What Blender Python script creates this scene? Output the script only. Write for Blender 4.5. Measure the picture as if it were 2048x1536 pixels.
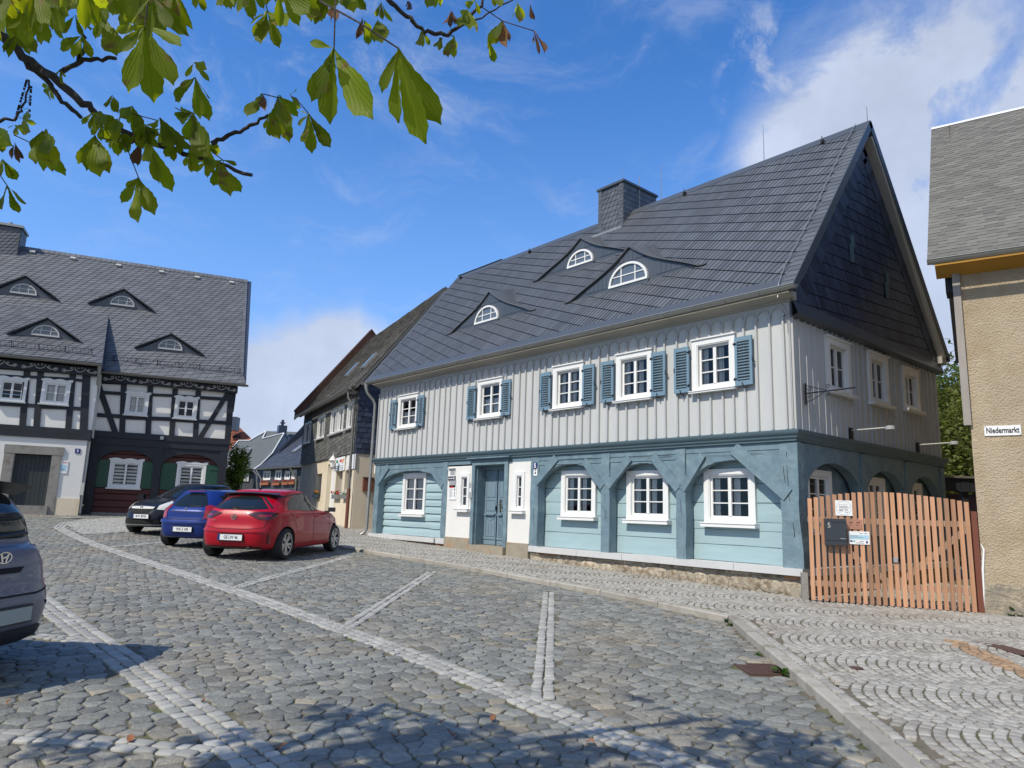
import bpy, math, random, time
import numpy as np
from mathutils import Vector, Matrix
from mathutils.bvhtree import BVHTree
T0=time.time()
rnd=random.Random(7)
S=bpy.context.scene
for o in list(bpy.data.objects): bpy.data.objects.remove(o)
COL=S.collection
rad=math.radians
# ------------------------------------------------------------------ camera
YAW,PITCH,ROLL=rad(49.542),rad(10.257),rad(1.884)
FPX=1429.7
CAM=Vector((6.344,-12.066,1.6))
Fv=Vector((-math.sin(YAW)*math.cos(PITCH),math.cos(YAW)*math.cos(PITCH),math.sin(PITCH)))
r0=Vector((math.cos(YAW),math.sin(YAW),0)); u0=r0.cross(Fv)
Rv=r0*math.cos(ROLL)+u0*math.sin(ROLL); Uv=-r0*math.sin(ROLL)+u0*math.cos(ROLL)
cd=bpy.data.cameras.new('camera'); cam=bpy.data.objects.new('camera',cd); COL.objects.link(cam)
cam.matrix_world=Matrix(((Rv.x,Uv.x,-Fv.x,CAM.x),(Rv.y,Uv.y,-Fv.y,CAM.y),(Rv.z,Uv.z,-Fv.z,CAM.z),(0,0,0,1)))
cd.sensor_fit='HORIZONTAL'; cd.sensor_width=36; cd.lens=FPX/2048*36; cd.clip_start=.05; cd.clip_end=3000
S.camera=cam
# ------------------------------------------------------------------ sky, sun, exposure
SUN=Vector((-0.04,1.0,-1.12)).normalized()          # the way the light travels
elev=math.asin(-SUN.z)
w=bpy.data.worlds.new('World'); S.world=w; w.use_nodes=True
nt=w.node_tree; N=nt.nodes; Lk=nt.links; N.clear()
out=N.new('ShaderNodeOutputWorld'); bg=N.new('ShaderNodeBackground'); sky=N.new('ShaderNodeTexSky')
sky.sky_type='NISHITA'; sky.sun_disc=False; sky.sun_elevation=elev
sky.sun_rotation=math.atan2(-SUN.x,-SUN.y)
sky.altitude=300; sky.air_density=1.0; sky.dust_density=.4; sky.ozone_density=2.2
tc=N.new('ShaderNodeTexCoord')
def nd(t,**k):
    n=N.new(t)
    for a,b in k.items(): setattr(n,a,b)
    return n
def vm(op,a,b=None):
    n=nd('ShaderNodeVectorMath',operation=op)
    for i,q in enumerate((a,b)):
        if q is None: continue
        if isinstance(q,(tuple,list,Vector)): n.inputs[i].default_value=tuple(q)
        else: Lk.new(q,n.inputs[i])
    return n
def mm(op,a,b=None,c=None,clamp=False):
    n=nd('ShaderNodeMath',operation=op); n.use_clamp=clamp
    for i,q in enumerate((a,b,c)):
        if q is None: continue
        if isinstance(q,(int,float)): n.inputs[i].default_value=q
        else: Lk.new(q,n.inputs[i])
    return n.outputs[0]
def mr(v,a,b,c=0.,d=1.,sm='SMOOTHSTEP'):
    n=nd('ShaderNodeMapRange',interpolation_type=sm); Lk.new(v,n.inputs[0])
    for i,q in enumerate((a,b,c,d)): n.inputs[i+1].default_value=q
    return n.outputs[0]
def pdir(px,py): return (Fv+Rv*((px-1024)/FPX)-Uv*((py-768)/FPX)).normalized()
D=tc.outputs['Generated']
def noise(scale,detail=6,rough=.55,dist=0,vec=None,off=(0,0,0)):
    m=vm('ADD',vec if vec is not None else D,off)
    n=nd('ShaderNodeTexNoise'); n.inputs['Scale'].default_value=scale; n.inputs['Detail'].default_value=detail
    n.inputs['Roughness'].default_value=rough; n.inputs['Distortion'].default_value=dist
    Lk.new(m.outputs[0],n.inputs['Vector']); return n.outputs['Fac']
warp=nd('ShaderNodeTexNoise'); warp.inputs['Scale'].default_value=5; warp.inputs['Detail'].default_value=5; Lk.new(D,warp.inputs['Vector'])
wv=vm('SCALE',vm('SUBTRACT',warp.outputs['Color'],(.5,.5,.5)).outputs[0]); wv.inputs['Scale'].default_value=.16
DW=vm('ADD',D,wv.outputs[0]).outputs[0]
def blob(px,py,r,vec=DW):
    d=vm('DOT_PRODUCT',vm('NORMALIZE',vec).outputs[0],tuple(pdir(px,py))).outputs['Value']
    return mr(d,math.cos(r),1.0)
def mx(*a):
    x=a[0]
    for b in a[1:]: x=mm('MAXIMUM',x,b)
    return x
big=mx(mm('MULTIPLY',blob(1800,310,.22),1.5),mm('MULTIPLY',blob(2000,400,.27),1.5),mm('MULTIPLY',blob(1850,160,.15),.8),mm('MULTIPLY',blob(1640,210,.09),.9),mm('MULTIPLY',blob(1980,120,.12),.7),mm('MULTIPLY',blob(1600,330,.06),.5))
big=mm('MULTIPLY',big,mr(noise(5.5,9,.64,.3),.30,.62,.20,1.2))
low=mx(mm('MULTIPLY',blob(590,850,.17),1.25),mm('MULTIPLY',blob(680,735,.10),1.2),mm('MULTIPLY',blob(470,900,.16),.9),mm('MULTIPLY',blob(1500,1010,.4),.8))
low=mm('MULTIPLY',low,mr(noise(7,8,.6),.32,.6,.35,1.2))
wis=mx(blob(1540,105,.085),blob(1470,345,.09),mm('MULTIPLY',blob(760,80,.2),.6),mm('MULTIPLY',blob(430,60,.18),.5))
wis=mm('MULTIPLY',wis,mr(noise(9,9,.68,.6),.45,.72,0,.75))
strk=nd('ShaderNodeMapping'); strk.inputs['Scale'].default_value=(2.2,2.2,9); Lk.new(DW,strk.inputs['Vector'])
thin=mr(noise(2.2,9,.66,.4,vec=strk.outputs[0]),.48,.85,0,.30)
def fillblob(v,r): 
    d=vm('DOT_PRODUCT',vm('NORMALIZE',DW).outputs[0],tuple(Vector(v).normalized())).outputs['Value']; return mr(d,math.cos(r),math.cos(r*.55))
behind=mm('MULTIPLY',mx(fillblob((.85,-.55,.35),.95),fillblob((-.1,-1,.5),.5)),mr(noise(2.5,7,.6),.34,.56,.45,1.0))  # bright clouds out of view behind the camera, added as neutral fill light
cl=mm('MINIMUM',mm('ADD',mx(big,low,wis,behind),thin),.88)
shade=mr(noise(6,7,.6,off=(.3,.1,.06)),.3,.75,.78,1.0)
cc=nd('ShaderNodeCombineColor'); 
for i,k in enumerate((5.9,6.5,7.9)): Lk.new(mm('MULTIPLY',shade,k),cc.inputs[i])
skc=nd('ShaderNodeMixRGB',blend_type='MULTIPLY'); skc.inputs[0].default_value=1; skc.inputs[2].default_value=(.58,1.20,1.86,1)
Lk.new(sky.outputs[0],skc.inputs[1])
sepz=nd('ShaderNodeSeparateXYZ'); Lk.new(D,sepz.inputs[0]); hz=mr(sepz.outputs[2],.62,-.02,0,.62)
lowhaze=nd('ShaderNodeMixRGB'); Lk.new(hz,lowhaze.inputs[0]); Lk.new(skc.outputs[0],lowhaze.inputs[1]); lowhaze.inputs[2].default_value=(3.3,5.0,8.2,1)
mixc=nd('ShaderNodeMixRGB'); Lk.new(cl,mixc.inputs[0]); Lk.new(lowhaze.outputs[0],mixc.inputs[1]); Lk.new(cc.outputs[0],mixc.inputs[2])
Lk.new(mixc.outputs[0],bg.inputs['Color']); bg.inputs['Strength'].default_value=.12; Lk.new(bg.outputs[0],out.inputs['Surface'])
sl=bpy.data.lights.new('sun','SUN'); sl.energy=4.5; sl.angle=rad(.53); sl.color=(1,.93,.80)
sun=bpy.data.objects.new('sun',sl); COL.objects.link(sun); sun.rotation_euler=SUN.to_track_quat('-Z','Y').to_euler(); sun.location=(0,-30,40)
S.view_settings.view_transform='Standard'; S.view_settings.look='None'; S.view_settings.gamma=1; S.view_settings.use_curve_mapping=False
S.view_settings.exposure=0.0
S.cycles.max_bounces=6; S.cycles.transparent_max_bounces=12; S.cycles.transmission_bounces=4; S.cycles.glossy_bounces=3; S.cycles.diffuse_bounces=3
S.cycles.caustics_reflective=False; S.cycles.caustics_refractive=False

# ------------------------------------------------------------------ pixel -> place (photo pixels, 2048 wide)
def ray(px,py): return Fv+Rv*((px-1024)/FPX)-Uv*((py-768)/FPX)
def dep(px,py,d): return CAM+ray(px,py)*d
def onpl(px,py,n,c):
    n=Vector(n); d=ray(px,py); return CAM+d*((c-n.dot(CAM))/n.dot(d))
def rise(x):
    q=max(0.,-13.-x); return .016*q if q<25 else .4+.008*(q-25)
def zroad(x,y): return .262-.0262*max(x,-60)+.0085*max(-25,min(y,12))+rise(max(x,-60))
def zwalk(x,y):
    # pavement: follows the foot of the blue house, falls slightly towards the kerb
    return .345-.0256*x+.008*y+rise(x)
def gp(px,py,f=None):
    f=f or zroad
    d=ray(px,py); t=10.
    for i in range(40):
        P=CAM+d*t; e=P.z-f(P.x,P.y); t+=e/max(.03,-(d.z+.0262*d.x-.0085*d.y))
        t=max(.5,min(t,200))
    return CAM+d*t

# ------------------------------------------------------------------ materials
MATS={}
def nodes(m):
    m.use_nodes=True; t=m.node_tree; b=t.nodes['Principled BSDF']; return t,b
def mat(name,col,rough=.6,metal=0,var=.12,vs=3.,bump=0.,bs=60.,tint=0.,coat=0,spec=.5,col2=None,c2s=6.,c2lo=.5,c2hi=.65,stretch=None,bumpdist=.01,hs=0):
    """procedural surface: base colour with large soft variation, a second colour in patches, per-piece tint, bump"""
    if name in MATS: return MATS[name]
    m=bpy.data.materials.new(name); t,b=nodes(m); n=t.nodes; l=t.links
    tcn=n.new('ShaderNodeTexCoord'); src=tcn.outputs['Object']
    if stretch:
        mp=n.new('ShaderNodeMapping'); mp.inputs['Scale'].default_value=stretch; l.new(src,mp.inputs['Vector']); src=mp.outputs[0]
    base=n.new('ShaderNodeRGB'); base.outputs[0].default_value=(*col,1); cur=base.outputs[0]
    if col2:
        nz=n.new('ShaderNodeTexNoise'); nz.inputs['Scale'].default_value=c2s; nz.inputs['Detail'].default_value=7; nz.inputs['Roughness'].default_value=.62; l.new(src,nz.inputs['Vector'])
        r=n.new('ShaderNodeMapRange'); r.inputs[1].default_value=c2lo; r.inputs[2].default_value=c2hi; l.new(nz.outputs[0],r.inputs[0])
        mxn=n.new('ShaderNodeMixRGB'); mxn.inputs[2].default_value=(*col2,1); l.new(r.outputs[0],mxn.inputs[0]); l.new(cur,mxn.inputs[1]); cur=mxn.outputs[0]
    if var or tint:
        nz=n.new('ShaderNodeTexNoise'); nz.inputs['Scale'].default_value=vs; nz.inputs['Detail'].default_value=8; nz.inputs['Roughness'].default_value=.65; l.new(src,nz.inputs['Vector'])
        r=n.new('ShaderNodeMapRange'); r.inputs[1].default_value=.25; r.inputs[2].default_value=.75; r.inputs[3].default_value=1-var; r.inputs[4].default_value=1+var; l.new(nz.outputs[0],r.inputs[0]); v=r.outputs[0]
        if tint:
            a=n.new('ShaderNodeAttribute'); a.attribute_name='tint'
            r2=n.new('ShaderNodeMapRange'); r2.inputs[3].default_value=1-tint; r2.inputs[4].default_value=1+tint; l.new(a.outputs['Fac'],r2.inputs[0])
            q=n.new('ShaderNodeMath'); q.operation='MULTIPLY'; l.new(v,q.inputs[0]); l.new(r2.outputs[0],q.inputs[1]); v=q.outputs[0]
        h=n.new('ShaderNodeHueSaturation'); l.new(v,h.inputs['Value']); l.new(cur,h.inputs['Color']); cur=h.outputs[0]
    l.new(cur,b.inputs['Base Color'])
    b.inputs['Roughness'].default_value=rough; b.inputs['Metallic'].default_value=metal
    b.inputs['Specular IOR Level'].default_value=spec
    if coat: b.inputs['Coat Weight'].default_value=coat; b.inputs['Coat Roughness'].default_value=.03
    if bump:
        nz=n.new('ShaderNodeTexNoise'); nz.inputs['Scale'].default_value=bs; nz.inputs['Detail'].default_value=6; nz.inputs['Roughness'].default_value=.6; l.new(src,nz.inputs['Vector'])
        bp=n.new('ShaderNodeBump'); bp.inputs['Strength'].default_value=bump; bp.inputs['Distance'].default_value=bumpdist; l.new(nz.outputs[0],bp.inputs['Height']); l.new(bp.outputs[0],b.inputs['Normal'])
    MATS[name]=m; return m
def glass(name,tintc=(.96,.98,.98),refl=.9,trans=.96):
    if name in MATS: return MATS[name]
    m=bpy.data.materials.new(name); m.use_nodes=True; t=m.node_tree; n=t.nodes; l=t.links; n.clear()
    o=n.new('ShaderNodeOutputMaterial'); mi=n.new('ShaderNodeMixShader'); tr=n.new('ShaderNodeBsdfTransparent'); g=n.new('ShaderNodeBsdfGlossy')
    tr.inputs[0].default_value=(*[c*trans for c in tintc],1); g.inputs['Roughness'].default_value=.015; g.inputs['Color'].default_value=(refl,refl,refl,1)
    f=n.new('ShaderNodeFresnel'); f.inputs[0].default_value=1.45
    tcn=n.new('ShaderNodeTexCoord'); nz=n.new('ShaderNodeTexNoise'); nz.inputs['Scale'].default_value=1.6; l.new(tcn.outputs['Object'],nz.inputs['Vector'])
    bp=n.new('ShaderNodeBump'); bp.inputs['Strength'].default_value=.12; bp.inputs['Distance'].default_value=.02; l.new(nz.outputs[0],bp.inputs['Height']); l.new(bp.outputs[0],g.inputs['Normal'])
    l.new(f.outputs[0],mi.inputs[0]); l.new(tr.outputs[0],mi.inputs[1]); l.new(g.outputs[0],mi.inputs[2]); l.new(mi.outputs[0],o.inputs[0])
    MATS[name]=m; return m
M={}
M['white']=mat('white paint',(.74,.74,.72),.45,var=.04,bump=.12,bs=30)
M['plaster']=mat('white plaster',(.71,.70,.665),.85,var=.05,vs=1.5,bump=.35,bs=45,bumpdist=.004)
M['board']=mat('light grey paint on board',(.49,.50,.49),.6,var=.09,vs=2.5,bump=.6,bs=24,stretch=(2,2,.3),bumpdist=.008)
M['batten']=mat('light grey paint on batten',(.43,.435,.43),.6,var=.06,vs=3,bump=.3,bs=30)
M['timber']=mat('slate blue painted beam',(.135,.205,.245),.6,var=.22,vs=4,bump=.8,bs=12,stretch=(1,1,1),bumpdist=.012,col2=(.185,.265,.29),c2s=3.5,c2lo=.45,c2hi=.7)
M['cornice']=mat('dark slate blue cornice',(.085,.135,.16),.55,var=.08)
M['plank']=mat('pale blue painted plank',(.315,.435,.46),.6,var=.07,vs=1.5,bump=.5,bs=7,stretch=(.25,1,1.6),bumpdist=.012)
M['shutter']=mat('blue grey shutter paint',(.15,.24,.31),.5,var=.06)
M['door']=mat('blue grey door paint',(.165,.24,.29),.5,var=.07,bump=.15,bs=20)
M['slate']=mat('blue black slate',(.092,.100,.110),.5,var=.12,vs=1.2,tint=.19,bump=.35,bs=40,spec=.5,bumpdist=.005)
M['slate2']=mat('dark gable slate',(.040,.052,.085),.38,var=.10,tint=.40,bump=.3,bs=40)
M['slate light']=mat('lighter weathered slate',(.125,.132,.142),.55,var=.12,vs=1.2,tint=.15,bump=.35,bs=40,bumpdist=.005)
M['slatemetal']=mat('lead grey sheet',(.085,.096,.108),.42,metal=.3,var=.08,vs=2)
M['zinc']=mat('weathered zinc',(.32,.32,.30),.42,metal=.55,var=.12,vs=4)
M['zincdark']=mat('dull dark zinc',(.20,.19,.17),.5,metal=.4,var=.15,vs=3)
M['soffit']=mat('warm grey soffit paint',(.37,.355,.32),.6,var=.05)
M['granite']=mat('pale granite',(.56,.56,.55),.8,var=.08,vs=2,bump=.5,bs=70,col2=(.40,.40,.41),c2s=90,c2lo=.5,c2hi=.7)
M['brown granite']=mat('brown stained granite',(.30,.265,.20),.8,var=.18,vs=4,bump=.4,bs=60,col2=(.33,.20,.10),c2s=2.2,c2lo=.5,c2hi=.72)
M['stone']=mat('rubble stone',(.42,.365,.28),.85,var=.22,vs=6,bump=1.,bs=11,tint=.22,col2=(.24,.18,.12),c2s=9,c2lo=.46,c2hi=.62,bumpdist=.05)
M['stone orange']=mat('rusty rubble stone',(.36,.19,.10),.85,var=.25,vs=6,bump=.7,bs=20,tint=.2,bumpdist=.015)
M['mortar']=mat('lime mortar',(.34,.295,.225),.9,var=.25,vs=9,bump=.8,bs=25)
M['black iron']=mat('black iron',(.012,.012,.014),.45,metal=.4,var=0)
M['brass']=mat('aged brass',(.25,.16,.06),.35,metal=.9,var=.1)
M['dark']=mat('dark interior',(.02,.02,.022),.9,var=0)
M['curtain']=mat('white curtain cloth',(.80,.80,.77),.8,var=.05)
M['glass']=glass('window glass')
M['beige']=mat('roughcast beige render',(.455,.37,.26),.95,var=.12,vs=1.3,bump=1.,bs=34,bumpdist=.035,col2=(.38,.29,.18),c2s=2,c2lo=.45,c2hi=.75)
M['ochre']=mat('ochre soffit paint',(.42,.22,.03),.7,var=.12)
M['shingle']=mat('grey bitumen shingle',(.145,.14,.125),.95,var=.16,vs=4,tint=.18,bump=.6,bs=150,bumpdist=.006)
M['old shingle']=mat('weathered grey slate shingle',(.19,.18,.16),.85,var=.25,vs=2,tint=.28,bump=.6,bs=50,col2=(.09,.085,.075),c2s=3,c2lo=.45,c2hi=.7)
M['old clad']=mat('weathered wall slate',(.12,.12,.11),.8,var=.3,vs=2.5,tint=.35,bump=.5,bs=50,col2=(.15,.145,.13),c2s=3,c2lo=.52,c2hi=.72)
M['beige old']=mat('old beige plaster',(.66,.57,.43),.9,var=.14,vs=.9,bump=.25,bs=40,col2=(.47,.39,.28),c2s=1.6,c2lo=.52,c2hi=.8,stretch=(1,1,.45))
M['grey timber']=mat('weathered grey timber',(.30,.27,.24),.85,var=.2,vs=3,bump=.4,bs=30,stretch=(3,3,.4))
M['black timber']=mat('black stained beam',(.016,.019,.026),.6,var=.3,vs=3,bump=.5,bs=20,spec=.4)
M['red plank']=mat('oxblood stained plank',(.075,.018,.016),.65,var=.25,vs=2.5,bump=.4,bs=18,stretch=(.4,.4,1))
M['infill']=mat('off white infill plaster',(.80,.78,.72),.9,var=.05,vs=1.5,bump=.2,bs=40)
M['green']=mat('dark green shutter paint',(.012,.07,.04),.5,var=.12)
M['greydoor']=mat('dark grey green door board',(.022,.03,.032),.6,var=.2,stretch=(5,5,.5))
M['grey stone']=mat('grey sandstone',(.26,.245,.22),.85,var=.15,vs=5,bump=.4,bs=50,col2=(.17,.155,.13),c2s=4,c2lo=.5,c2hi=.7)
M['silver']=mat('silver grey paint',(.50,.50,.47),.5,var=.05)
M['slatefar']=mat('far grey roof slate',(.10,.115,.118),.75,var=.1,vs=2,tint=.15,bump=.3,bs=20)
M['slatefar2']=mat('far blue slate',(.058,.065,.085),.55,var=.1,vs=2,tint=.2,bump=.3,bs=20)
M['cladfar']=mat('far wall slate',(.055,.06,.07),.7,var=.2,vs=2,tint=.2)
M['redtile']=mat('red clay tile',(.26,.085,.045),.85,var=.2,vs=3,tint=.35)
M['brick']=mat('brown brick',(.13,.065,.042),.9,var=.25,vs=9,tint=.2)
M['redbox']=mat('terracotta flower box',(.30,.10,.04),.8,var=.1)
M['larch']=mat('oiled larch slat',(.47,.245,.135),.6,var=.22,vs=4,tint=.30,bump=.25,bs=20,stretch=(9,9,.35),col2=(.37,.25,.18),c2s=3,c2lo=.5,c2hi=.75,bumpdist=.003)
M['larch rail']=mat('sawn larch rail',(.40,.28,.20),.7,var=.12,stretch=(.4,.4,5))
M['redpost']=mat('red brown post',(.17,.055,.032),.6,var=.15)
M['anthracite']=mat('anthracite powder coat',(.035,.043,.052),.45,var=.04)
M['signwhite']=mat('white enamel',(.80,.80,.79),.3,var=.02)
M['signtext']=mat('black enamel',(.02,.02,.03),.4,var=0)
M['signblue']=mat('dark blue enamel',(.01,.02,.16),.35,var=0)
M['lightblue']=mat('light blue print',(.38,.60,.72),.5,var=0)
M['greyprint']=mat('grey print',(.32,.33,.34),.5,var=0)
M['teal']=mat('turquoise print',(.10,.48,.42),.5,var=0)
M['signred']=mat('red print',(.55,.03,.03),.5,var=0)
M['signgreen']=mat('green print',(.02,.22,.12),.5,var=0)
M['orange']=mat('orange print',(.65,.25,.03),.5,var=0)
M['copper']=mat('copper sheet',(.48,.24,.16),.5,metal=.35,var=.15,vs=12)
M['leafgreen']=mat('weed leaf',(.07,.15,.025),.6,var=.2,tint=.3)
M['rust']=mat('rusty cast iron',(.085,.045,.035),.8,var=.3,vs=20,bump=.4,bs=60)
M['moss']=mat('moss and joint soil',(.145,.125,.09),.95,var=.35,vs=6,bump=.8,bs=80,col2=(.10,.11,.04),c2s=2.5,c2lo=.5,c2hi=.62,bumpdist=.02)
M['cobble']=mat('worn greywacke cobble',(.185,.188,.168),.72,var=.34,vs=26,tint=.28,bump=.9,bs=38,bumpdist=.014,col2=(.235,.205,.155),c2s=.7,c2lo=.48,c2hi=.72,spec=.45)
M['cobble warm']=mat('warm sandstone cobble',(.23,.205,.155),.75,var=.3,vs=26,tint=.30,bump=.7,bs=32,bumpdist=.014)
M['sett']=mat('granite sett',(.315,.30,.265),.75,var=.24,vs=30,tint=.22,bump=.6,bs=55,bumpdist=.007,col2=(.25,.22,.18),c2s=.8,c2lo=.52,c2hi=.75)
M['sett light']=mat('pale granite sett',(.315,.31,.28),.75,var=.12,vs=5,tint=.20,bump=.6,bs=55,bumpdist=.007)
M['sett brown']=mat('brown sett',(.30,.20,.12),.8,var=.15,tint=.3,bump=.5,bs=50)
M['kerb']=mat('granite kerb stone',(.36,.335,.285),.8,var=.16,vs=3,tint=.14,bump=.5,bs=45,bumpdist=.01,col2=(.19,.17,.13),c2s=3,c2lo=.5,c2hi=.7)
M['bark']=mat('chestnut bark',(.055,.045,.038),.9,var=.3,vs=30,bump=.9,bs=70,bumpdist=.01)

# ------------------------------------------------------------------ mesh building
ROOTM={}
def tag(o,label=None,cat=None,group=None,kind=None):
    if label: o['label']=label
    if cat: o['category']=cat
    if group: o['group']=group
    if kind: o['kind']=kind
    return o
def thing(name,label,cat,loc=(0,0,0),rotz=0,group=None):
    o=bpy.data.objects.new(name,None); COL.objects.link(o); o.location=loc; o.rotation_euler=(0,0,rotz)
    o.empty_display_size=.2
    ROOTM[o.name]=Matrix.Translation(Vector(loc))@Matrix.Rotation(rotz,4,'Z')
    return tag(o,label,cat,group)
class MB:
    def __init__(s,fr=None): s.v=[];s.f=[];s.mi=[];s.t=[];s.fr=fr;s.m=0;s.tv=0.5
    def V(s,p):
        p=Vector(p)
        if s.fr is not None: p=s.fr@p
        s.v.append(p); return len(s.v)-1
    def face(s,ids): s.f.append(tuple(ids)); s.mi.append(s.m); s.t.append(s.tv)
    def poly(s,pts): s.face([s.V(p) for p in pts])
    def box(s,a,b):
        x0,y0,z0=a;x1,y1,z1=b
        i=[s.V(p) for p in ((x0,y0,z0),(x1,y0,z0),(x1,y1,z0),(x0,y1,z0),(x0,y0,z1),(x1,y0,z1),(x1,y1,z1),(x0,y1,z1))]
        for q in ((0,3,2,1),(4,5,6,7),(0,1,5,4),(1,2,6,5),(2,3,7,6),(3,0,4,7)): s.face([i[k] for k in q])
    def obox(s,c,h,ax):
        """box about centre c with half sizes h along the three axes ax"""
        c=Vector(c);ax=[Vector(a) for a in ax]
        i=[]
        for sz in (-1,1):
            for sx,sy in ((-1,-1),(1,-1),(1,1),(-1,1)): i.append(s.V(c+ax[0]*h[0]*sx+ax[1]*h[1]*sy+ax[2]*h[2]*sz))
        for q in ((0,3,2,1),(4,5,6,7),(0,1,5,4),(1,2,6,5),(2,3,7,6),(3,0,4,7)): s.face([i[k] for k in q])
    def prism(s,pts,d):
        """pts: planar polygon (3D), d: extrusion vector"""
        d=Vector(d); n=len(pts); a=[s.V(p) for p in pts]; b=[s.V(Vector(p)+d) for p in pts]
        s.face(a[::-1]); s.face(b)
        for i in range(n): s.face((a[i],a[(i+1)%n],b[(i+1)%n],b[i]))
    def tube(s,path,r,n=8,cap=True):
        path=[Vector(p) for p in path]; rr=r if isinstance(r,(list,tuple)) else [r]*len(path)
        rings=[]; up=Vector((0,0,1)); pn=None
        for i,p in enumerate(path):
            t=(path[min(i+1,len(path)-1)]-path[max(i-1,0)]).normalized()
            if pn is None:
                a=up if abs(t.z)<.9 else Vector((1,0,0)); pn=(a-t*a.dot(t)).normalized()
            else: pn=(pn-t*pn.dot(t)).normalized()
            bn=t.cross(pn)
            rings.append([s.V(p+(pn*math.cos(2*math.pi*k/n)+bn*math.sin(2*math.pi*k/n))*rr[i]) for k in range(n)])
        for a,b in zip(rings,rings[1:]):
            for k in range(n): s.face((a[k],a[(k+1)%n],b[(k+1)%n],b[k]))
        if cap: s.face(rings[0][::-1]); s.face(rings[-1])
    def grid(s,P):
        """P: rows of points"""
        ids=[[s.V(p) for p in r] for r in P]
        for a,b in zip(ids,ids[1:]):
            for k in range(len(a)-1): s.face((a[k],a[k+1],b[k+1],b[k]))
    def build(s,name,mats,parent=None,smooth=False,root=None,attrs=None):
        me=bpy.data.meshes.new(name)
        pm=None
        q=parent
        while q is not None and q.name not in ROOTM: q=q.parent
        vs=s.v
        if q is not None:
            inv=ROOTM[q.name].inverted(); vs=[inv@p for p in vs]
        me.from_pydata([tuple(p) for p in vs],[],s.f)
        if not isinstance(mats,(list,tuple)): mats=[mats]
        for m in mats: me.materials.append(m)
        if len(mats)>1: me.polygons.foreach_set('material_index',s.mi)
        a=me.attributes.new('tint','FLOAT','FACE'); a.data.foreach_set('value',s.t)
        if smooth is True: me.polygons.foreach_set('use_smooth',[True]*len(me.polygons))
        elif smooth:
            me.polygons.foreach_set('use_smooth',[True]*len(me.polygons)); me.set_sharp_from_angle(angle=rad(smooth))
        if attrs:
            for k,vv in attrs.items():
                at=me.attributes.new(k,'FLOAT_VECTOR','POINT'); at.data.foreach_set('vector',np.array(vv,dtype=np.float32).ravel())
        me.update()
        o=bpy.data.objects.new(name,me); COL.objects.link(o)
        if parent is not None: o.parent=parent
        return o
def frame(o,u,v): # u along, v away from the viewer (into the house), z up
    u=Vector(u);v=Vector(v);o=Vector(o)
    return Matrix(((u.x,v.x,0,o.x),(u.y,v.y,0,o.y),(u.z,v.z,1,o.z),(0,0,0,1)))
def text(s,size,fr,parent,m,name='lettering',ext=.0015,align='CENTER',bold=0,sx=1.,loc=(0,0,0),fit=None):
    """flat lettering: fr columns u (reading), w (up), n (out)"""
    c=bpy.data.curves.new(name,'FONT'); c.body=s; c.size=size; c.extrude=ext; c.align_x=align; c.align_y='CENTER'; c.offset=bold; c.resolution_u=2
    t=bpy.data.objects.new('tmp',c); COL.objects.link(t)
    dg=bpy.context.evaluated_depsgraph_get(); me=bpy.data.meshes.new_from_object(t.evaluated_get(dg)); bpy.data.objects.remove(t)
    if fit:
        xx=[v.co.x for v in me.vertices]; sx=fit/(max(xx)-min(xx))
    mb=MB(); q=Matrix(fr)
    vs=[q@Vector((v.co.x*sx+loc[0],v.co.y+loc[1],v.co.z+loc[2]+ext)) for v in me.vertices]
    mb.v=vs
    for p in me.polygons: mb.face(p.vertices)
    bpy.data.meshes.remove(me)
    return mb.build(name,m,parent)
def tfr(o,u,n): # text frame: origin, reading direction, outward normal
    u=Vector(u).normalized();n=Vector(n).normalized();w=n.cross(u);o=Vector(o)
    return Matrix(((u.x,w.x,n.x,o.x),(u.y,w.y,n.y,o.y),(u.z,w.z,n.z,o.z),(0,0,0,1)))
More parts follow.
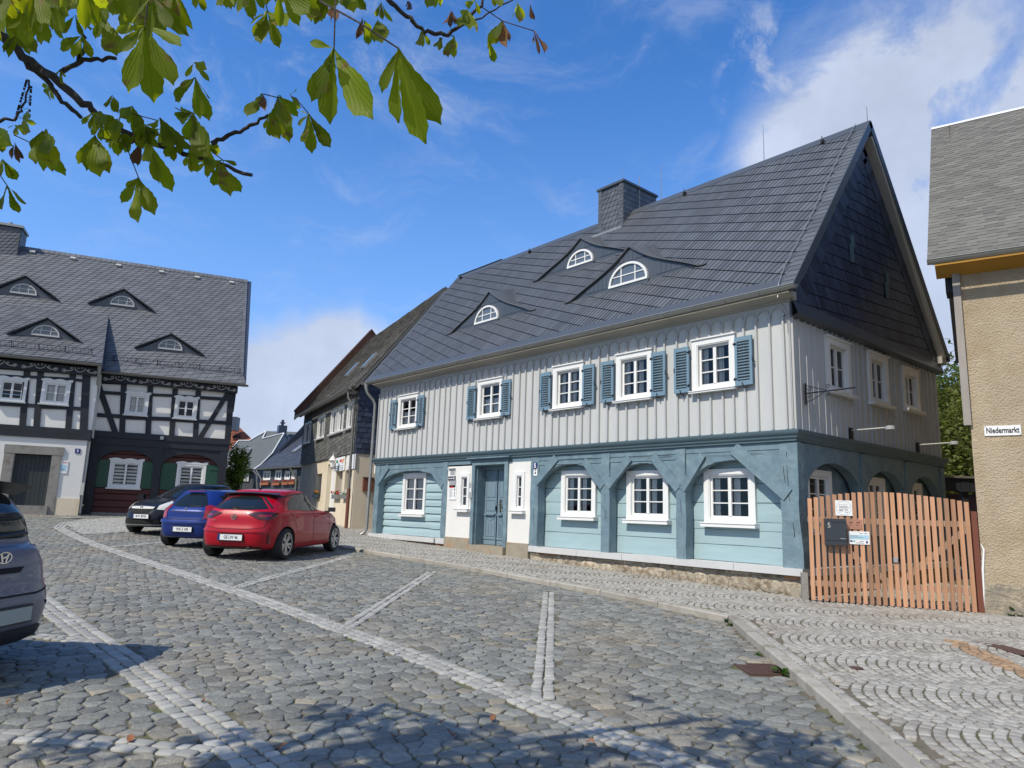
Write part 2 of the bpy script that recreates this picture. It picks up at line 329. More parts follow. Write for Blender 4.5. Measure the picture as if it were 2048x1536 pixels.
# polygon clip (convex clip polygon, ccw)
def clip(poly,cl):
    out=poly
    for i in range(len(cl)):
        a=cl[i];b=cl[(i+1)%len(cl)]
        ex,ey=b[0]-a[0],b[1]-a[1]; inp=out; out=[]
        if not inp: return out
        dl=[ex*(p[1]-a[1])-ey*(p[0]-a[0]) for p in inp]
        for k in range(len(inp)):
            p=inp[k];q=inp[(k+1)%len(inp)];d0=dl[k];d1=dl[(k+1)%len(inp)]
            if d0>=0: out.append(p)
            if (d0>=0)!=(d1>=0):
                t=d0/(d0-d1); out.append((p[0]+(q[0]-p[0])*t,p[1]+(q[1]-p[1])*t))
    return out
def area(p): return .5*sum(p[i][0]*p[(i+1)%len(p)][1]-p[(i+1)%len(p)][0]*p[i][1] for i in range(len(p)))
def tiles(mb,cl,O,ax,ay,a,b,th=.008,jit=.08,gap=0,brick=0):
    """lay slates: lattice a (along the course) and b (up to the next course) over convex polygon cl in plane (O,ax,ay)"""
    O=Vector(O);ax=Vector(ax);ay=Vector(ay);n=ax.cross(ay).normalized()
    det=a[0]*b[1]-a[1]*b[0]
    us=[];vs=[]
    for p in cl:
        us.append((p[0]*b[1]-p[1]*b[0])/det); vs.append((a[0]*p[1]-a[1]*p[0])/det)
    for j in range(int(min(vs))-2,int(max(vs))+2):
        off=brick*(j%2)+ (rnd.random()*.3 if brick else 0)
        for i in range(int(min(us))-2,int(max(us))+2):
            e=[rnd.uniform(-jit,jit) for k in range(2)]
            q=[(i+off,j),(i+1+off,j),(i+1+off,j+1),(i+off,j+1)]
            P=[(x*a[0]+y*b[0],x*a[1]+y*b[1]) for x,y in q]
            if det<0: P=P[::-1]
            c=clip(P,cl)
            if len(c)<3 or area(c)<.0004: continue
            if gap:
                gx=sum(p[0] for p in c)/len(c); gy=sum(p[1] for p in c)/len(c); c=[(p[0]+(gx-p[0])*min(.4,gap/max(.01,math.hypot(p[0]-gx,p[1]-gy))),p[1]+(gy-p[1])*min(.4,gap/max(.01,math.hypot(p[0]-gx,p[1]-gy)))) for p in c]
            mb.tv=rnd.random()
            # height rises to the lower edge and to the trailing side
            def h(p):
                u=(p[0]*b[1]-p[1]*b[0])/det-off-i; v=(a[0]*p[1]-a[1]*p[0])/det-j
                return th*(.85-.68*v)+th*.60*(u)+e[0]*th*.6
            top=[mb.V(O+ax*p[0]+ay*p[1]+n*h(p)) for p in c]
            bot=[mb.V(O+ax*p[0]+ay*p[1]-n*.004) for p in c]
            mb.face(top); k=len(c)
            for m_ in range(k): mb.face((bot[m_],bot[(m_+1)%k],top[(m_+1)%k],top[m_]))
def wallgrid(mb,u0,u1,z0,z1,ops,v=0,depth=.25,rev=True,top=None):
    """wall face at v with rectangular openings (u0,u1,z0,z1) and reveals"""
    us=sorted({u0,u1,*[o[0] for o in ops],*[o[1] for o in ops]}); zs=sorted({z0,z1,*[o[2] for o in ops],*[o[3] for o in ops]})
    us=[u for u in us if u0<=u<=u1]; zs=[z for z in zs if z0<=z<=z1]
    for a,b in zip(us,us[1:]):
        for c,d in zip(zs,zs[1:]):
            if any(o[0]<=(a+b)/2<=o[1] and o[2]<=(c+d)/2<=o[3] for o in ops): continue
            mb.poly([(a,v,c),(b,v,c),(b,v,d),(a,v,d)])
    if rev:
        for a,b,c,d in ops:
            w=v+depth
            mb.poly([(a,v,c),(a,v,d),(a,w,d),(a,w,c)]); mb.poly([(b,v,c),(b,w,c),(b,w,d),(b,v,d)])
            mb.poly([(a,v,c),(a,w,c),(b,w,c),(b,v,c)]); mb.poly([(a,v,d),(b,v,d),(b,w,d),(a,w,d)])
def window(parent,fr,u0,u1,z0,z1,v,fw=.13,proud=.03,rec=.07,cols=2,rows=3,sash=.045,bar=.022,sill=.06,cap=True,curtain='sides',m='white',mid=.07,sw=.04,crown=False,name='window',frz=None,sm=None):
    """casement window: surround proud of the wall v, sash recessed, glazing bars, pane, sill"""
    W_=M[m] if isinstance(m,str) else m
    mb=MB(fr); y0=v-proud; y1=v+rec+.03
    a,b,c,d=u0,u1,z0,z1; t=fw*.95
    mb.box((a,y0,c),(a+fw,y1,d)); mb.box((b-fw,y0,c),(b,y1,d)); mb.box((a+fw,y0,d-t),(b-fw,y1,d)); mb.box((a+fw,y0,c),(b-fw,y1,c+fw*.7))
    # inner moulding
    e=.02
    mb.box((a+fw,y0+.012,c+fw*.7),(a+fw+e,y1,d-t)); mb.box((b-fw-e,y0+.012,c+fw*.7),(b-fw,y1,d-t)); mb.box((a+fw+e,y0+.012,d-t-e),(b-fw-e,y1,d-t))
    if cap: mb.box((a-.02,y0-.03,d),(b+.02,v,d+.028))
    if crown:
        n=10; pts=[(a-.05+(b-a+.1)*i/n,0,d+.03+.05*abs(math.sin(i*math.pi/n*2.5))) for i in range(n+1)]
        mb.prism([(p[0],y0-.012,p[2]) for p in pts]+[(b+.05,y0-.012,d-.02),(a-.05,y0-.012,d-.02)],(0,.03,0))
    win=mb.build(name,W_,parent)
    ga,gb,gc,gd=a+fw+e,b-fw-e,c+fw*.7,d-t-e
    s=MB(fr); ys=v+rec-.025; ye=v+rec+.02
    cm=(ga+gb)/2
    s.box((ga,ys,gc),(ga+sash,ye,gd)); s.box((gb-sash,ys,gc),(gb,ye,gd)); s.box((ga+sash,ys,gd-sash),(gb-sash,ye,gd)); s.box((ga+sash,ys,gc),(gb-sash,ye,gc+sash*1.25))
    if cols>1: s.box((cm-mid/2,ys-.012,gc+sash*1.25),(cm+mid/2,ye,gd-sash))
    lo,hi=gc+sash*1.25,gd-sash
    for r in range(1,rows):
        z=lo+(hi-lo)*r/rows
        if frz: z=lo+(hi-lo)*frz[r-1]
        if cols>1:
            s.box((ga+sash,ys+.01,z-bar/2),(cm-mid/2,ye,z+bar/2)); s.box((cm+mid/2,ys+.01,z-bar/2),(gb-sash,ye,z+bar/2))
        else: s.box((ga+sash,ys+.01,z-bar/2),(gb-sash,ye,z+bar/2))
    s.build('sash',sm or W_,win)
    g=MB(fr); yp=v+rec+.004; g.poly([(ga+.01,yp,gc+.01),(gb-.01,yp,gc+.01),(gb-.01,yp,gd-.01),(ga+.01,yp,gd-.01)]); g.build('pane',M['glass'],win)
    if sill:
        q=MB(fr); q.box((a-sw,v-proud-.09,c-sill),(b+sw,v+.01,c)); q.box((a-sw-.0,v-proud-.105,c-.018),(b+sw,v-proud-.09,c-.002))
        q.build('sill',W_,win)
    if curtain:
        k=MB(fr); yc=v+rec+.06
        def drape(x0,x1,z0_,z1_):
            n=max(6,int((x1-x0)/.025)); ph=rnd.random()*6
            k.grid([[(x0+(x1-x0)*i/n,yc+.018*math.sin(i*1.5+ph),z) for i in range(n+1)] for z in (z1_,z0_)])
        wd=gb-ga
        if curtain=='sides': drape(ga,ga+wd*.20,gc,gd); drape(cm+.03,cm+wd*.20,gc,gd)
        elif curtain=='full': drape(ga,gb,gc,gd)
        elif curtain=='half': drape(ga,gb,gc,gc+(gd-gc)*.55)
        elif curtain=='right': drape(cm+wd*.05,gb,gc,gd)
        elif curtain=='blind':
            z=gd
            while z>gc+.06: k.box((ga,yc,z-.085),(gb,yc+.006,z)); z-=.13
        k.build('curtain',M['curtain'],win)
    return win
# ------------------------------------------------------------------ ground
def sheet(name,x0,x1,y0,y1,st,zf,m,kind='structure'):
    mb=MB(); nx=max(1,int((x1-x0)/st)); ny=max(1,int((y1-y0)/st))
    mb.grid([[(x0+(x1-x0)*i/nx,y0+(y1-y0)*j/ny,zf(x0+(x1-x0)*i/nx,y0+(y1-y0)*j/ny)) for i in range(nx+1)] for j in range(ny+1)])
    return tag(mb.build(name,m,smooth=True),kind=kind)
sheet('ground',-400,400,-400,400,8,lambda x,y:zroad(x,y)-.25,M['moss'])
sheet('road_bed',-44,16,-24,14,1,lambda x,y:zroad(x,y)-.0125,M['moss'])
PC=rd=Vector
# kerb line (road side edge, on top), from far left to the near right
def wk(px,py): 
    P=gp(px,py,zwalk); return (P.x,P.y)
kA=wk(690,1093);kB=wk(940,1133);kC=wk(1200,1180);kD=wk(1456,1232);kE=wk(1600,1352);kF=wk(1815,1536)
dx,dy=kF[0]-kE[0],kF[1]-kE[1]; kG=(kF[0]+dx*3.2,kF[1]+dy*3.2)
kZ=(kA[0]-16,kA[1]+2.2)
KER=[kZ,kA,kB,kC,kD,kE,kF,kG]
def seglen(a,b): return math.hypot(b[0]-a[0],b[1]-a[1])
# cull: keep only what the camera (or a camera a step aside) can see
def seen(x,y,z,m=.22):
    d=Vector((x,y,z))-CAM; f=d.dot(Fv)
    if f<.6: return False
    return abs(d.dot(Rv)/f)<1024/FPX*(1+m)+.25/f and d.dot(Uv)/f>-768/FPX*(1+m)-.2/f
def side(p): # >0 : on the pavement side of the kerb
    best=1e9;sg=1
    for a,b in zip(KER,KER[1:]):
        ex,ey=b[0]-a[0],b[1]-a[1];l2=ex*ex+ey*ey
        t=max(0,min(1,((p[0]-a[0])*ex+(p[1]-a[1])*ey)/l2)); qx,qy=a[0]+ex*t,a[1]+ey*t
        d=math.hypot(p[0]-qx,p[1]-qy)
        if d<best: best=d; sg=1 if ex*(p[1]-a[1])-ey*(p[0]-a[0])>0 else -1
    return best*sg
def stone(mb,poly,zf,gap=.008,h=.010,dome=.006,tilt=.012,ins=.20):
    n=len(poly); cx=sum(p[0] for p in poly)/n; cy=sum(p[1] for p in poly)/n
    R=math.sqrt(max(1e-6,abs(area(poly)))/math.pi)
    if R<.02: return
    s=max(.5,1-gap/R); tx,ty=rnd.gauss(0,tilt),rnd.gauss(0,tilt); dz=rnd.gauss(0,.002)
    z0=zf(cx,cy)+dz
    def P(k,z): 
        out=[]
        for p in poly:
            x=cx+(p[0]-cx)*k;y=cy+(p[1]-cy)*k; out.append(mb.V((x,y,zf(x,y)+dz+z+tx*(x-cx)+ty*(y-cy))))
        return out
    a=P(s,-.045);b=P(s*.99,-h*.55);c=P(s*(1-ins*.3),-.0012);d=P(s*(1-ins*1.5),dome*.55)
    for A,B in ((a,b),(b,c),(c,d)):
        for i in range(n): mb.face((A[i],A[(i+1)%n],B[(i+1)%n],B[i]))
    e=mb.V((cx,cy,z0+dome))
    for i in range(n): mb.face((d[i],d[(i+1)%n],e))
def chop(poly,k=.22):
    out=[]
    n=len(poly)
    for i in range(n):
        p=poly[i];q=poly[(i+1)%n]
        out.append((p[0]+(q[0]-p[0])*k,p[1]+(q[1]-p[1])*k)); out.append((p[0]+(q[0]-p[0])*(1-k),p[1]+(q[1]-p[1])*(1-k)))
    return out
def merge(poly,eps=.012):
    out=[]
    for p in poly:
        if not out or math.hypot(p[0]-out[-1][0],p[1]-out[-1][1])>eps: out.append(p)
    while len(out)>3 and math.hypot(out[0][0]-out[-1][0],out[0][1]-out[-1][1])<eps: out.pop()
    return out
# pale granite guide rows: list of (polyline, rows, row width)
def gr(px,py):
    P=gp(px,py); return (P.x,P.y)
RW=.102
STR=[]
lineA=[gr(232,1036),gr(170,1040),gr(128,1047),gr(118,1055),gr(150,1072),gr(260,1112),gr(500,1191),gr(800,1300),gr(1000,1379),gr(1280,1494),gr(1420,1556)]
STR.append((lineA,3,RW))
l2=[gr(20,1150),gr(110,1222),gr(250,1322),gr(400,1432),gr(480,1493),gr(580,1570)]
STR.append((l2,3,RW*1.05))
for a,b in (((1098,1184),(1085,1392)),((866,1143),(697,1252)),((702,1112),(480,1172)),((440,1098),(240,1090)),((222,1068),(150,1083))):
    STR.append(([gr(*a),gr(*b)],2,RW))
STR[-2]=([gr(330,1084),gr(232,1093)],2,RW); STR.pop()
STR.append(([gr(-60,1466),gr(150,1478),gr(420,1505)],2,RW)); STR.append(([gr(60,1270),gr(100,1273),gr(165,1282)],2,RW))
def dstr(p):
    best=9
    for pl,rows,wd in STR:
        hw=rows*wd/2
        for a,b in zip(pl,pl[1:]):
            ex,ey=b[0]-a[0],b[1]-a[1];l2_=ex*ex+ey*ey
            t=max(0,min(1,((p[0]-a[0])*ex+(p[1]-a[1])*ey)/l2_)); d=math.hypot(p[0]-a[0]-ex*t,p[1]-a[1]-ey*t)-hw
            best=min(best,d)
    return best
# island of small setts near the black timbered house
ISL=[gr(128,1046),gr(232,1036),gr(420,1030),gr(470,1042),gr(300,1062),gr(166,1070)]
def inpoly(p,poly):
    c=False;n=len(poly)
    for i in range(n):
        a=poly[i];b=poly[i-1]
        if (a[1]>p[1])!=(b[1]>p[1]) and p[0]<(b[0]-a[0])*(p[1]-a[1])/(b[1]-a[1])+a[0]: c=not c
    return c
GRT=gp(1523,1338); 
def cobbles():
    mb=MB(); mw=MB()
    L=.172;Wd=.122; th=rad(42); ca,sa=math.cos(th),math.sin(th)
    seeds={}
    rg=random.Random(3)
    for j in range(-260,260):
        for i in range(-260,260):
            u=(i+.5*(j%2)+rg.uniform(-.33,.33))*L; v=(j+rg.uniform(-.25,.25))*Wd
            x=-8+u*ca-v*sa; y=-8+u*sa+v*ca
            if x>9 or x<-31 or y<-14.5 or y>1: continue
            seeds[(i,j)]=(x,y)
    for (i,j),p in seeds.items():
        z=zroad(*p)
        if not seen(p[0],p[1],z): continue
        if side(p)>-.03: continue
        ds=dstr(p)
        if ds<.0: continue
        if inpoly(p,ISL): continue
        if abs(p[0]-GRT.x)<.27 and abs(p[1]-GRT.y)<.27: continue
        poly=[(p[0]-.3,p[1]-.3),(p[0]+.3,p[1]-.3),(p[0]+.3,p[1]+.3),(p[0]-.3,p[1]+.3)]
        for dj in (-2,-1,0,1,2):
            for di in (-2,-1,0,1,2):
                if di==0 and dj==0: continue
                q=seeds.get((i+di,j+dj))
                if not q: continue
                mx_,my_=(p[0]+q[0])/2,(p[1]+q[1])/2; nx_,ny_=q[0]-p[0],q[1]-p[1]
                a=(mx_,my_);b=(mx_-ny_,my_+nx_)
                ex,ey=b[0]-a[0],b[1]-a[1]; inp=poly;poly=[]
                dl=[ex*(t[1]-a[1])-ey*(t[0]-a[0]) for t in inp]
                for k in range(len(inp)):
                    d0=dl[k];d1=dl[(k+1)%len(inp)];P_=inp[k];Q_=inp[(k+1)%len(inp)]
                    if d0>=0: poly.append(P_)
                    if (d0>=0)!=(d1>=0):
                        t=d0/(d0-d1); poly.append((P_[0]+(Q_[0]-P_[0])*t,P_[1]+(Q_[1]-P_[1])*t))
                if len(poly)<3: break
            if len(poly)<3: break
        if len(poly)<3: continue
        dist=(Vector((p[0],p[1],z))-CAM).length
        poly=merge(poly,.016)
        if len(poly)<3: continue
        if dist<15: poly=merge(chop([(a+rg.gauss(0,.006),b+rg.gauss(0,.006)) for a,b in poly],.07),.006)
        warm=math.sin(p[0]*1.3+2)*math.sin(p[1]*1.7)+rg.gauss(0,.55)
        t=mw if (rg.random()<.035 or (warm>1.35 and rg.random()<.55)) else mb
        t.tv=rg.random()
        stone(t,poly,zroad,gap=rg.uniform(.003,.008),h=.012,dome=rg.uniform(.0,.004),tilt=.022)
    tag(mb.build('road',M['cobble'],smooth=50),kind='structure'); tag(mw.build('road_warm_stones',M['cobble warm'],smooth=50),kind='structure')
cobbles()
def quadstone(cx,cy,ux,uy,l,w,rg,j=.006):
    P=[(-l/2,-w/2),(l/2,-w/2),(l/2,w/2),(-l/2,w/2)]
    P=[(a+rg.gauss(0,j),b+rg.gauss(0,j)) for a,b in P]
    return [(cx+a*ux-b*uy,cy+a*uy+b*ux) for a,b in P]
def rows():
    mb=MB(); rg=random.Random(5)
    for pl,nr,wd in STR:
        for r in range(nr):
            off=(r-(nr-1)/2)*wd
            # offset polyline
            pts=[]
            for i,p in enumerate(pl):
                a=pl[max(0,i-1)];b=pl[min(len(pl)-1,i+1)]; l=math.hypot(b[0]-a[0],b[1]-a[1]); pts.append((p[0]-(b[1]-a[1])/l*off,p[1]+(b[0]-a[0])/l*off))
            s=0;cum=[0]
            for a,b in zip(pts,pts[1:]): s+=seglen(a,b);cum.append(s)
            t=rg.random()*.1
            while t<s:
                ln=rg.uniform(.085,.16); m_=t+ln/2
                k=max(i for i in range(len(cum)) if cum[i]<=min(m_,s-1e-4)); k=min(k,len(pts)-2)
                f=(m_-cum[k])/(cum[k+1]-cum[k]); a,b=pts[k],pts[k+1]; L_=seglen(a,b)
                x=a[0]+(b[0]-a[0])*f;y=a[1]+(b[1]-a[1])*f
                if seen(x,y,zroad(x,y)) and side((x,y))<-.02:
                    mb.tv=rg.random()
                    stone(mb,chop(quadstone(x,y,(b[0]-a[0])/L_,(b[1]-a[1])/L_,ln-.004,wd-.004,rg),.12),lambda a,b:zroad(a,b)+.005,gap=.004,h=.014,dome=.005,tilt=.01)
                t+=ln
    tag(mb.build('parking_line',M['sett light'],smooth=50),kind='structure')
rows()
# pavement of small setts laid in segmental arcs
WALLP=[(0.05,0.05),(-14.75,.05),(-14.9,2.5)]
def walkable(p):
    x,y=p
    if side(p)<.285: return False
    if x>-14.75 and x<.05 and y>.02: return False
    if x<=-14.75 and y>3+(-14.75-x)*.24: return False
    if x<-17.4 and y>.85+(-17.4-x)*.24: return False
    if y>6: return False
    if x>2.3 and y>1.28+(x-2.3)*.28: return False
    return True
def arcs():
    mb=MB();mbr=MB(); rg=random.Random(9)
    th=rad(40); ux,uy=math.cos(th),math.sin(th)   # strips run this way
    Wst=1.2; R=.98; h=math.asin(Wst/2/R); sp=.098
    for s in range(-26,26):
        v0=s*Wst
        for j in range(-330,260):
            u0=j*sp+rg.uniform(-.004,.004)
            n=15; arcl=2*h*R; k=int(arcl/.098)
            ph=rg.random()
            for i in range(k):
                a=-h+2*h*(i+.5+(.3*(ph-.5)))/k
                u=u0-R*math.cos(a)+R; v=v0+R*math.sin(a)
                x=u*ux-v*uy; y=u*uy+v*ux-4
                if x>12 or x<-30 or y>6 or y<-12: continue
                if not walkable((x,y)): continue
                if not seen(x,y,zwalk(x,y),.15): continue
                dx_,dy_=math.sin(a),math.cos(a) # tangent in strip coords (u,v)
                tx,ty=dx_*ux-dy_*uy,dx_*uy+dy_*ux
                q=quadstone(x,y,tx,ty,arcl/k-.002,sp-.009,rg,.004)
                d=(Vector((x,y,.3))-CAM).length
                t=mbr if (inpoly((x,y),BR)) else mb
                t.tv=rg.random()
                if d<11: q=chop(q,.13)
                stone(t,q,zwalk,gap=.0055,h=.008,dome=.004,tilt=.012,ins=.16)
    for A,B in zip(KER,KER[1:]):
        L_=seglen(A,B); ux_,uy_=(B[0]-A[0])/L_,(B[1]-A[1])/L_
        for r in (0,):
            t=.0
            while t<L_:
                ln=rg.uniform(.09,.14); x=A[0]+ux_*(t+ln/2)-uy_*.187;y=A[1]+uy_*(t+ln/2)+ux_*.187; t+=ln
                if seen(x,y,zwalk(x,y)): mb.tv=rg.random(); stone(mb,chop(quadstone(x,y,ux_,uy_,ln-.004,.098,rg,.003),.12),zwalk,gap=.005,h=.008,dome=.004)
    tag(mb.build('pavement',M['sett'],smooth=50),kind='structure'); 
    tag(mbr.build('pavement_brown_strip',M['sett brown'],smooth=50),kind='structure')
def gw(px,py):
    P=gp(px,py,zwalk); return (P.x,P.y)
BR=[gw(1878,1278),gw(1925,1282),gw(2060,1338),gw(2060,1362)]
arcs()
sheet('pavement_bed',-30,14,-14,9,.25,lambda x,y:(zwalk(x,y)-.010 if side((x,y))>.13 else zroad(x,y)-.06),M['moss'])
def island():
    mb=MB(); rg=random.Random(11)
    xs=[p[0] for p in ISL];ys=[p[1] for p in ISL]
    y=min(ys)
    while y<max(ys):
        x=min(xs)
        while x<max(xs):
            if inpoly((x,y),ISL) and dstr((x,y))>.03:
                mb.tv=rg.random(); stone(mb,quadstone(x+.0*y,y+rg.gauss(0,.01),1,0,.1,.1,rg),lambda a,b:zroad(a,b)+.02,gap=.006)
            x+=.105
        y+=.105
    tag(mb.build('pavement_island',M['sett light'],smooth=50),kind='structure')
island()
# kerb stones
def kerb():
    mb=MB(); rg=random.Random(4); W_=.13
    for a,b in zip(KER,KER[1:]):
        L_=seglen(a,b); n=max(1,round(L_/1.15)); ux,uy=(b[0]-a[0])/L_,(b[1]-a[1])/L_; nx_,ny_=-uy,ux
        for i in range(n):
            t0=L_*i/n+.006;t1=L_*(i+1)/n-.006; mb.tv=rg.random()
            P=[]
            prof=[(0.0,-.12),(0.0,-.016),(.016,0),(W_-.008,0),(W_,-.01),(W_,-.12)]
            dz=rg.uniform(-.004,.004)
            rowsP=[]
            for o_,z_ in prof:
                r_=[]
                for k in range(5):
                    t=t0+(t1-t0)*k/4; x=a[0]+ux*t+nx_*o_;y=a[1]+uy*t+ny_*o_
                    r_.append((x,y,zwalk(x,y)+dz+z_+rg.gauss(0,.0012)))
                rowsP.append(r_)
            mb.grid([r[::-1] for r in rowsP][::-1] if False else rowsP)
            mb.poly([r[0] for r in rowsP]); mb.poly([r[-1] for r in rowsP][::-1])
    tag(mb.build('kerb',M['kerb'],smooth=35),kind='structure')
kerb()
# drain grate
def zr2(x,y): return zroad(x,y)
g=thing('drain_grate','rusty slotted iron drain grate set in the cobbles beside the kerb','drain grate',(GRT.x,GRT.y,zroad(GRT.x,GRT.y)),rad(-38))
fr=ROOTM[g.name]; mb=MB(fr); mb.box((-.25,-.21,-.03),(.25,-.18,.006)); mb.box((-.25,.18,-.03),(.25,.21,.006)); mb.box((-.25,-.18,-.03),(-.22,.18,.006)); mb.box((.22,-.18,-.03),(.25,.18,.006)); mb.build('rim',M['rust'],g)
mb=MB(fr)
for i in range(9): x=-.195+i*.045; mb.box((x,-.18,-.03),(x+.024,.18,.003))
mb.build('grating',M['rust'],g)
mb=MB(fr); mb.poly([(-.24,-.2,-.04),(.24,-.2,-.04),(.24,.2,-.04),(-.24,.2,-.04)]); mb.build('pit',M['dark'],g)
P=gp(1712,1337,zwalk); mb=MB(); 
mb.prism([(P.x+.065*math.cos(a*math.pi/8),P.y+.065*math.sin(a*math.pi/8),zwalk(P.x,P.y)-.002) for a in range(16)],(0,0,.012)); tag(mb.build('valve_cap',M['rust']),'small round rusty valve cap in the pavement setts','valve cap')
P=gp(143,1036); mb=MB(); mb.prism([(P.x+.5*math.cos(a*math.pi/12),P.y+.3*math.sin(a*math.pi/12),zroad(P.x,P.y)) for a in range(24)],(0,0,.014)); tag(mb.build('manhole_cover',M['sett light']),'flat pale manhole cover in the road before the red planked wall','manhole cover')
P=gp(2020,1300,zwalk); mb=MB(); u=Vector((.65,.76,0)); v=Vector((-.76,.65,0)); Pz=Vector((P.x,P.y,zwalk(P.x,P.y)+.002)); mb.prism([Pz+u*a+v*b for a,b in ((-.12,-.35),(.12,-.35),(.12,.5),(-.12,.5))],(0,0,.008)); tag(mb.build('access_cover',M['rust']),'narrow rusty access cover in the pavement at the right edge','access cover')
# ================================================================== the blue and grey timber house (world axes: x along the street front, y into the house)
ZS,ZJ=.826,3.246           # top of the stone sill, foot of the boarding
XL,YB=-14.62,7.05
house=thing('timber_house','large grey and slate blue timber house with blue shutters and a dark slate roof','house',(0,0,.33))
def FX(px,py,y=0): return onpl(px,py,(0,1,0),y)
def GX(px,py,x=0): return onpl(px,py,(1,0,0),x)
R3=random.Random(21)
# ---- stone foot: rubble face
def rubble(mb,o,u,n,x0,x1,zb,zt,row=.19,big=1.):
    """irregular rubble stones in rough courses over a mortar bed; zb(x) lower edge"""
    o=Vector(o);u=Vector(u);n=Vector(n)
    z=zt
    lo=min(zb(x0),zb(x1))-.05
    while z>lo:
        first=abs(z-zt)<1e-6; h=.075 if first else row*R3.uniform(1.0,1.7); x=x0
        while x<x1-.02:
            w_=R3.uniform(.25,.7)*big; w_=min(w_,x1-x)
            if z>min(zb(x),zb(x+w_))-.02:
                mb.tv=R3.random(); mb.m=1 if R3.random()<(.45 if first else .03) else 0; mg=.004
                c=[(x+mg,z-h+mg),(x+w_-mg,z-h+mg),(x+w_-mg,z-mg),(x+mg,z-mg)]
                k_=.008 if first else .028; c=[(a+R3.gauss(0,k_),b+R3.gauss(0,k_)) for a,b in c]; c=chop(c,.22)
                d=R3.uniform(.004,.022); cx=sum(p[0] for p in c)/len(c);cz=sum(p[1] for p in c)/len(c)
                A=[mb.V(o+u*p[0]+Vector((0,0,p[1]))) for p in c]
                B=[mb.V(o+u*(cx+(p[0]-cx)*.93)+Vector((0,0,cz+(p[1]-cz)*.9))+n*(d*.7)) for p in c]
                C_=[mb.V(o+u*(cx+(p[0]-cx)*.6)+Vector((0,0,cz+(p[1]-cz)*.55))+n*(d+R3.uniform(-.01,.014))) for p in c]
                for q,r in ((A,B),(B,C_)):
                    for i in range(len(c)): mb.face((q[i],q[(i+1)%len(c)],r[(i+1)%len(c)],r[i]))
                mb.face(C_)
            x+=w_
        z-=h
for a in (((0,.03,0),(1,0,0),(0,-1,0),-6.95,.02,lambda x:zwalk(x,0)-.05,.70),((0,.03,0),(1,0,0),(0,-1,0),-14.7,-10.5,lambda x:zwalk(x,0)-.05,.70),((.02,0,0),(0,1,0),(1,0,0),.03,7.0,lambda x:.25,.70)):
    mb=MB(); rubble(mb,*a); mb.build('rubble_foot',[M['stone'],M['stone orange']],house,smooth=40)
for a,b in (((-14.66,.04,.1),(-10.5,.5,.70)),((-6.95,.04,.1),(.018,.5,.70)),((-.4,.5,.1),(.018,YB,.70))): mb=MB(); mb.box(a,b); mb.build('foot_core',M['mortar'],house)
def slab(x0,x1,y0,y1,z0,z1,seg=1.4):
    n=max(1,round((x1-x0)/seg))
    for i in range(n):
        a=x0+(x1-x0)*i/n+.003;b=x0+(x1-x0)*(i+1)/n-.003; mb=MB(); mb.tv=R3.random(); e=R3.uniform(-.006,.006)
        mb.box((a,y0+e,z0),(b,y1,z1+e*.5)); mb.build('sill_stone',M['granite'],house)
slab(-14.72,-10.95,-.07,.4,.70,ZS); slab(-10.93,-10.50,-.03,.3,.69,ZS+.02,1)
slab(-6.97,-6.62,-.03,.3,.70,ZS+.012,1); slab(-6.62,.09,-.075,.4,.70,ZS)
mb=MB(); mb.box((-.35,.4,.70),(.11,YB,ZS))
mb.build('sill_stone',M['granite'],house)
# ---- ground floor frame
posts=[(-14.56,-14.30),(-10.74,-10.50),(-6.95,-6.67),(-4.60,-4.35),(-2.57,-2.335),(-.30,.04)]
for i,(a,b) in enumerate(posts):
    mb=MB(); 
    z0=ZS+(.012 if i in(1,2) else 0)
    n=8; rr=[]
    for k in range(n+1):
        z=z0+(3.0-z0)*k/n; fl=.05*max(0,1-k/3)*(1 if i==5 else 0)
        j=[R3.gauss(0,.006) for _ in range(4)]
        rr.append([(a+j[0],-.012+j[1],z),(b+j[2]+fl,-.012+j[3],z),(b+j[2]+fl,.22,z),(a+j[0],.22,z),(a+j[0],-.012+j[1],z)])
    mb.grid(rr[::-1]); mb.poly([p for p in rr[-1][:4]])
    mb.build('post',M['timber'],house)
bays=[(-14.30,-10.74,2.36,2.795,.05),(-6.67,-4.60,2.30,2.79,.0),(-4.35,-2.57,2.24,2.745,.0),(-2.335,-.30,2.16,2.735,.0)]
for a,b,zs,zt,_ in bays:
    mb=MB(); n=28; c=(a+b)/2;h=(b-a)/2
    top=3.015
    P=[]
    for k in range(n+1):
        t=-1+2*k/n; z=zs+(zt-zs)*(max(0,1-abs(t)**2.1))**.62+R3.gauss(0,.004)
        P.append((c+h*t,z))
    for k in range(n):
        x0,z0=P[k];x1,z1=P[k+1]
        mb.poly([(x0,.012,z0),(x1,.012,z1),(x1,.012,top),(x0,.012,top)]); mb.poly([(x0,.21,z0),(x1,.21,z1),(x1,.012,z1),(x0,.012,z0)])
        mb.poly([(x0,.21,z0),(x0,.21,top),(x1,.21,top),(x1,.21,z1)])
    mb.build('arch_board',M['timber'],house)
mb=MB(); mb.box((-14.56,.0,2.86),(-9.32,.16,3.02)); mb.box((-7.80,.0,2.90),(.035,.16,3.02)); mb.box((-14.4,.23,2.75),(-.03,.5,3.02)); 
mb.box((-6.67,-.002,2.79),(-2.6,.0105,2.845)); mb.build('lintel_beam',M['timber'],house)
def brace(x0,z0,x1,z1,w=.19,y0=-.035):
    mb=MB(); d=Vector((x1-x0,0,z1-z0)).normalized(); L=math.hypot(x1-x0,z1-z0)
    c=Vector(((x0+x1)/2,y0+.04,(z0+z1)/2)); mb.obox(c,(L/2,.04,w/2),(d,Vector((0,1,0)),d.cross(Vector((0,1,0)))))
    mb.build('brace',M['timber'],house)
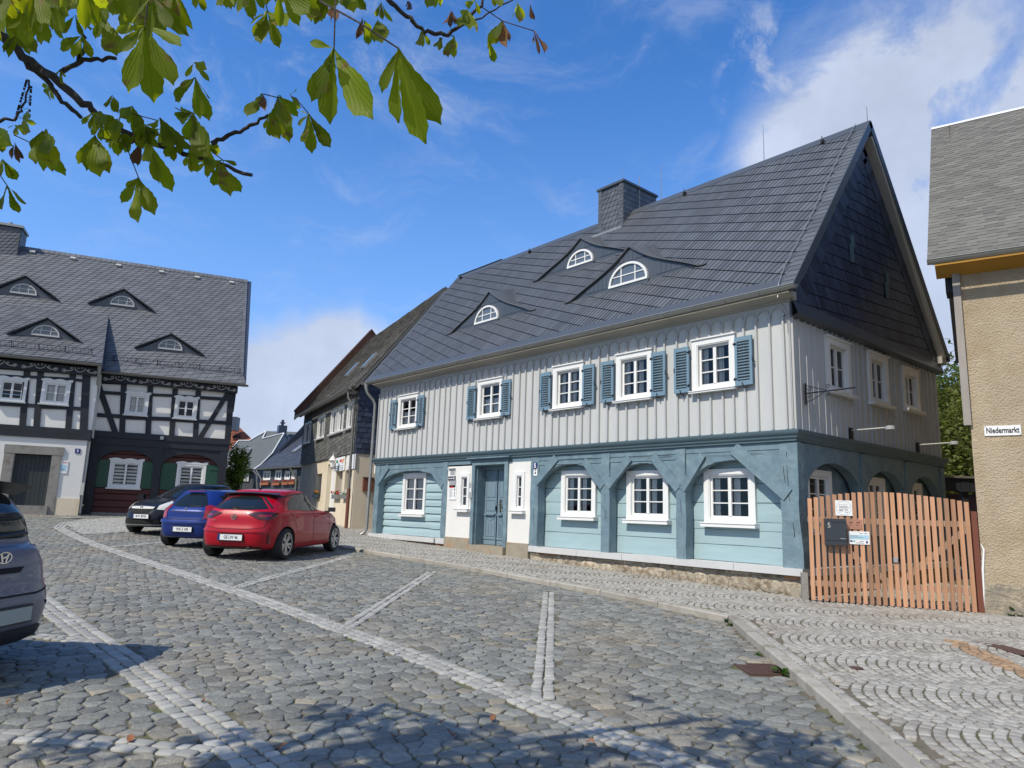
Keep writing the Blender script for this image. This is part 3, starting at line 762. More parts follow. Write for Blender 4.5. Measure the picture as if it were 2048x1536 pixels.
brace(-14.42,2.42,-13.78,2.97); brace(-11.45,2.93,-10.72,2.30,.17)
brace(-6.78,2.36,-6.05,2.96); brace(-5.13,2.86,-4.55,2.25,.17); brace(-4.42,2.25,-3.78,2.86,.16)
brace(-3.15,2.88,-2.5,2.20,.19); brace(-2.42,2.18,-1.92,2.86,.15); brace(-1.22,2.96,-.16,2.08,.25)
# cracks / pegs: fine dark checks along the beams
mb=MB()
for x,z0,z1 in ((-.17,1.95,2.85),(-.10,1.35,1.9),(-2.47,1.5,2.15),(-4.5,1.55,2.1),(-6.82,1.3,1.75),(-.24,2.3,2.6)):
    k=6; pts=[(x+R3.gauss(0,.008)+.02*i/k,-.014,z1+(z0-z1)*i/k) for i in range(k+1)]
    for p,q in zip(pts,pts[1:]): mb.poly([(p[0],p[1]-.002,p[2]),(p[0]+.009,p[1]-.002,p[2]),(q[0]+.008,q[1]-.002,q[2]),(q[0],q[1]-.002,q[2])])
for x0,x1,z in ((-3.9,-2.7,2.875),(-1.9,-.6,2.83),(-6.0,-4.9,2.90),(-5.5,-4.7,2.87),(-3.3,-2.65,2.84)):
    mb.poly([(x0,-.006,z),(x1,-.006,z+.006),(x1,-.006,z+.012),(x0,-.006,z+.004)])
mb.build('timber_crack',M['dark'],house)
# ---- plank infill walls behind the arches
YI=.27
def pl_wall(a,b,win,hs,rough):
    mb=MB(); z=ZS
    wx0,wx1,wz0,wz1=win
    while z<2.98:
        h=hs*R3.uniform(.85,1.15); z1=min(z+h,3.0)
        for zz_ in (wz0,wz1):
            if z+.04<zz_<z1+.10: z1=zz_; break
        mb.tv=R3.random(); t=rough
        segs=[(a-.1,b+.1)]
        if z<wz1-.01 and z1>wz0+.01: segs=[(a-.1,wx0+.03),(wx1-.03,b+.1)]
        for s0,s1 in segs:
            n=max(2,int((s1-s0)/.35)); 
            jz=[R3.gauss(0,.006 if rough>.02 else .002) for _ in range(n+1)]
            P=[]
            for yy,zz in ((YI+.03,0),(YI-t*.3,.012),(YI-t,.03),(YI-t*.9,.5),(YI-t*.1,.985),(YI+.03,1)):
                P.append([(s0+(s1-s0)*i/n,yy+R3.gauss(0,.002),z+(z1-z)*zz+jz[i]) for i in range(n+1)])
            mb.grid(P)
        z=z1
    return mb
BW=[(-14.30,-10.74,FX(807,947,.2),FX(848,1030,.2),.235,.045),(-6.67,-4.60,FX(1123,942,.2),FX(1190.5,1036,.2),.33,.008),(-4.35,-2.57,FX(1253,942,.2),FX(1337,1043,.2),.33,.008),(-2.335,-.30,FX(1407,939,.2),FX(1512,1050,.2),.33,.008)]
for i,(a,b,p,q,hs,rough) in enumerate(BW):
    w_=(p.x,q.x,q.z+.02,p.z)
    # behind-wall dark room is simply the hollow house
    pl_wall(a,b,(w_[0]+.05,w_[1]-.05,w_[2]+.03,w_[3]-.05),hs,rough).build('plank_wall',M['plank'],house)
    window(house,None,w_[0],w_[1],w_[2],w_[3],YI-.02,fw=.11,proud=.055,rec=.02,rows=3,cap=False,curtain='sides' if i!=0 else 'full',sill=.085,sw=.035,name='window')
# ---- white plaster bays with side lights
sl_=(FX(920,947,0),FX(938,1018,0)); sr_=(FX(1029,944,0),FX(1048.5,1021,0))
ol=(sl_[0].x,sl_[1].x,sl_[1].z,sl_[0].z); orr=(sr_[0].x,sr_[1].x,sr_[1].z,sr_[0].z)
mb=MB(); wallgrid(mb,-10.50,-9.32,.90,2.90,[(ol[0]+.05,ol[1]-.05,ol[2]+.03,ol[3]-.04)],v=0,depth=.2); mb.poly([(-10.5,0,2.9),(-9.32,0,2.9),(-9.32,.2,2.9),(-10.5,.2,2.9)]); mb.build('plaster_wall',M['plaster'],house); mb=MB()
wallgrid(mb,-7.80,-6.95,.88,2.90,[(orr[0]+.05,orr[1]-.05,orr[2]+.03,orr[3]-.04)],v=0,depth=.2)
mb.poly([(-7.8,0,2.9),(-6.95,0,2.9),(-6.95,.2,2.9),(-7.8,.2,2.9)])
mb.build('plaster_wall',M['plaster'],house)
for o_ in (ol,orr): window(house,None,*o_,0,fw=.10,proud=.03,rec=.05,cols=1,rows=3,cap=False,curtain='full',sash=.03,sill=.085,sw=.06,name='side_light')
mb=MB(); mb.box((-10.50,-.03,.3),(-9.32,.2,.90)); mb.build('base_stone',M['brown granite'],house); mb=MB(); mb.box((-7.80,-.03,.3),(-6.97,.2,.88)); mb.build('base_stone',M['brown granite'],house)
mb=MB(); mb.box((-9.30,-.12,.3),(-7.82,.45,.745)); mb.build('door_step',M['brown granite'],house)
# ---- door
mb=MB(); 
mb.box((-9.32,-.05,.745),(-9.19,.04,2.86)); mb.box((-7.94,-.05,.745),(-7.80,.04,2.86)); mb.box((-9.32,-.05,2.86),(-7.80,.04,3.0))
mb.box((-9.19,.0405,.745),(-9.17,.36,2.86)); mb.box((-7.96,.0405,.745),(-7.94,.36,2.86)); mb.box((-9.17,.0405,2.84),(-7.96,.36,2.86))
mb.box((-9.40,-.10,3.0),(-7.72,.0,3.03)); mb.box((-9.45,-.15,3.03),(-7.67,.0,3.06)); mb.box((-9.36,-.075,2.95),(-7.76,-.05,2.975))
df=mb.build('door_frame',M['timber'],house)
door=MB(); y=.33
xs=[(-9.165,-8.66),(-8.615,-8.35),(-8.31,-7.965)]
for a,b in xs:
    door.box((a,y,.76),(b,y+.04,2.83))
    for z0,z1 in ((1.65,1.95),(2.02,2.62),(.98,1.50)):
        e=.05
        door.box((a+e,y-.012,z0),(b-e,y,z0+.025)); door.box((a+e,y-.012,z1-.025),(b-e,y,z1)); door.box((a+e,y-.012,z0+.025),(a+e+.022,y,z1-.025)); door.box((b-e-.022,y-.012,z0+.025),(b-e,y,z1-.025))
    door.box((a+.04,y-.06,1.535),(b-.03,y,1.575)); door.box((a,y-.02,.90),(b,y,.95))
    k=4
    for i in range(k): x=a+.08+(b-a-.16)*i/(k-1); door.box((x-.006,y-.01,1.01),(x+.006,y,1.32))
    cx=(a+b)/2; door.prism([(a+.07,y-.011,1.46),(cx,y-.011,1.38),(b-.07,y-.011,1.46),(b-.07,y-.011,1.48),(cx,y-.011,1.405),(a+.07,y-.011,1.48)],(0,.011,0))
door.box((-8.66,y-.02,.76),(-8.645,y+.03,2.83)); door.box((-8.345,y-.006,.76),(-8.315,y+.03,2.83))
dr=door.build('door',M['door'],house)
mb=MB(); mb.box((-8.50,y-.02,1.62),(-8.46,y,1.92)); mb.tube([(-8.48,y-.01,1.82),(-8.48,y-.07,1.82),(-8.36,y-.075,1.81)],.011); mb.tube([(-8.48,y-.02,1.96),(-8.48,y-.02,1.88)],.02); mb.build('handle',M['brass'],dr)
mb=MB(); mb.box((-8.655,y-.05,1.66),(-8.62,y-.02,1.78)); mb.build('lock',M['black iron'],dr)
# intercom panel on the frame
mb=MB(); P=FX(943,978,-.05); mb.box((P.x-.10,-.075,1.98),(P.x+.06,-.051,2.38)); ic=mb.build('door_intercom',M['greyprint']); tag(ic,'narrow grey intercom panel on the white wall left of the blue front door','intercom'); mb=MB(); mb.box((P.x-.06,-.08,2.13),(P.x+.02,-.0755,2.24)); mb.build('display',M['white'],ic)
# ---- cornice between the floors
mb=MB()
prof=[(0.0,3.02),(-.045,3.035),(-.045,3.06),(-.075,3.09),(-.085,3.13),(-.11,3.15),(-.135,3.20),(-.135,3.228),(.0,3.25)]
P=[[(XL-.02,y_,z_) for y_,z_ in prof],[(-7,y_,z_-.006) for y_,z_ in prof],[(-y_,y_,z_) for y_,z_ in prof]]
mb.grid([list(r) for r in zip(*P)])
P=[[(-y_,y_,z_) for y_,z_ in prof],[(-y_,YB,z_) for y_,z_ in prof]]
mb.grid([list(r) for r in zip(*P)])
mb.poly([(XL-.02,y_,z_) for y_,z_ in prof])
mb.build('cornice',M['cornice'],house,smooth=30)
# ---- upper floor boarding
UW=[((1386,682),(1474,777)),((1235,710),(1306,799)),((1109,733),(1168,815)),((959,761.5),(1005,834.8)),((800,791.5),(835.5,856.5))]
uwin=[(FX(*a).x,FX(*b).x) for a,b in UW]
ZW0,ZW1=4.135,5.185
mb=MB(); wallgrid(mb,XL,0,3.23,6.1,[(a+.04,b-.04,ZW0+.04,ZW1-.04) for a,b in uwin],depth=.18)
mb.build('wall',M['board'],house)
mb=MB()
bx=[XL+.03]; 
while bx[-1]<-.33: bx.append(bx[-1]+R3.choice((.235,.255,.28,.305,.26)))
bx.append(-.035)
for i,x in enumerate(bx):
    w_=.024; lean=R3.gauss(0,.006)
    full=[(3.252,5.355)]
    for a,b in uwin:
        if a-.03<x<b+.03: full=[(3.252,ZW0-.07),(ZW1+.04,5.355)]
    for z0,z1 in full:
        mb.prism([(x-w_,0,z0),(x-w_*.75,-.044,z0),(x+w_*.75,-.044,z0),(x+w_,0,z0)][::-1],(lean*(z1-z0)/2,0,z1-z0))
    if 0<i<len(bx)-1 or True:
        mb.box((x-.036,-.050,5.355),(x+.036,0,5.378)); mb.box((x-.026,-.036,5.378),(x+.026,0,5.40))
for a,b in zip(bx,bx[1:]):
    r=(b-a)/2; c=(a+b)/2; k=12; z0=5.40
    if b>-.04: continue
    pi=[];po=[]
    for q in range(k+1):
        t=math.pi*q/k; pi.append((c-(r-.032)*math.cos(t),z0+(r-.032)*math.sin(t)*1.05)); po.append((c-(r-.001)*math.cos(t),z0+(r-.001)*math.sin(t)*1.05))
    for q in range(k):
        A=[(pi[q][0],-.024,pi[q][1]),(pi[q+1][0],-.024,pi[q+1][1]),(po[q+1][0],-.024,po[q+1][1]),(po[q][0],-.024,po[q][1])]
        mb.poly(A); mb.poly([(pi[q][0],0,pi[q][1]),(pi[q+1][0],0,pi[q+1][1]),A[1],A[0]]); mb.poly([A[3],A[2],(po[q+1][0],0,po[q+1][1]),(po[q][0],0,po[q][1])])
mb.box((-.045,-.03,3.252),(.0,0,5.6)); mb.build('batten',M['batten'],house)
for i,(a,b) in enumerate(uwin):
    window(house,None,a,b,ZW0,ZW1,0,fw=.115,proud=.05,rec=.05,rows=3,curtain='sides' if i in (0,1,2) else 'half',sw=.03,sill=.05)
# shutters
def shutter(x0,x1,z0,z1,y,hinge):
    mb=MB(); t=.04; st=.055
    mb.box((x0,y-t,z0),(x0+st,y,z1)); mb.box((x1-st,y-t,z0),(x1,y,z1)); mb.box((x0+st,y-t,z0),(x1-st,y,z0+.09)); mb.box((x0+st,y-t,z1-.09),(x1-st,y,z1))
    n=13
    for i in range(n):
        z=z0+.10+(z1-z0-.2)*(i+.5)/n
        mb.obox(((x0+x1)/2,y-t*.5,z),((x1-x0)/2-st+.005,.021,.0045),((1,0,0),Vector((0,.80,.6)),Vector((0,-.6,.80))))
    o=mb.build('shutter',M['shutter'],house)
    mb=MB(); hx=x1 if hinge>0 else x0
    for z in (z0+.13,z1-.13): mb.box((hx-.05 if hinge>0 else hx-.03,y-t-.006,z-.014),(hx+.03 if hinge>0 else hx+.05,y-t-.001,z+.014)); mb.box((hx-.012,y-t-.01,z-.03),(hx+.012,y-t-.002,z+.03))
    mb.build('hinge',M['black iron'],o)
    mb=MB(); cx=(x0+x1)/2; mb.tube([(cx+.02,y+.03,z0-.05),(cx,y-t-.02,z0-.03),(cx-.02,y-t-.025,z0+.05)],.010,6); mb.build('catch',M['black iron'],o); mb=MB()
    ox=x0 if hinge>0 else x1; zz=z0+(z1-z0)*.48; mb.tube([(ox-.04*(1 if hinge>0 else -1),y+.02,zz-.03),(ox+.01,y-t-.01,zz),(ox+.012,y-t-.012,zz+.07)],.009,6); mb.build('catch',M['black iron'],o)
SW=.37
for a,b in uwin:
    shutter(a-.045-SW,a-.045,ZW0+.0,ZW1-.10,-.055,1); shutter(b+.02,b+.02+SW,ZW0+.0,ZW1-.10,-.055,-1)
# ---- gable side (faces +x)
gfr=frame((0,0,0),(0,1,0),(-1,0,0))
gy=[(1.279,2.284,4.12,5.19),(3.133,4.109,4.13,5.21),(4.871,5.807,4.20,5.16)]
mb=MB(gfr); wallgrid(mb,0,YB,3.23,5.62,[(a+.04,b-.04,c+.04,d-.04) for a,b,c,d in gy],depth=.18); mb.build('gable_wall',M['board'],house)
mb=MB(gfr); y=.03
while y<YB-.05:
    full=[(3.252,5.53)]
    for a,b,c,d in gy:
        if a-.03<y<b+.03: full=[(3.252,c-.07),(d+.04,5.53)]
    for z0,z1 in full: mb.prism([(y-.024,0,z0),(y-.015,-.034,z0),(y+.015,-.034,z0),(y+.024,0,z0)][::-1],(R3.gauss(0,.005),0,z1-z0))
    y+=R3.choice((.21,.24,.26,.19))
mb.build('gable_batten',M['batten'],house)
for a,b,c,d in gy: window(house,gfr,a,b,c,d,0,fw=.13,proud=.05,rec=.05,rows=2,curtain=None,sw=.04,frz=[.5])
# gable ground floor: posts and arches, boards behind
gp_=[(0.0,.34),(2.55,2.8),(4.75,5.0),(6.8,YB)]
for a,b in gp_:
    mb=MB(gfr); mb.box((a+.221 if a==0 else a,-.03,ZS),(b,.2,3.0)); mb.build('post',M['timber'],house)
for (q,a),(b,r) in zip(gp_,gp_[1:]):
    mb=MB(gfr); n=22;c=(a+b)/2;h=(b-a)/2
    for k in range(n):
        t0,t1=-1+2*k/n,-1+2*(k+1)/n; f=lambda t:2.15+.58*(max(0,1-t*t))**.55
        x0,x1,z0,z1=c+h*t0,c+h*t1,f(t0),f(t1)
        mb.poly([(x0,0,z0),(x1,0,z1),(x1,0,3.02),(x0,0,3.02)]); mb.poly([(x0,.2,z0),(x1,.2,z1),(x1,0,z1),(x0,0,z0)])
    mb.build('arch_board',M['timber'],house)
gw_=[(.75,1.75),(3.3,4.2),(5.35,6.25)]
mb=MB(gfr); wallgrid(mb,.2,YB,ZS,3.02,[(a+.05,b-.05,1.5,2.5) for a,b in gw_],v=.27,depth=.15)
z=ZS
while z<3.0: mb.box((.2,.262,z),(YB,.27,z+.012)); z+=.3
mb.build('plank_wall',M['timber'],house)
for a,b in gw_: window(house,gfr,a,b,1.45,2.6,.25,fw=.11,proud=.05,rec=.02,rows=3,cap=False,curtain='sides',name='window')
# slate apron and gable cladding
mb=MB(gfr); mb.box((-.02,-.035,5.34),(YB+.1,-.002,5.60)); mb.grid([[(-.02,-.16,5.36),(YB+.1,-.16,5.36)],[(-.02,-.05,5.66),(YB+.1,-.05,5.66)]]); mb.poly([(-.02,-.16,5.36),(YB+.1,-.16,5.36),(YB+.1,-.0,5.30),(-.02,-.0,5.30)])
mb.build('gable_apron',M['slatemetal'],house)
YR,ZR=3.45,10.52; YE,ZE=-.32,5.80; SL=(ZR-ZE)/(YR-YE)
def zroof(y):
    d=y-YE
    return ZE+SL*d+.06*math.exp(-((d)/.35)**2)*0
mb=MB(); tri=[(.0-.05,5.62),(YB+.05,5.62),(YR,9.98)]
O=(.045,0,0)
mb.poly([(.03,.0,5.6),(.03,YB,5.6),(.03,YR,10.35)])
tiles(mb,[(-.05,5.62),(YB+.05,5.62),(YR,10.05)],O,(0,1,0),(0,0,1),(.105*math.cos(rad(4)),.105*math.sin(rad(4))),(-.13,.235),th=.018,jit=.1,gap=.006)
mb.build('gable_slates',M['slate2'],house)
mb=MB(); 
for (y0,z0),(y1,z1) in (((-.05,5.62),(YR,10.02)),((YB+.05,5.62),(YR,10.02))):
    d=Vector((0,y1-y0,z1-z0)); L=d.length; d.normalize(); nrm=Vector((0,-d.z,d.y))*(-1 if y0<YR and y0<1 else 1)
    n=int(L/.17)
    for i in range(n):
        c=Vector((.065,y0,z0))+d*(i+.5)*.17+nrm*(.15); mb.tv=R3.random()
        mb.obox(c+Vector((.004*(i%2),0,0)),(.10,.17,.006),(d,nrm,(1,0,0)))
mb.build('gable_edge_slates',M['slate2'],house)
for yy,zz in ((2.55,7.35),(4.25,6.95)):
    mb=MB(); 
    for k in range(5): mb.obox((.075+.004*k,yy+(.09 if k<2 else -.05)*(.6),zz-k*.12+.2),(.008,.085,.075),((1,0,0),Vector((0,1,.1)).normalized(),Vector((0,-.1,1)).normalized()))
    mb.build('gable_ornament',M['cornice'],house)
# back and left walls close the shell
mb=MB(); mb.poly([(XL,YB,.2),(0,YB,.2),(0,YB,5.9),(XL,YB,5.9)]); mb.poly([(XL,0,3.23),(XL,YB,3.23),(XL,YB,5.7),(XL,YR,10.4),(XL,0,5.7)]); mb.poly([(XL,.2,.2),(XL,YB,.2),(XL,YB,3.23),(XL,.2,3.23)])
mb.box((XL+.02,.5,3.02),(-.02,YB-.02,3.2)); mb.box((-10.5,.2,2.9),(-6.95,.5,3.02)); mb.box((-10.5,.2,.2),(-9.32,.3,.9)); mb.box((-7.8,.2,.2),(-6.97,.3,.88)); mb.box((XL+.01,.41,.0),(-.45,.5,.8))
mb.build('back_wall',M['board'],house)
# white corner board at the left
mb=MB(); mb.box((XL-.04,-.02,2.75),(XL+.03,.3,3.02)); mb.build('corner_board',M['white'],house)
# ---- roof
XR0,XR1=-15.25,.24
def RP(x,s,h=0): # point on the front roof slope, s metres up from the eave
    L=math.hypot(1,SL); return Vector((x,YE+s/L-h*SL/L,ZE+s*SL/L+h/L))
LS=(YR-YE)*math.hypot(1,SL)
mb=MB(); th=.10
mb.prism([RP(XR0,0,-.01),RP(XR0,LS,-.01),RP(XR0,LS,-.12),RP(XR0,0,-.12)],(XR1-XR0,0,0))
def RB(x,s,h=0):
    p=RP(x,s,h); return Vector((p.x,2*YR-p.y,p.z))
mb.prism([RB(XR0,0,-.01),RB(XR0,LS,-.01),RB(XR0,LS,-.12),RB(XR0,0,-.12)],(XR1-XR0,0,0))
mb.box((XR0,YB+.2,ZE-.15),(XR1,YB+.34,ZE+.05))
roof=mb.build('roof',M['slate2'],house)
mb=MB(); a25=rad(-25);a71=rad(71)
tiles(mb,[(0.18,.26),(XR1-XR0-.20,.26),(XR1-XR0-.20,LS-.24),(.18,LS-.24)],RP(XR0,0,.004),(1,0,0),(RP(0,1)-RP(0,0)),(.13*math.cos(a25),.13*math.sin(a25)),(.325*math.cos(a71),.325*math.sin(a71)),th=.016,jit=.04,gap=.010)
mb.build('roof_slates',M['slate'],roof)
mb=MB(); up=RP(0,1)-RP(0,0)
tiles(mb,[(0,0),(.18,0),(.18,LS-.02),(0,LS-.02)],RP(XR0,0,.012),(1,0,0),up,(.4*math.cos(rad(14)),.4*math.sin(rad(14))),(0,.155),th=.012,jit=.08)
mb.build('verge_slates',M['slate'],roof); mb=MB(); tiles(mb,[(0,0),(.24,0),(.24,LS-.02),(0,LS-.02)],RP(XR1-.24,0,.012),(1,0,0),up,(.5*math.cos(rad(-6)),.5*math.sin(rad(-6))),(0,.155),th=.013,jit=.10)
mb.build('verge_slates',M['slate'],roof)
mb=MB(); mb.prism([RP(XR0,-.02,.004),RP(XR0,.27,.022),RP(XR0,.27,.0),RP(XR0,-.02,-.02)],(XR1-XR0,0,0)); mb.prism([RP(XR0,LS-.25,.0),RP(XR0,LS-.25,.024),RP(XR0,LS+.02,.028),RB(XR0,LS+.02,.028),RB(XR0,LS-.25,.024),RB(XR0,LS-.25,.0),RP(XR0,LS,-.02)][::-1],(XR1-XR0,0,0)); mb.build('eave_and_ridge_sheet',M['slatemetal'],roof)
mb=MB(); mb.box((XR0+.0,YR-.02,ZR+.03),(XR0+2.6,YR+.05,ZR+.075)); mb.build('ridge_vent',M['black iron'],roof)
# verge: barge board and light soffit seen from below
mb=MB()
for f in (RP,RB):
    a=[f(XR1,-.02,-.13),f(XR1,LS,-.13),f(XR1,LS,.03),f(XR1,-.02,.03)]; 
    if f is RB: a=a[::-1]
    mb.prism(a,(.022,0,0))
mb.build('barge_board',M['slatemetal'],roof)
mb=MB(); mb.prism([RB(.03,.0,-.125),RB(.03,LS-.3,-.125),RB(.03,LS-.3,-.20),RB(.03,.0,-.20)],(XR1-.03-.002,0,0)); mb.prism([RP(.05,.4,-.125),RP(.05,LS-.3,-.125),RP(.05,LS-.3,-.16),RP(.05,.4,-.16)],(XR1-.05-.002,0,0)); mb.build('verge_soffit',M['soffit'],roof)
# eave: boxed moulding, gutter with brackets, down pipe
mb=MB(); pr=[(0.0,5.60),(-.035,5.61),(-.045,5.64),(-.13,5.66),(-.22,5.68),(-.27,5.70),(-.27,5.755),(.0,5.755)]
mb.prism([(XL-.1,y_,z_) for y_,z_ in pr],(.32-XL-.0-.09,0,0)); mb.build('eave_moulding',M['soffit'],house,smooth=40)
mb=MB(gfr); mb.box((YB-.1,-.2,5.55),(YB+.2,.0,5.72)); mb.build('eave_return',M['soffit'],house)
def gutter(mb,fr_,u0,u1,v,z,r=.075,n=8):
    P=[];Q=[]
    for k in range(n+1):
        t=math.pi*k/n; P.append((v+r*math.cos(t),z-r*math.sin(t))); Q.append((v+(r-.006)*math.cos(t),z-(r-.006)*math.sin(t)))
    mb.grid([[(u,p[0],p[1]) for p in P] for u in (u1,u0)]); mb.grid([[(u,p[0],p[1]) for p in Q] for u in (u0,u1)])
    for u in (u0,u1): mb.poly([(u,p[0],p[1]) for p in P])
    mb.tube([(u0,v-r-.004,z),(u1,v-r-.004,z)],.010,6)
mb=MB(); gutter(mb,None,XR0+.15,.34,-.41,5.775); gt=mb.build('gutter',M['zinc'],house,smooth=40)
x=XR0+.5
while x<.3:
    P=[];mb=MB()
    for k in range(9):
        t=math.pi*k/8; P.append((x,-.41+.083*math.cos(t),5.775-.083*math.sin(t)))
    mb.tube(P,.008,4); x+=.72; mb.build('gutter_bracket',M['zinc'],gt)
mb=MB(); mb.tube([(-14.86,-.41,5.74),(-14.86,-.41,5.58),(-14.84,-.36,5.42),(-14.78,-.16,5.2),(-14.76,-.09,5.05),(-14.76,-.09,3.4),(-14.76,-.10,.95),(-14.80,-.16,.82),(-14.86,-.24,.76)],[.075,.06]+[.05]*7,12)
dp=mb.build('downpipe',M['zinc'],house,smooth=40)
mb=MB()
for z in (4.6,3.55,2.0,1.35): mb.tube([(-14.76,-.09,z-.015),(-14.76,-.09,z+.015)],.062,12)
mb.build('pipe_clamp',M['zinc'],dp)
# dormers: swept roofs over a slate clad triangular front with a half round window
def dormer(xc,hw,yb,zb,h,wx,wr,wh,tsc=1.):
    d=thing_part=MB()
    n=36
    def prof(s): # swept: steep by the peak, easing out at the foot
        a=abs(s); return h*(1-a)**1.0*(1-.16*math.sin(math.pi*a))*(1.0)
    pts=[(xc+hw*(-1+2*k/n),zb+prof(-1+2*k/n)) for k in range(n+1)]
    for k in range(n):
        d.poly([(pts[k][0],yb,zb-.02),(pts[k+1][0],yb,zb-.02),(pts[k+1][0],yb,pts[k+1][1]),(pts[k][0],yb,pts[k][1])])
    for k in range(int(hw*2/.14)):
        x=xc-hw+.1+k*.14; pz=zb+prof((x-xc)/hw)-.03
        if abs(x-wx)<wr+.1: z0=zb+wh+.14
        else: z0=zb+.12
        if pz>z0+.03: d.tv=R3.random(); d.prism([(x+.004,yb-.003,z0),(x+.134,yb-.003,z0),(x+.134+.02,yb-.003,zb+prof((x+.134-xc)/hw)-.03),(x+.02,yb-.003,pz)],(0,-.008,0))
    f=d.build('dormer',M['slatemetal'],house)
    # roof
    mbr=MB(); ov=.06
    def yend(z): return YE+(z-ZE)/SL+.03
    ext=1.10
    P=[]
    m=40
    for k in range(m+1):
        s=ext*(-1+2*k/m); a=abs(s)
        z=zb+ (prof(s) if a<1 else -.0)+.022
        P.append((xc+hw*s,z))
    rows_=7
    for r in range(rows_):
        A=[];B=[]
        for x,z in P:
            q_=max(0,(z-zb)/h); ris=.30*q_; y0=yb-ov; y1=max((YE*SL-ZE+z-ris*yb)/(SL-ris)+.03,y0+.02)
            ya=y0+(y1-y0)*r/rows_; yb_=y0+(y1-y0)*(r+1)/rows_+.012
            A.append((x,ya,z+ris*(ya-yb)+.030)); B.append((x,yb_,z+ris*(yb_-yb)+.002))
        mbr.tv=R3.random(); mbr.grid([A,B]); mbr.grid([[(x,y,z-.030) for x,y,z in A],A])
    # soffit of the overhang
    mbr.grid([[(x,yb-ov,z-.02) for x,z in P],[(x,yb+.01,z-.02) for x,z in P]][::-1])
    mbr.build('dormer_roof',M['slate'],f)
    # window
    k=16; wz=zb+.10
    def arc(r,rz,x0=wx): return [(x0-r*math.cos(math.pi*i/k),wz+rz*math.sin(math.pi*i/k)) for i in range(k+1)]
    q=MB(); O_=arc(wr,wh); I=arc(wr-.055,wh-.055)
    for i in range(k):
        a,b,c,e=O_[i],O_[i+1],I[i+1],I[i]
        q.prism([(a[0],yb-.06,a[1]),(b[0],yb-.06,b[1]),(c[0],yb-.06,c[1]),(e[0],yb-.06,e[1])][::-1],(0,.07,0))
    q.box((wx-wr,yb-.07,wz-.03),(wx+wr,yb,wz+.025))
    for x in (wx-wr*.36,wx+wr*.36): q.box((x-.014,yb-.04,wz+.025),(x+.014,yb-.01,wz+wh*math.sqrt(1-.13)-.04))
    q.box((wx-wr*.86,yb-.038,wz+wh*.43-.012),(wx+wr*.86,yb-.012,wz+wh*.43+.012))
    q.build('dormer_frame',M['white'],f)
    q=MB(); I=arc(wr-.03,wh-.03); q.poly([(x,yb-.02,z) for x,z in I][::-1]); q.build('dormer_pane',M['pane sky'],f)
    q=MB(); q.box((wx-wr-.02,yb-.05,zb-.04),(wx+wr+.02,yb-.002,zb+.07)); q.prism([(xc-hw*.98,yb-.03,zb-.05),(xc+hw*.98,yb-.03,zb-.05),(xc+hw*.98,yb-.14,zb-.155),(xc-hw*.98,yb-.14,zb-.155)],(0,-.01,.02)); q.build('dormer_sill',M['slatemetal'],f)
def panemat():
    m=bpy.data.materials.new('dusty dormer glass'); t,b=nodes(m); b.inputs['Base Color'].default_value=(.10,.12,.14,1); b.inputs['Roughness'].default_value=.08; b.inputs['Specular IOR Level'].default_value=.8; return m
M['pane sky']=panemat()
dormer(-9.85,1.90,.76,7.13,.98,-9.93,.56,.47)
dormer(-4.37,1.97,.68,7.03,.99,-4.40,.60,.52)
dormer(-7.13,1.78,1.84,8.49,.86,-7.13,.50,.42)
# chimney clad in slate
CX0,CX1,CY0,CY1,CZ=-7.57,-6.60,3.02,4.55,11.32
mb=MB(); mb.box((CX0+.01,CY0+.01,9.6),(CX1-.01,CY1,CZ)); ch=mb.build('chimney',M['slatemetal'],house)
mb=MB(); 
tiles(mb,[(.14,0),(CX1-CX0-.14,0),(CX1-CX0-.14,CZ-9.9-.14),(.14,CZ-9.9-.14)],(CX0,CY0,9.9),(1,0,0),(0,0,1),(.17,.0),(.085,.155),th=.016,jit=.05)
for x0 in (0,CX1-CX0-.14): tiles(mb,[(x0,0),(x0+.14,0),(x0+.14,CZ-9.9),(x0,CZ-9.9)],(CX0,CY0-.008,9.9),(1,0,0),(0,0,1),(.3,.06),(0,.11),th=.012)
tiles(mb,[(0,0),(CY1-CY0,0),(CY1-CY0,CZ-9.9),(0,CZ-9.9)],(CX1,CY0,9.9),(0,1,0),(0,0,1),(.17,.0),(.085,.155),th=.016,jit=.05)
mb.build('chimney_slates',M['slate'],ch)
mb=MB(); mb.box((CX0-.05,CY0-.05,CZ),(CX1+.05,CY1+.05,CZ+.07)); mb.build('chimney_cap',M['slatemetal'],ch)
mb=MB(); mb.box((CX0-.16,CY0-.16,zroof(3.0)-.14),(CX1+.08,CY0-.012,zroof(3.0)-.07)); mb.tube([(CX1+.012,3.75,CZ+.4),(CX1+.012,3.75,zroof(3.3))],.013,6); mb.build('chimney_flashing',M['zinc'],ch)
# lightning rods and conductor
mb=MB()
for x,y_,h in ((-7.4,3.9,1.0),(-5.55,3.45,1.1),(-2.35,3.45,1.0),(.15,3.55,.45)): 
    z0=ZR if x>-7 else CZ; mb.tube([(x,y_,z0),(x,y_,z0+h)],[.011,.006],5)
mb.build('lightning_rod',M['zinc'],roof)
mb=MB(); mb.tube([RP(-.06,LS+.02,.06)]+[RP(-.06-.02*math.sin(i),LS-.2-i*.75,.07) for i in range(8)]+[RP(-.03,.05,.06),Vector((-.02,-.40,5.60)),Vector((-.03,-.06,5.42)),Vector((-.03,-.045,5.0))],.009,6)
mb.build('lightning_conductor',M['zinc'],roof)
mb=MB()
for x in (-14.8,-10.9,-4.6,-.75): p=RP(x,LS-.28,.05); mb.box((p.x-.03,p.y-.05,p.z-.03),(p.x+.03,p.y+.05,p.z+.05)); mb.tube([p,p+Vector((0,-.03,.14))],.01,5)
mb.build('roof_hook',M['black iron'],roof)
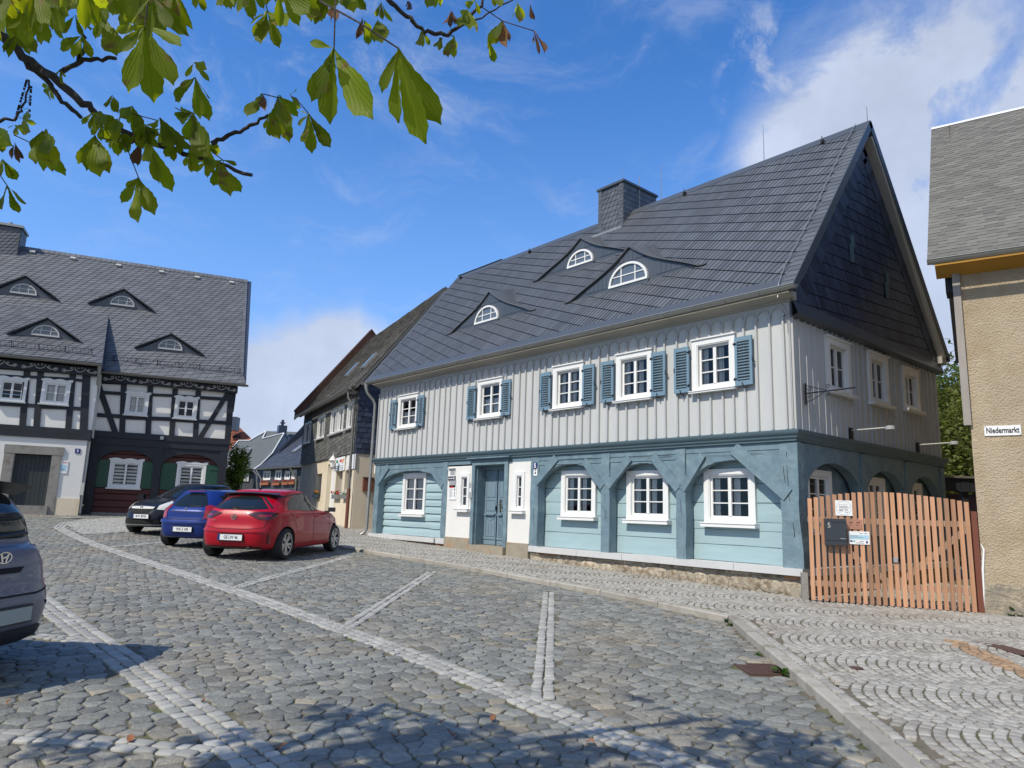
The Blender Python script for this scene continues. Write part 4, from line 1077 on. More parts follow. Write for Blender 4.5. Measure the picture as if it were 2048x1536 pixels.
# stepped stone splash by the door
# ---- small things on the house
def plate(name,label,cat,fr_,w_,h_,m,t=.012,group=None):
    mb=MB(fr_); mb.box((-w_/2,-h_/2,0),(w_/2,h_/2,t)); o=mb.build(name,m); return tag(o,label,cat,group)
F0=lambda x,z,y=-.02:tfr((x,y,z),(1,0,0),(0,-1,0))
p=FX(1071,932,-.02); o=plate('house_number_plate','dark blue enamel plate with a white 5 beside the blue front door','number plate',F0(p.x,p.z),.13,.17,M['signblue']); text('5',.16,F0(p.x,p.z,-.033),o,M['signwhite'],bold=.004)
p=FX(1071.5,943.5,-.02); o=plate('monument_badge','small white square badge with a black emblem under the number plate','badge',F0(p.x,p.z),.13,.20,M['signwhite'])
mb=MB(F0(p.x,p.z,-.033)); mb.prism([(-.03,.045,0),(.03,.045,0),(0,.01,0)],(0,0,.002)); mb.prism([(.024*math.cos(a*.7),-.03+.032*math.sin(a*.7),0) for a in range(9)],(0,0,.002)); mb.build('emblem',M['signtext'],o)
for nm,lb,px,py,w_,h_,m,ls in (('notice_board','small hooded notice holder, topmost of the plates left of the blue door',905,945,.30,.22,M['white'],None),('name_sign','narrow black name sign between the pale plates left of the door',904.5,957,.34,.12,M['anthracite'],'Ferienhaus'),('grey_info_plate','blank grey plate under the black name sign',906,968,.30,.20,M['greyprint'],None),('info_sheet','white information sheet with a red heading, lowest of the plates left of the door',906,985,.34,.40,M['signwhite'],'x')):
    p=FX(px,py,0); o=plate(nm,lb,'sign',F0(p.x,p.z,-.001),w_,h_,m,.02)
    ff=F0(p.x,p.z,-.023)
    if nm=='notice_board':
        mb=MB(ff); mb.box((-.07,-.075,0),(.13,.06,.002)); mb.build('notice_window',M['greyprint'],o); mb=MB(ff); mb.box((-.16,.10,0),(.16,.125,.05)); mb.build('rain_hood',M['silver'],o)
    if nm=='name_sign': mb=MB(ff); mb.box((-.14,-.008,0),(.06,.010,.002)); mb.box((.09,-.025,0),(.13,.03,.002)); mb.build('pale_print',M['signwhite'],o)
    if nm=='info_sheet':
        mb=MB(ff); mb.box((-.14,.13,0),(.03,.165,.002)); mb.build('red_heading',M['signred'],o)
        mb=MB(ff)
        for i in range(9): mb.box((-.14,.09-i*.028,0),(.02-.03*(i%3),.10-i*.028,.002))
        mb.box((.07,.05,0),(.13,.12,.002)); mb.box((.08,-.12,0),(.12,.02,.002)); mb.build('print',M['greyprint'],o)
# iron sign bracket on the gable
g=thing('sign_bracket','black wrought iron hanging sign bracket with scrolls on the grey gable wall','bracket',(.04,.365,3.90))
mb=MB(); mb.box((.036,.345,3.72),(.05,.385,4.12)); b=MB()
b.tube([(.05,.365,3.93),(.9,.47,3.96)],.013,6); b.tube([(.05,.365,4.08),(.12,.372,4.06),(.30,.39,3.99),(.42,.40,3.965)],.007,5); b.tube([(.05,.365,3.77),(.18,.38,3.81),(.40,.40,3.94)],.007,5)
def spiral(mb_,c,u,v,r,turns,w_,n=22,s=1,start=0):
    c=Vector(c);u=Vector(u);v=Vector(v); mb_.tube([c+u*(r*(1-k/n*.75)*math.cos(start+s*turns*2*math.pi*k/n))+v*(r*(1-k/n*.75)*math.sin(start+s*turns*2*math.pi*k/n)) for k in range(n+1)],w_,5)
for c in ((.12,.372,4.0),(.12,.372,3.86),(.44,.41,4.02),(.44,.41,3.88)): spiral(b,c,(1,.1,0),(0,0,1),.045,1.2,.006)
mb.build('wall_plate',M['black iron'],g); b.build('arm',M['black iron'],g)
def wall_lamp(y,z,lab):
    g=thing('wall_lamp',lab,'wall lamp',(.04,y,z),0,'gooseneck lamps on the gable wall')
    mb=MB(); mb.box((.036,y-.06,z-.10),(.07,y+.06,z+.12)); mb.build('mount',M['black iron'],g)
    mb=MB(); mb.tube([(.07,y,z+.07),(.70,y+.02,z+.085)],.013,6); mb.build('arm',M['silver'],g)
    mb=MB(); n=16
    P=[(r,h) for r,h in ((.02,.03),(.06,.028),(.085,.01),(.09,-.045),(.08,-.05),(.0,-.05))]
    mb.grid([[(.78+r*math.cos(2*math.pi*k/n),y+.02+r*math.sin(2*math.pi*k/n),z+.085+h) for k in range(n+1)] for r,h in P]); mb.build('shade',M['greyprint'],g,smooth=40)
p=GX(1702,866,.05); wall_lamp(p.y,p.z-.02,'grey wall lamp on a straight arm, nearer of the two on the gable')
p=GX(1836,894,.05); wall_lamp(p.y,p.z-.02,'grey wall lamp on a straight arm, farther of the two on the gable')
# ---- gate
GL=dep(1621,1200,11.85);GR_=dep(1957,1226,11.28)
gd=Vector((GR_.x-GL.x,GR_.y-GL.y,0)); GLn=gd.length; gd.normalize(); gn=Vector((gd.y,-gd.x,0)) # towards the viewer
gate=thing('wooden_gate','wide two leaf garden gate of upright larch slats with an arched top','gate',(GL.x,GL.y,.33))
gfr2=frame((GL.x,GL.y,0),gd,-gn)
def GT(px,py):
    P=onpl(px,py,gn,gn.dot(GL)); return ((P-GL).dot(gd),P.z)
nS=25; RG=random.Random(2)
zb0=GT(1621,1200)[1];zb1=GT(1957,1226)[1]
tops=[GT(*q) for q in ((1618,997),(1660,990),(1710,985),(1760,984),(1800,986),(1850,992),(1900,998),(1938,1005))]
def ztop(u):
    for (a,z0),(b,z1) in zip(tops,tops[1:]):
        if a<=u<=b: return z0+(z1-z0)*(u-a)/(b-a)
    return tops[0][1] if u<tops[0][0] else tops[-1][1]
for leaf in (0,1):
    a,b=(0,13) if leaf==0 else (13,nS)
    mb=MB(gfr2)
    u0=GLn*a/nS+.01;u1=GLn*b/nS-.01
    for z in (.62,1.66): mb.box((u0,.0,z-.05+(zb0-.34)),(u1,.035,z+.05))
    dz=(1.05 if leaf==0 else -1.05)
    p0=Vector((u0+.05,.02,1.6));p1=Vector((u1-.05,.02,.68))
    if leaf: p0,p1=Vector((u0+.05,.02,.68)),Vector((u1-.05,.02,1.6))
    d=(p1-p0); mb.obox((p0+p1)/2,(d.length/2,.016,.045),(d.normalized(),(0,1,0),d.normalized().cross(Vector((0,1,0)))))
    lf=mb.build('gate_leaf',M['larch rail'],gate)
    for k in range(a,b):
        u=GLn*(k+.5)/nS-.004; w_=.032; z0=zb0+(zb1-zb0)*k/nS+RG.uniform(-.004,.004)+.005; mb=MB(gfr2); mb.tv=RG.random(); e=RG.gauss(0,.003)
        z1=ztop(u)
        mb.prism([(u-w_,-.022,z0),(u+w_,-.022,z0),(u+w_+e,-.022,z1-.002),(u-w_+e,-.022,z1+(.004 if leaf==0 else .0))],(0,.021,0))
        mb.build('slat',M['larch'],lf)
mb=MB(gfr2); mb.box((GLn*13/nS+.0,-.045,1.02),(GLn*13/nS+.06,-.023,1.10)); mb.build('lock_plate',M['greyprint'],gate)
mb=MB(gfr2); mb.box((GLn+.01,.0,.2),(GLn+.09,.09,GT(1940,1025)[1]+.02)); mb.build('gate_post',M['redpost'],gate)
mb=MB(gfr2); mb.box((-.12,.03,.2),(-.02,.14,.78)); mb.build('stone_stub',M['grey stone'],gate)
# things hung on the gate
def gpl(px0,py0,px1,py1):
    a=GT(px0,py0);b=GT(px1,py1); return (a[0]+b[0])/2,(a[1]+b[1])/2,abs(b[0]-a[0]),abs(a[1]-b[1])
def gF(u,z,off): return tfr(GL+gd*u+gn*off+Vector((0,0,z-GL.z)),gd,gn)
u,z,w_,h_=gpl(1646.5,1037,1691,1090.5)
mbx=thing('mailbox','dark anthracite mailbox with a pale 5 hanging on the wooden gate','mailbox',tuple(GL+gd*u+gn*.03+Vector((0,0,z-h_/2-GL.z))))
f_=gF(u,z,.024); mb=MB(f_); mb.box((-w_/2,-h_/2,0),(w_/2,h_/2,.10)); mb.build('body',M['anthracite'],mbx)
mb=MB(gF(u,z,.124)); mb.box((-w_/2,h_/2-.055,.002),(w_/2+.004,h_/2+.003,.012)); mb.box((-w_/2+.003,-h_/2+.075,.0),(w_/2-.003,h_/2-.062,.008)); mb.build('flap',M['anthracite'],mbx)
mb=MB(gF(u,z,.134)); mb.box((w_/2-.10,-h_/2+.105,0),(w_/2-.02,-h_/2+.112,.001)); mb.build('label_strip',M['silver'],mbx)
text('5',.12,gF(u-w_*.31,z+h_*.24,.133),mbx,M['silver'],ext=.001)
u,z,w_,h_=gpl(1669,1000.5,1704.5,1032)
o=plate('award_sign','white square award plaque with a thin ring and grey lines high on the gate','sign',gF(u,z,.026),w_,h_,M['signwhite'],.006)
mb=MB(gF(u,z,.033))
R_=w_*.44
for k in range(40):
    a=2*math.pi*k/40;b=2*math.pi*(k+.8)/40
    mb.poly([(R_*math.cos(a),R_*math.sin(a),0),(R_*math.cos(b),R_*math.sin(b),0),((R_-.005)*math.cos(b),(R_-.005)*math.sin(b),0),((R_-.005)*math.cos(a),(R_-.005)*math.sin(a),0)])
for i in range(5): mb.box((-w_*.27+i*.028,h_*.2,0),(-w_*.27+i*.028+.014,h_*.24,.001))
for yy,l in ((.10,.50),(.02,.62),(-.08,.5),(-.15,.2),(-.20,.26)): mb.box((-w_*.28,h_*yy,0),(-w_*.28+w_*l,h_*(yy+.035),.001))
mb.tube([(w_*.16+.022*math.cos(a),-h_*.2+.022*math.sin(a),.001) for a in [k*.5 for k in range(13)]],.003,4); mb.build('print',M['greyprint'],o)
u,z,w_,h_=gpl(1696,1062,1739,1089.5)
o=plate('funding_board','white information board with pale blue band and logos beside the mailbox','sign',gF(u,z,.026),w_,h_,M['signwhite'],.008)
mb=MB(gF(u,z,.035)); mb.box((-w_*.45,-h_*.1,0),(w_*.45,h_*.22,.001)); mb.build('blue_band',M['lightblue'],o)
mb=MB(gF(u,z,.0365)); mb.box((-w_*.43,h_*.12,0),(-w_*.05,h_*.17,.0008)); mb.box((-w_*.43,h_*.02,0),(w_*.2,h_*.06,.0008)); mb.box((w_*.02,h_*.33,0),(w_*.18,h_*.37,.0008)); mb.box((w_*.25,h_*.33,0),(w_*.4,h_*.38,.0008)); mb.box((-.05,-h_*.4,0),(w_*.2,-h_*.36,.0008)); mb.box((0,-h_*.27,0),(w_*.2,-h_*.23,.0008)); mb.build('print',M['greyprint'],o)
mb=MB(gF(u,z,.0365)); mb.box((-w_*.44,-h_*.32,0),(-w_*.33,-h_*.2,.0008)); mb.box((w_*.32,-h_*.4,0),(w_*.4,-h_*.22,.0008)); mb.build('flag_logo',M['signblue'],o)
mb=MB(gF(u,z,.0365)); mb.box((-w_*.29,-h_*.32,0),(-w_*.2,-h_*.2,.0008)); mb.build('green_logo',M['teal'],o)
u,z,w_,h_=gpl(1691,1039,1724,1059)
o=plate('clear_plaque','small clear acrylic plaque with faint red print between the mailbox and boards','sign',gF(u,z,.026),w_,h_,M['copper'],.004)
mb=MB(gF(u,z,.031)); 
for i in (-.3,.15): mb.box((w_*i,h_*.15,0),(w_*(i+.2),h_*.25,.001)); mb.box((w_*i,-h_*.1,0),(w_*(i+.09),-h_*.0,.001))
mb.build('print',M['rust'],o)
# ================================================================== black half timbered house across the square
a3=rad(16.9); d3=Vector((math.sin(a3),math.cos(a3),0)); n3=Vector((math.cos(a3),-math.sin(a3),0)); O3=Vector((-24.9,-6.28,0))
F3=frame(O3,d3,-n3)
def U3(px,py,v=0):
    Q=onpl(px,py,n3,n3.dot(O3)-v); return ((Q-O3).dot(d3),Q.z)
h3=thing('half_timbered_house','black half timbered house with white panels, oxblood planks and green shutters','house',(O3.x,O3.y,1.1),a3)
R4=random.Random(31)
def C6(x,y): return (x/4.096,700+y/4.096)
def bar(mb,p,q,w_,v,t=.05):
    (u0,z0),(u1,z1)=p,q; d=Vector((u1-u0,0,z1-z0)); L=d.length; d.normalize()
    mb.obox(((u0+u1)/2,v-t/2+.02,(z0+z1)/2),(L/2,t/2+.02,w_/2),(d,(0,1,0),d.cross(Vector((0,1,0)))))
def beams3(lst,v,w_=.2):
    for (x0,y0,x1,y1,*r) in lst:
        mb=MB(F3); bar(mb,U3(*C6(x0,y0),v),U3(*C6(x1,y1),v),r[0] if r else w_,v,.05+R4.uniform(0,.006)); mb.build('beam',M['black timber'],h3)
uE=4.72; VL=-1.0
# shells
mb=MB(F3)
def q3(x0,y0,x1,y1,v): a=U3(*C6(x0,y0),v);b=U3(*C6(x1,y1),v); return (a[0],b[0],b[1],a[1])
W3r=[q3(1040,350,1205,540,0),q3(1440,385,1605,570,0)]
wallgrid(mb,-.15,uE,4.15,6.35,[(a+.03,b-.03,c+.03,d-.03) for a,b,c,d in W3r],v=0,depth=.15)
mb.build('infill_panels',M['infill'],h3)
W3l=[q3(-5,225,205,430,VL),q3(355,245,560,455,VL)]
mb=MB(F3); wallgrid(mb,-7,-.12,4.0,6.35,[(a+.03,b-.03,c+.03,d-.03) for a,b,c,d in W3l],v=VL,depth=.15)
mb.poly([(-.12,VL,3.9),(-.12,0,3.9),(-.12,0,6.35),(-.12,VL,6.35)]); mb.build('infill_panels',M['infill'],h3)
DL=U3(*C6(120,845),VL);DR=U3(*C6(368,1275),VL)
mb=MB(F3); wallgrid(mb,-7,-.2,1.0,3.95,[(DL[0],DR[0],1.0,DL[1])],v=VL,depth=.3); mb.poly([(-.2,VL,1.0),(-.2,0,1.0),(-.2,0,3.95),(-.2,VL,3.95)]); mb.build('plaster_wall',M['plaster'],h3)
mb=MB(F3); mb.box((DR[0]+.32,VL-.03,.9),(-.18,VL+.1,1.62)); mb.build('plinth',M['beige old'],h3)
# stone door case and boarded door
mb=MB(F3); mb.box((DL[0]-.30,VL-.05,1.0),(DL[0],VL+.2,DL[1])); mb.box((DR[0],VL-.05,1.0),(DR[0]+.30,VL+.2,DL[1])); mb.box((DL[0]-.32,VL-.06,DL[1]),(DR[0]+.34,VL+.2,DL[1]+.30)); mb.box((DL[0]-.1,VL-.12,1.0),(DR[0]+.1,VL+.3,1.32)); mb.build('stone_door_case',M['grey stone'],h3)
mb=MB(F3); k=9; wd=(DR[0]-DL[0])/k
for i in range(k): mb.box((DL[0]+i*wd+.004,VL+.12+.004*(i%2),1.32),(DL[0]+(i+1)*wd-.004,VL+.16,DL[1]))
mb.build('boarded_door',M['greydoor'],h3)
# red plank ground floor with arches
P1=U3(*C6(920,905),.1)
gwin=[q3(905,905,1145,1135,.1),q3(1455,925,1675,1110,.1)]
gd_=max(g[3] for g in gwin); gwin=[(a,b,2.08,gd_) for a,b,c,d in gwin]
mb=MB(F3); z=1.1
while z<4.1:
    z1=z+R4.uniform(.24,.30)
    for zz_ in (2.08,gwin[0][3]-.03):
        if z+.05<zz_<z1+.08: z1=zz_
    segs=[(-.15,uE)]; cuts=[g for g in gwin if z<g[3]-.06 and z1>g[2]+.02]
    if cuts: segs=[(-.15,gwin[0][0]+.05),(gwin[0][1]-.05,gwin[1][0]+.05),(gwin[1][1]-.05,uE)]
    for a,b in segs:
        mb.tv=R4.random(); mb.prism([(a,.16,z),(a,.12,z+.02),(a,.115,z1-.03),(a,.16,z1)][::-1],(b-a,0,0))
    z=z1
mb.build('plank_wall',M['red plank'],h3)
for (a,b,c,d) in gwin:
    wn=window(h3,F3,a,b,c,d,.13,fw=.10,proud=.04,rec=.02,rows=2,cap=False,crown=True,curtain='blind',sill=.05)
    for s in (-1,1):
        x0,x1=(a-.56,a-.02) if s<0 else (b+.02,b+.56); mb=MB(F3); n=5
        for i in range(n): mb.box((x0+(x1-x0)*i/n+.003,.075,c+.0),(x0+(x1-x0)*(i+1)/n-.003,.10,d-.02))
        for z in (c+.15,d-.17): mb.box((x0+.01,.055,z-.045),(x1-.01,.075,z+.045))
        bar(mb,(x0+.05 if s<0 else x1-.05,c+.2),(x1-.06 if s<0 else x0+.06,d-.22),.08,.075,.02); mb.build('shutter',M['green'],h3)
PX=[(-.15,.12),(2.05,2.32),(4.42,uE)]
for i,(a,b) in enumerate(PX):
    mb=MB(F3); mb.box((a,-.05,1.05),(b,.2,3.9)); mb.build('post',M['black timber'],h3)
for a,b in ((.12,2.05),(2.32,4.42)):
    mb=MB(F3); n=24;c=(a+b)/2;h=(b-a)/2; f=lambda t:3.0+.52*(max(0,1-t*t))**.55
    for k in range(n):
        t0,t1=-1+2*k/n,-1+2*(k+1)/n; mb.poly([(c+h*t0,-.02,f(t0)),(c+h*t1,-.02,f(t1)),(c+h*t1,-.02,3.95),(c+h*t0,-.02,3.95)]); mb.poly([(c+h*t0,.14,f(t0)),(c+h*t1,.14,f(t1)),(c+h*t1,-.02,f(t1)),(c+h*t0,-.02,f(t0))])
    mb.build('arch_board',M['black timber'],h3)
mb=MB(F3); mb.box((-.18,-.06,3.72),(uE+.03,.2,3.98)); mb.build('jetty_beam',M['black timber'],h3)
mb=MB(F3); mb.box((-.15,-.09,3.983),(uE+.05,.15,4.22)); mb.build('jetty_beam',M['black timber'],h3)
mb=MB(F3); mb.box((-7,VL-.06,3.75),(-.1,VL+.2,4.14)); mb.build('jetty_beam',M['black timber'],h3)
mb=MB(F3); mb.box((-.2,.05,.9),(uE,.3,1.13)); mb.build('stone_foot',M['grey stone'],h3)
beams3([(1015,280,1000,690),(1232,300,1212,700),(1436,320,1405,715),(1625,335,1600,720),(1895,350,1865,735,.24),(770,275,750,680,.12),(800,270,950,690,.2),(1865,355,1640,720,.18),
 (770,345,1000,358,.13),(1000,358,1430,375,.11),(1430,378,1880,405,.13),(760,530,1000,545,.15),(1000,552,1430,568,.15),(1430,572,1880,600,.15),(1040,270,1900,325,.12),(770,262,1040,275,.12)],0)
beams3([(225,160,185,620),(335,175,300,640),(598,200,560,650),(710,205,685,660,.26),(-40,140,740,195,.14),(-10,210,235,225,.1),(235,220,600,240,.1),(600,243,710,255,.1),(-20,440,200,452,.13),(200,452,320,460,.13),(320,465,590,475,.13),(590,478,700,485,.13)],VL)
for (a,b,c,d) in W3r: window(h3,F3,a,b,c,d,-.03,fw=.10,proud=.03,rec=.03,rows=2,cap=False,crown=True,curtain='full' if a<2 else None,sill=.05)
for (a,b,c,d) in W3l: window(h3,F3,a,b,c,d,VL-.03,fw=.10,proud=.03,rec=.03,rows=2,cap=False,crown=True,curtain='full' if a>-2.2 else None,sill=.05)
# right gable, back
mb=MB(F3); mb.poly([(uE-.01,0,.9),(uE-.01,8,.9),(uE-.01,8,6.3),(uE-.01,4,12.0),(uE-.01,0,6.3)]); mb.poly([(-9,8,.9),(uE,8,.9),(uE,8,6.3),(-9,8,6.3)]); mb.build('gable_wall',M['black timber'],h3)
# ornamental frieze under the eaves
mb=MB(F3); mb.box((-.15,-.16,6.12),(uE+.12,-.1,6.42)); mb.build('frieze_board',M['black timber'],h3)
mb=MB(F3); mb.box((-7,VL-.16,6.15),(-.08,VL-.1,6.46)); mb.build('frieze_board',M['black timber'],h3)
def frieze(u0,u1,v,zc):
    mb=MB(F3); n=max(1,round((u1-u0)/1.25)); w_=(u1-u0)/n; y=v-.175
    for i in range(n):
        c=u0+w_*(i+.5)
        mb.tube([(c+.17*math.cos(math.pi+math.pi*k/10),y,zc+.11+.16*math.sin(math.pi+math.pi*k/10)) for k in range(11)],.014,5)
        for s in (-1,1):
            mb.tube([(c+s*(.2+.32*t),y,zc+.04-.07*math.sin(math.pi*t)-.03*t) for t in [k/8 for k in range(9)]],.016,5)
            spiral(mb,(c+s*.50,y,zc-.03),(1,0,0),(0,0,1),.07,1.3,.013,s=s); spiral(mb,(c+s*.28,y,zc+.06),(1,0,0),(0,0,1),.045,1.,.012,s=-s)
            spiral(mb,(c+s*.06,y,zc+.09),(1,0,0),(0,0,1),.03,1.,.010,s=s)
    mb.build('frieze_scrolls',M['silver'],h3)
frieze(-.1,uE+.1,0,6.27); frieze(-3.9,-.1,VL,6.30)
# roof planes: given eave (v,z) and slope
SL3=(12.18-6.44)/(4+.35)
def rp3(u,s,h=0,ve=-.35,ze=6.50,sl=SL3): L=math.hypot(1,sl); return (u,ve+s/L-h*sl/L,ze+s*sl/L+h/L)
L3=(4+.35)*math.hypot(1,SL3)
nn=(F3.to_3x3()@Vector((0,-SL3,1)))
def R3p(px,py): # pixel on the main front roof plane
    p0=F3@Vector(rp3(0,0)); Q=onpl(px,py,nn,nn.dot(p0)); l=F3.inverted()@Q; return l
roof3=MB(F3); 
roof3.prism([rp3(-9,0,-.02),rp3(-9,L3,-.02),rp3(-9,L3,-.14),rp3(-9,0,-.14)],(9+4.88+.25,0,0)); roof3.prism([(-9,8.35,6.5),(-9,4,12.2),(-9,4,12.05),(-9,8.35,6.35)][::-1],(14.1,0,0)); roof3=roof3.build('roof',M['slate2'],h3)
ax3=d3; ay3=(F3.to_3x3()@Vector(rp3(0,1)))-(F3.to_3x3()@Vector(rp3(0,0))); Otl=F3@Vector(rp3(0,0,.0))
mb=MB(); a6=rad(7)
def flare(): pass
tiles(mb,[(-5.2,.55),(4.83,.55),(4.83,L3-.22),(-5.2,L3-.22)],Otl,ax3,ay3,(.30*math.cos(a6),.30*math.sin(a6)),(.09,.165),th=.020,jit=.06,gap=.006)
tiles(mb,[(-.3,.0),(5.12,.0),(5.02,.55),(-.3,.55)],Otl+Vector((0,0,.01)),ax3,ay3,(.34*math.cos(rad(14)),.34*math.sin(rad(14))),(.12,.27),th=.016,jit=.08)
tiles(mb,[(4.83,.5),(5.0,.5),(4.95,L3-.2),(4.83,L3-.2)],Otl+Vector((0,0,.02)),ax3,ay3,(.4,.03),(0,.16),th=.014,jit=.08)
tiles(mb,[(-5.2,L3-.24),(4.95,L3-.24),(4.95,L3+.02),(-5.2,L3+.02)],Otl+Vector((0,0,.03)),ax3,ay3,(.20,.0),(.03,.28),th=.02,jit=.08)
mb.build('roof_slates',M['slate light'],roof3)
# lean roof over the projecting left part
pk=R3p(217,635); sL_=math.hypot(pk.y+.35,pk.z-6.5); pk2=R3p(-60,597)
vL,zL=VL-.37,6.60
mb=MB(F3); A=(-.02,vL,zL);B=(-6.5,vL,zL); Cc=(-6.5,pk.y,pk.z+.05); Dd=(pk.x,pk.y,pk.z+.05)
e1=F3@Vector(A); up=((F3@Vector((pk.x,pk.y,pk.z+.03)))-e1); Lup=up.length; up.normalize()
mb.prism([A,Dd,Cc,B],(0,.02,-.10)); mb.build('lean_roof',M['slatemetal'],roof3)
mb=MB(); tiles(mb,[(-6,.02),(-.0,.02),(.0,Lup-.02),(-6,Lup-.02)],e1+Vector((0,0,.012)),ax3,up,(.30*math.cos(rad(4)),.30*math.sin(rad(4))),(.08,.155),th=.020,jit=.06,gap=.006); mb.build('roof_slates',M['slate light'],roof3)
mb=MB(F3); mb.poly([(-.02,vL,zL-.09),(-.02,-.30,6.40),(pk.x,pk.y,pk.z-.03),(pk.x,pk.y,pk.z+.05),(-.02,vL,zL)]); mb.build('roof_cheek',M['slate2'],roof3)
# dormers
def dormer3(apx,lpx,rpx,low=False):
    if low:
        pl0=F3@Vector((0,vL,zL)); n_=(F3.to_3x3()@Vector((0,-(pk.z-zL)/(pk.y-vL),1)))
        f=lambda p:F3.inverted()@onpl(p[0],p[1],n_,n_.dot(pl0)); sl=(pk.z-zL)/(pk.y-vL)
    else: f=lambda p:R3p(*p); sl=SL3
    a=f(lpx);b=f(rpx); v=(a.y+b.y)/2; zb=(a.z+b.z)/2; xc=(a.x+b.x)/2;hw=(b.x-a.x)/2
    Q=onpl(apx[0],apx[1],n3,n3.dot(O3)-v); h=Q.z-zb
    mb=MB(F3); mb.prism([(xc-hw,v,zb-.03),(xc+hw,v,zb-.03),(xc+hw*.92,v,zb+.02),(xc,v,zb+h),(xc-hw*.92,v,zb+.02)],(0,.05,0)); dm=mb.build('dormer',M['slatemetal'],h3)
    mb=MB(F3); 
    for s in (-1,1):
        for r in range(8):
            v0=v-.14; 
            P=[];Q_=[]
            for k in range(9):
                t=k/8; x=xc+s*hw*(1-t)*1.12; z=zb+h*t*1.0+.05+(.0 if t>.1 else -.03)
                vend=max(v+(z-zb)/sl+.02,v0+.03); va=v0+(vend-v0)*r/8;vb=v0+(vend-v0)*(r+1)/8+.01
                P.append((x,va,z+.02));Q_.append((x,vb,z+.004))
            mb.tv=R4.random(); mb.grid([P,Q_]); mb.grid([[(p[0],p[1],p[2]-.04) for p in P],P])
    mb.build('dormer_roof',M['slate'],dm)
    k=12; wr=.46;wh=.40;wz=zb+.14
    mb=MB(F3)
    A=[(xc-wr*math.cos(math.pi*i/k),wz+wh*math.sin(math.pi*i/k)) for i in range(k+1)];I=[(xc-(wr-.05)*math.cos(math.pi*i/k),wz+(wh-.05)*math.sin(math.pi*i/k)) for i in range(k+1)]
    for i in range(k): mb.prism([(A[i][0],v-.05,A[i][1]),(A[i+1][0],v-.05,A[i+1][1]),(I[i+1][0],v-.05,I[i+1][1]),(I[i][0],v-.05,I[i][1])][::-1],(0,.05,0))
    mb.box((xc-wr,v-.06,wz-.04),(xc+wr,v,wz+.02))
    for x in (-.16,.16): mb.box((xc+x-.014,v-.03,wz),(xc+x+.014,v-.002,wz+wh*.86))
    mb.box((xc-wr*.9,v-.028,wz+wh*.42),(xc+wr*.9,v-.004,wz+wh*.42+.025)); mb.build('dormer_frame',M['silver'],dm)
    mb=MB(F3); mb.poly([(x,v-.012,z) for x,z in I][::-1]); mb.build('dormer_pane',M['pane sky'],dm)
dormer3((242,580),(183,608),(303,625)); dormer3((340,670),(276,698),(401,711)); dormer3((38,553),(-22,586),(112,601)); dormer3((87,638),(22,670),(156,686),True)
# snow guards
def guard(u0,u1,base,up_,nrm):
    mb=MB(); L=u1-u0
    for s in (.05,.26): mb.tube([base+ax3*u0+nrm*s,base+ax3*u1+nrm*s],.009,5)
    n=int(L/.13)
    for i in range(n+1): p=base+ax3*(u0+L*i/n); mb.tube([p+nrm*.03,p+nrm*.27],.005,4)
    n=max(2,round(L/.8))
    for i in range(n+1): p=base+ax3*(u0+.05+(L-.1)*i/n); mb.tube([p-nrm*.0,p+nrm*.30],.012,5); mb.tube([p+nrm*.25,p+up_*.25],.008,4)
    mb.build('snow_guard',M['black iron'],roof3)
nr3=ax3.cross(ay3).normalized(); guard(.15,4.9,Otl+ay3*.62,ay3,nr3)
nrL=ax3.cross(up).normalized(); guard(-5.5,-.35,e1+up*.55,up,nrL)
mb=MB(); 
for px,py in ((65,506),(146,519),(237,533),(323,546),(394,557),(463,567)):
    l=F3@R3p(px,py); mb.obox(l+nr3*.06,(.10,.05,.05),(ax3,ay3,nr3))
mb.build('ridge_step',M['silver'],roof3)
# chimney
c3=dep(2,462,33.5); c3l=F3.inverted()@c3
mb=MB(F3); mb.box((-5.6,3.6,11),(-4.30,4.6,12.95)); c_=mb.build('chimney',M['slate2'],h3); mb=MB(); 
OO=F3@Vector((-5.6,3.585,11.2)); tiles(mb,[(0,0),(1.3,0),(1.3,1.7),(0,1.7)],OO,d3,(0,0,1),(.2,.03),(.1,.15),th=.014); OO=F3@Vector((-4.285,3.6,11.2)); tiles(mb,[(0,0),(1,0),(1,1.7),(0,1.7)],OO,-n3,(0,0,1),(.2,.03),(.1,.15),th=.014); mb.build('chimney_slates',M['slate'],c_)
mb=MB(F3); mb.box((-5.68,3.5,12.95),(-4.22,4.7,13.05)); mb.tube([(-4.8,4.0,13.05),(-4.8,4.0,13.25)],.09,8); mb.build('chimney_cap',M['zinc'],c_)
mb=MB(F3); gutter(mb,F3,-.25,5.22,-.47,6.46,.07); mb.build('gutter',M['zincdark'],h3,smooth=40); mb=MB(F3); gutter(mb,F3,-6.5,.0,vL-.08,6.55,.07); mb.build('gutter',M['zincdark'],h3,smooth=40)
mb=MB(F3); mb.tube([(-.08,VL-.40,6.5),(-.08,VL-.38,6.2),(-.16,-.55,5.5),(-.2,-.35,4.6),(-.25,-.4,3.6),(-.28,-.42,2.5),(-.30,-.42,1.15)],[.075]+[.05]*6,10); mb.build('downpipe',M['zinc'],h3,smooth=40)
mb=MB(F3); mb.tube([(-.14,VL+.12,3.9),(-.14,VL+.12,1.1)],.035,8); mb.box((-.22,VL-.02,1.75),(-.10,VL+.1,2.2)); mb.build('cable_duct',M['silver'],h3)
f_=lambda u,z,v:tfr(F3@Vector((u,v,z)),d3,n3)
p=U3(155.5,902,VL); o=plate('house_number_plate','small dark blue plate with a white 3 on the white wall near the drainpipe','number plate',f_(p[0],p[1],VL-.01),.17,.17,M['signblue']); text('3',.14,f_(p[0],p[1],VL-.023),o,M['signwhite'],bold=.003)
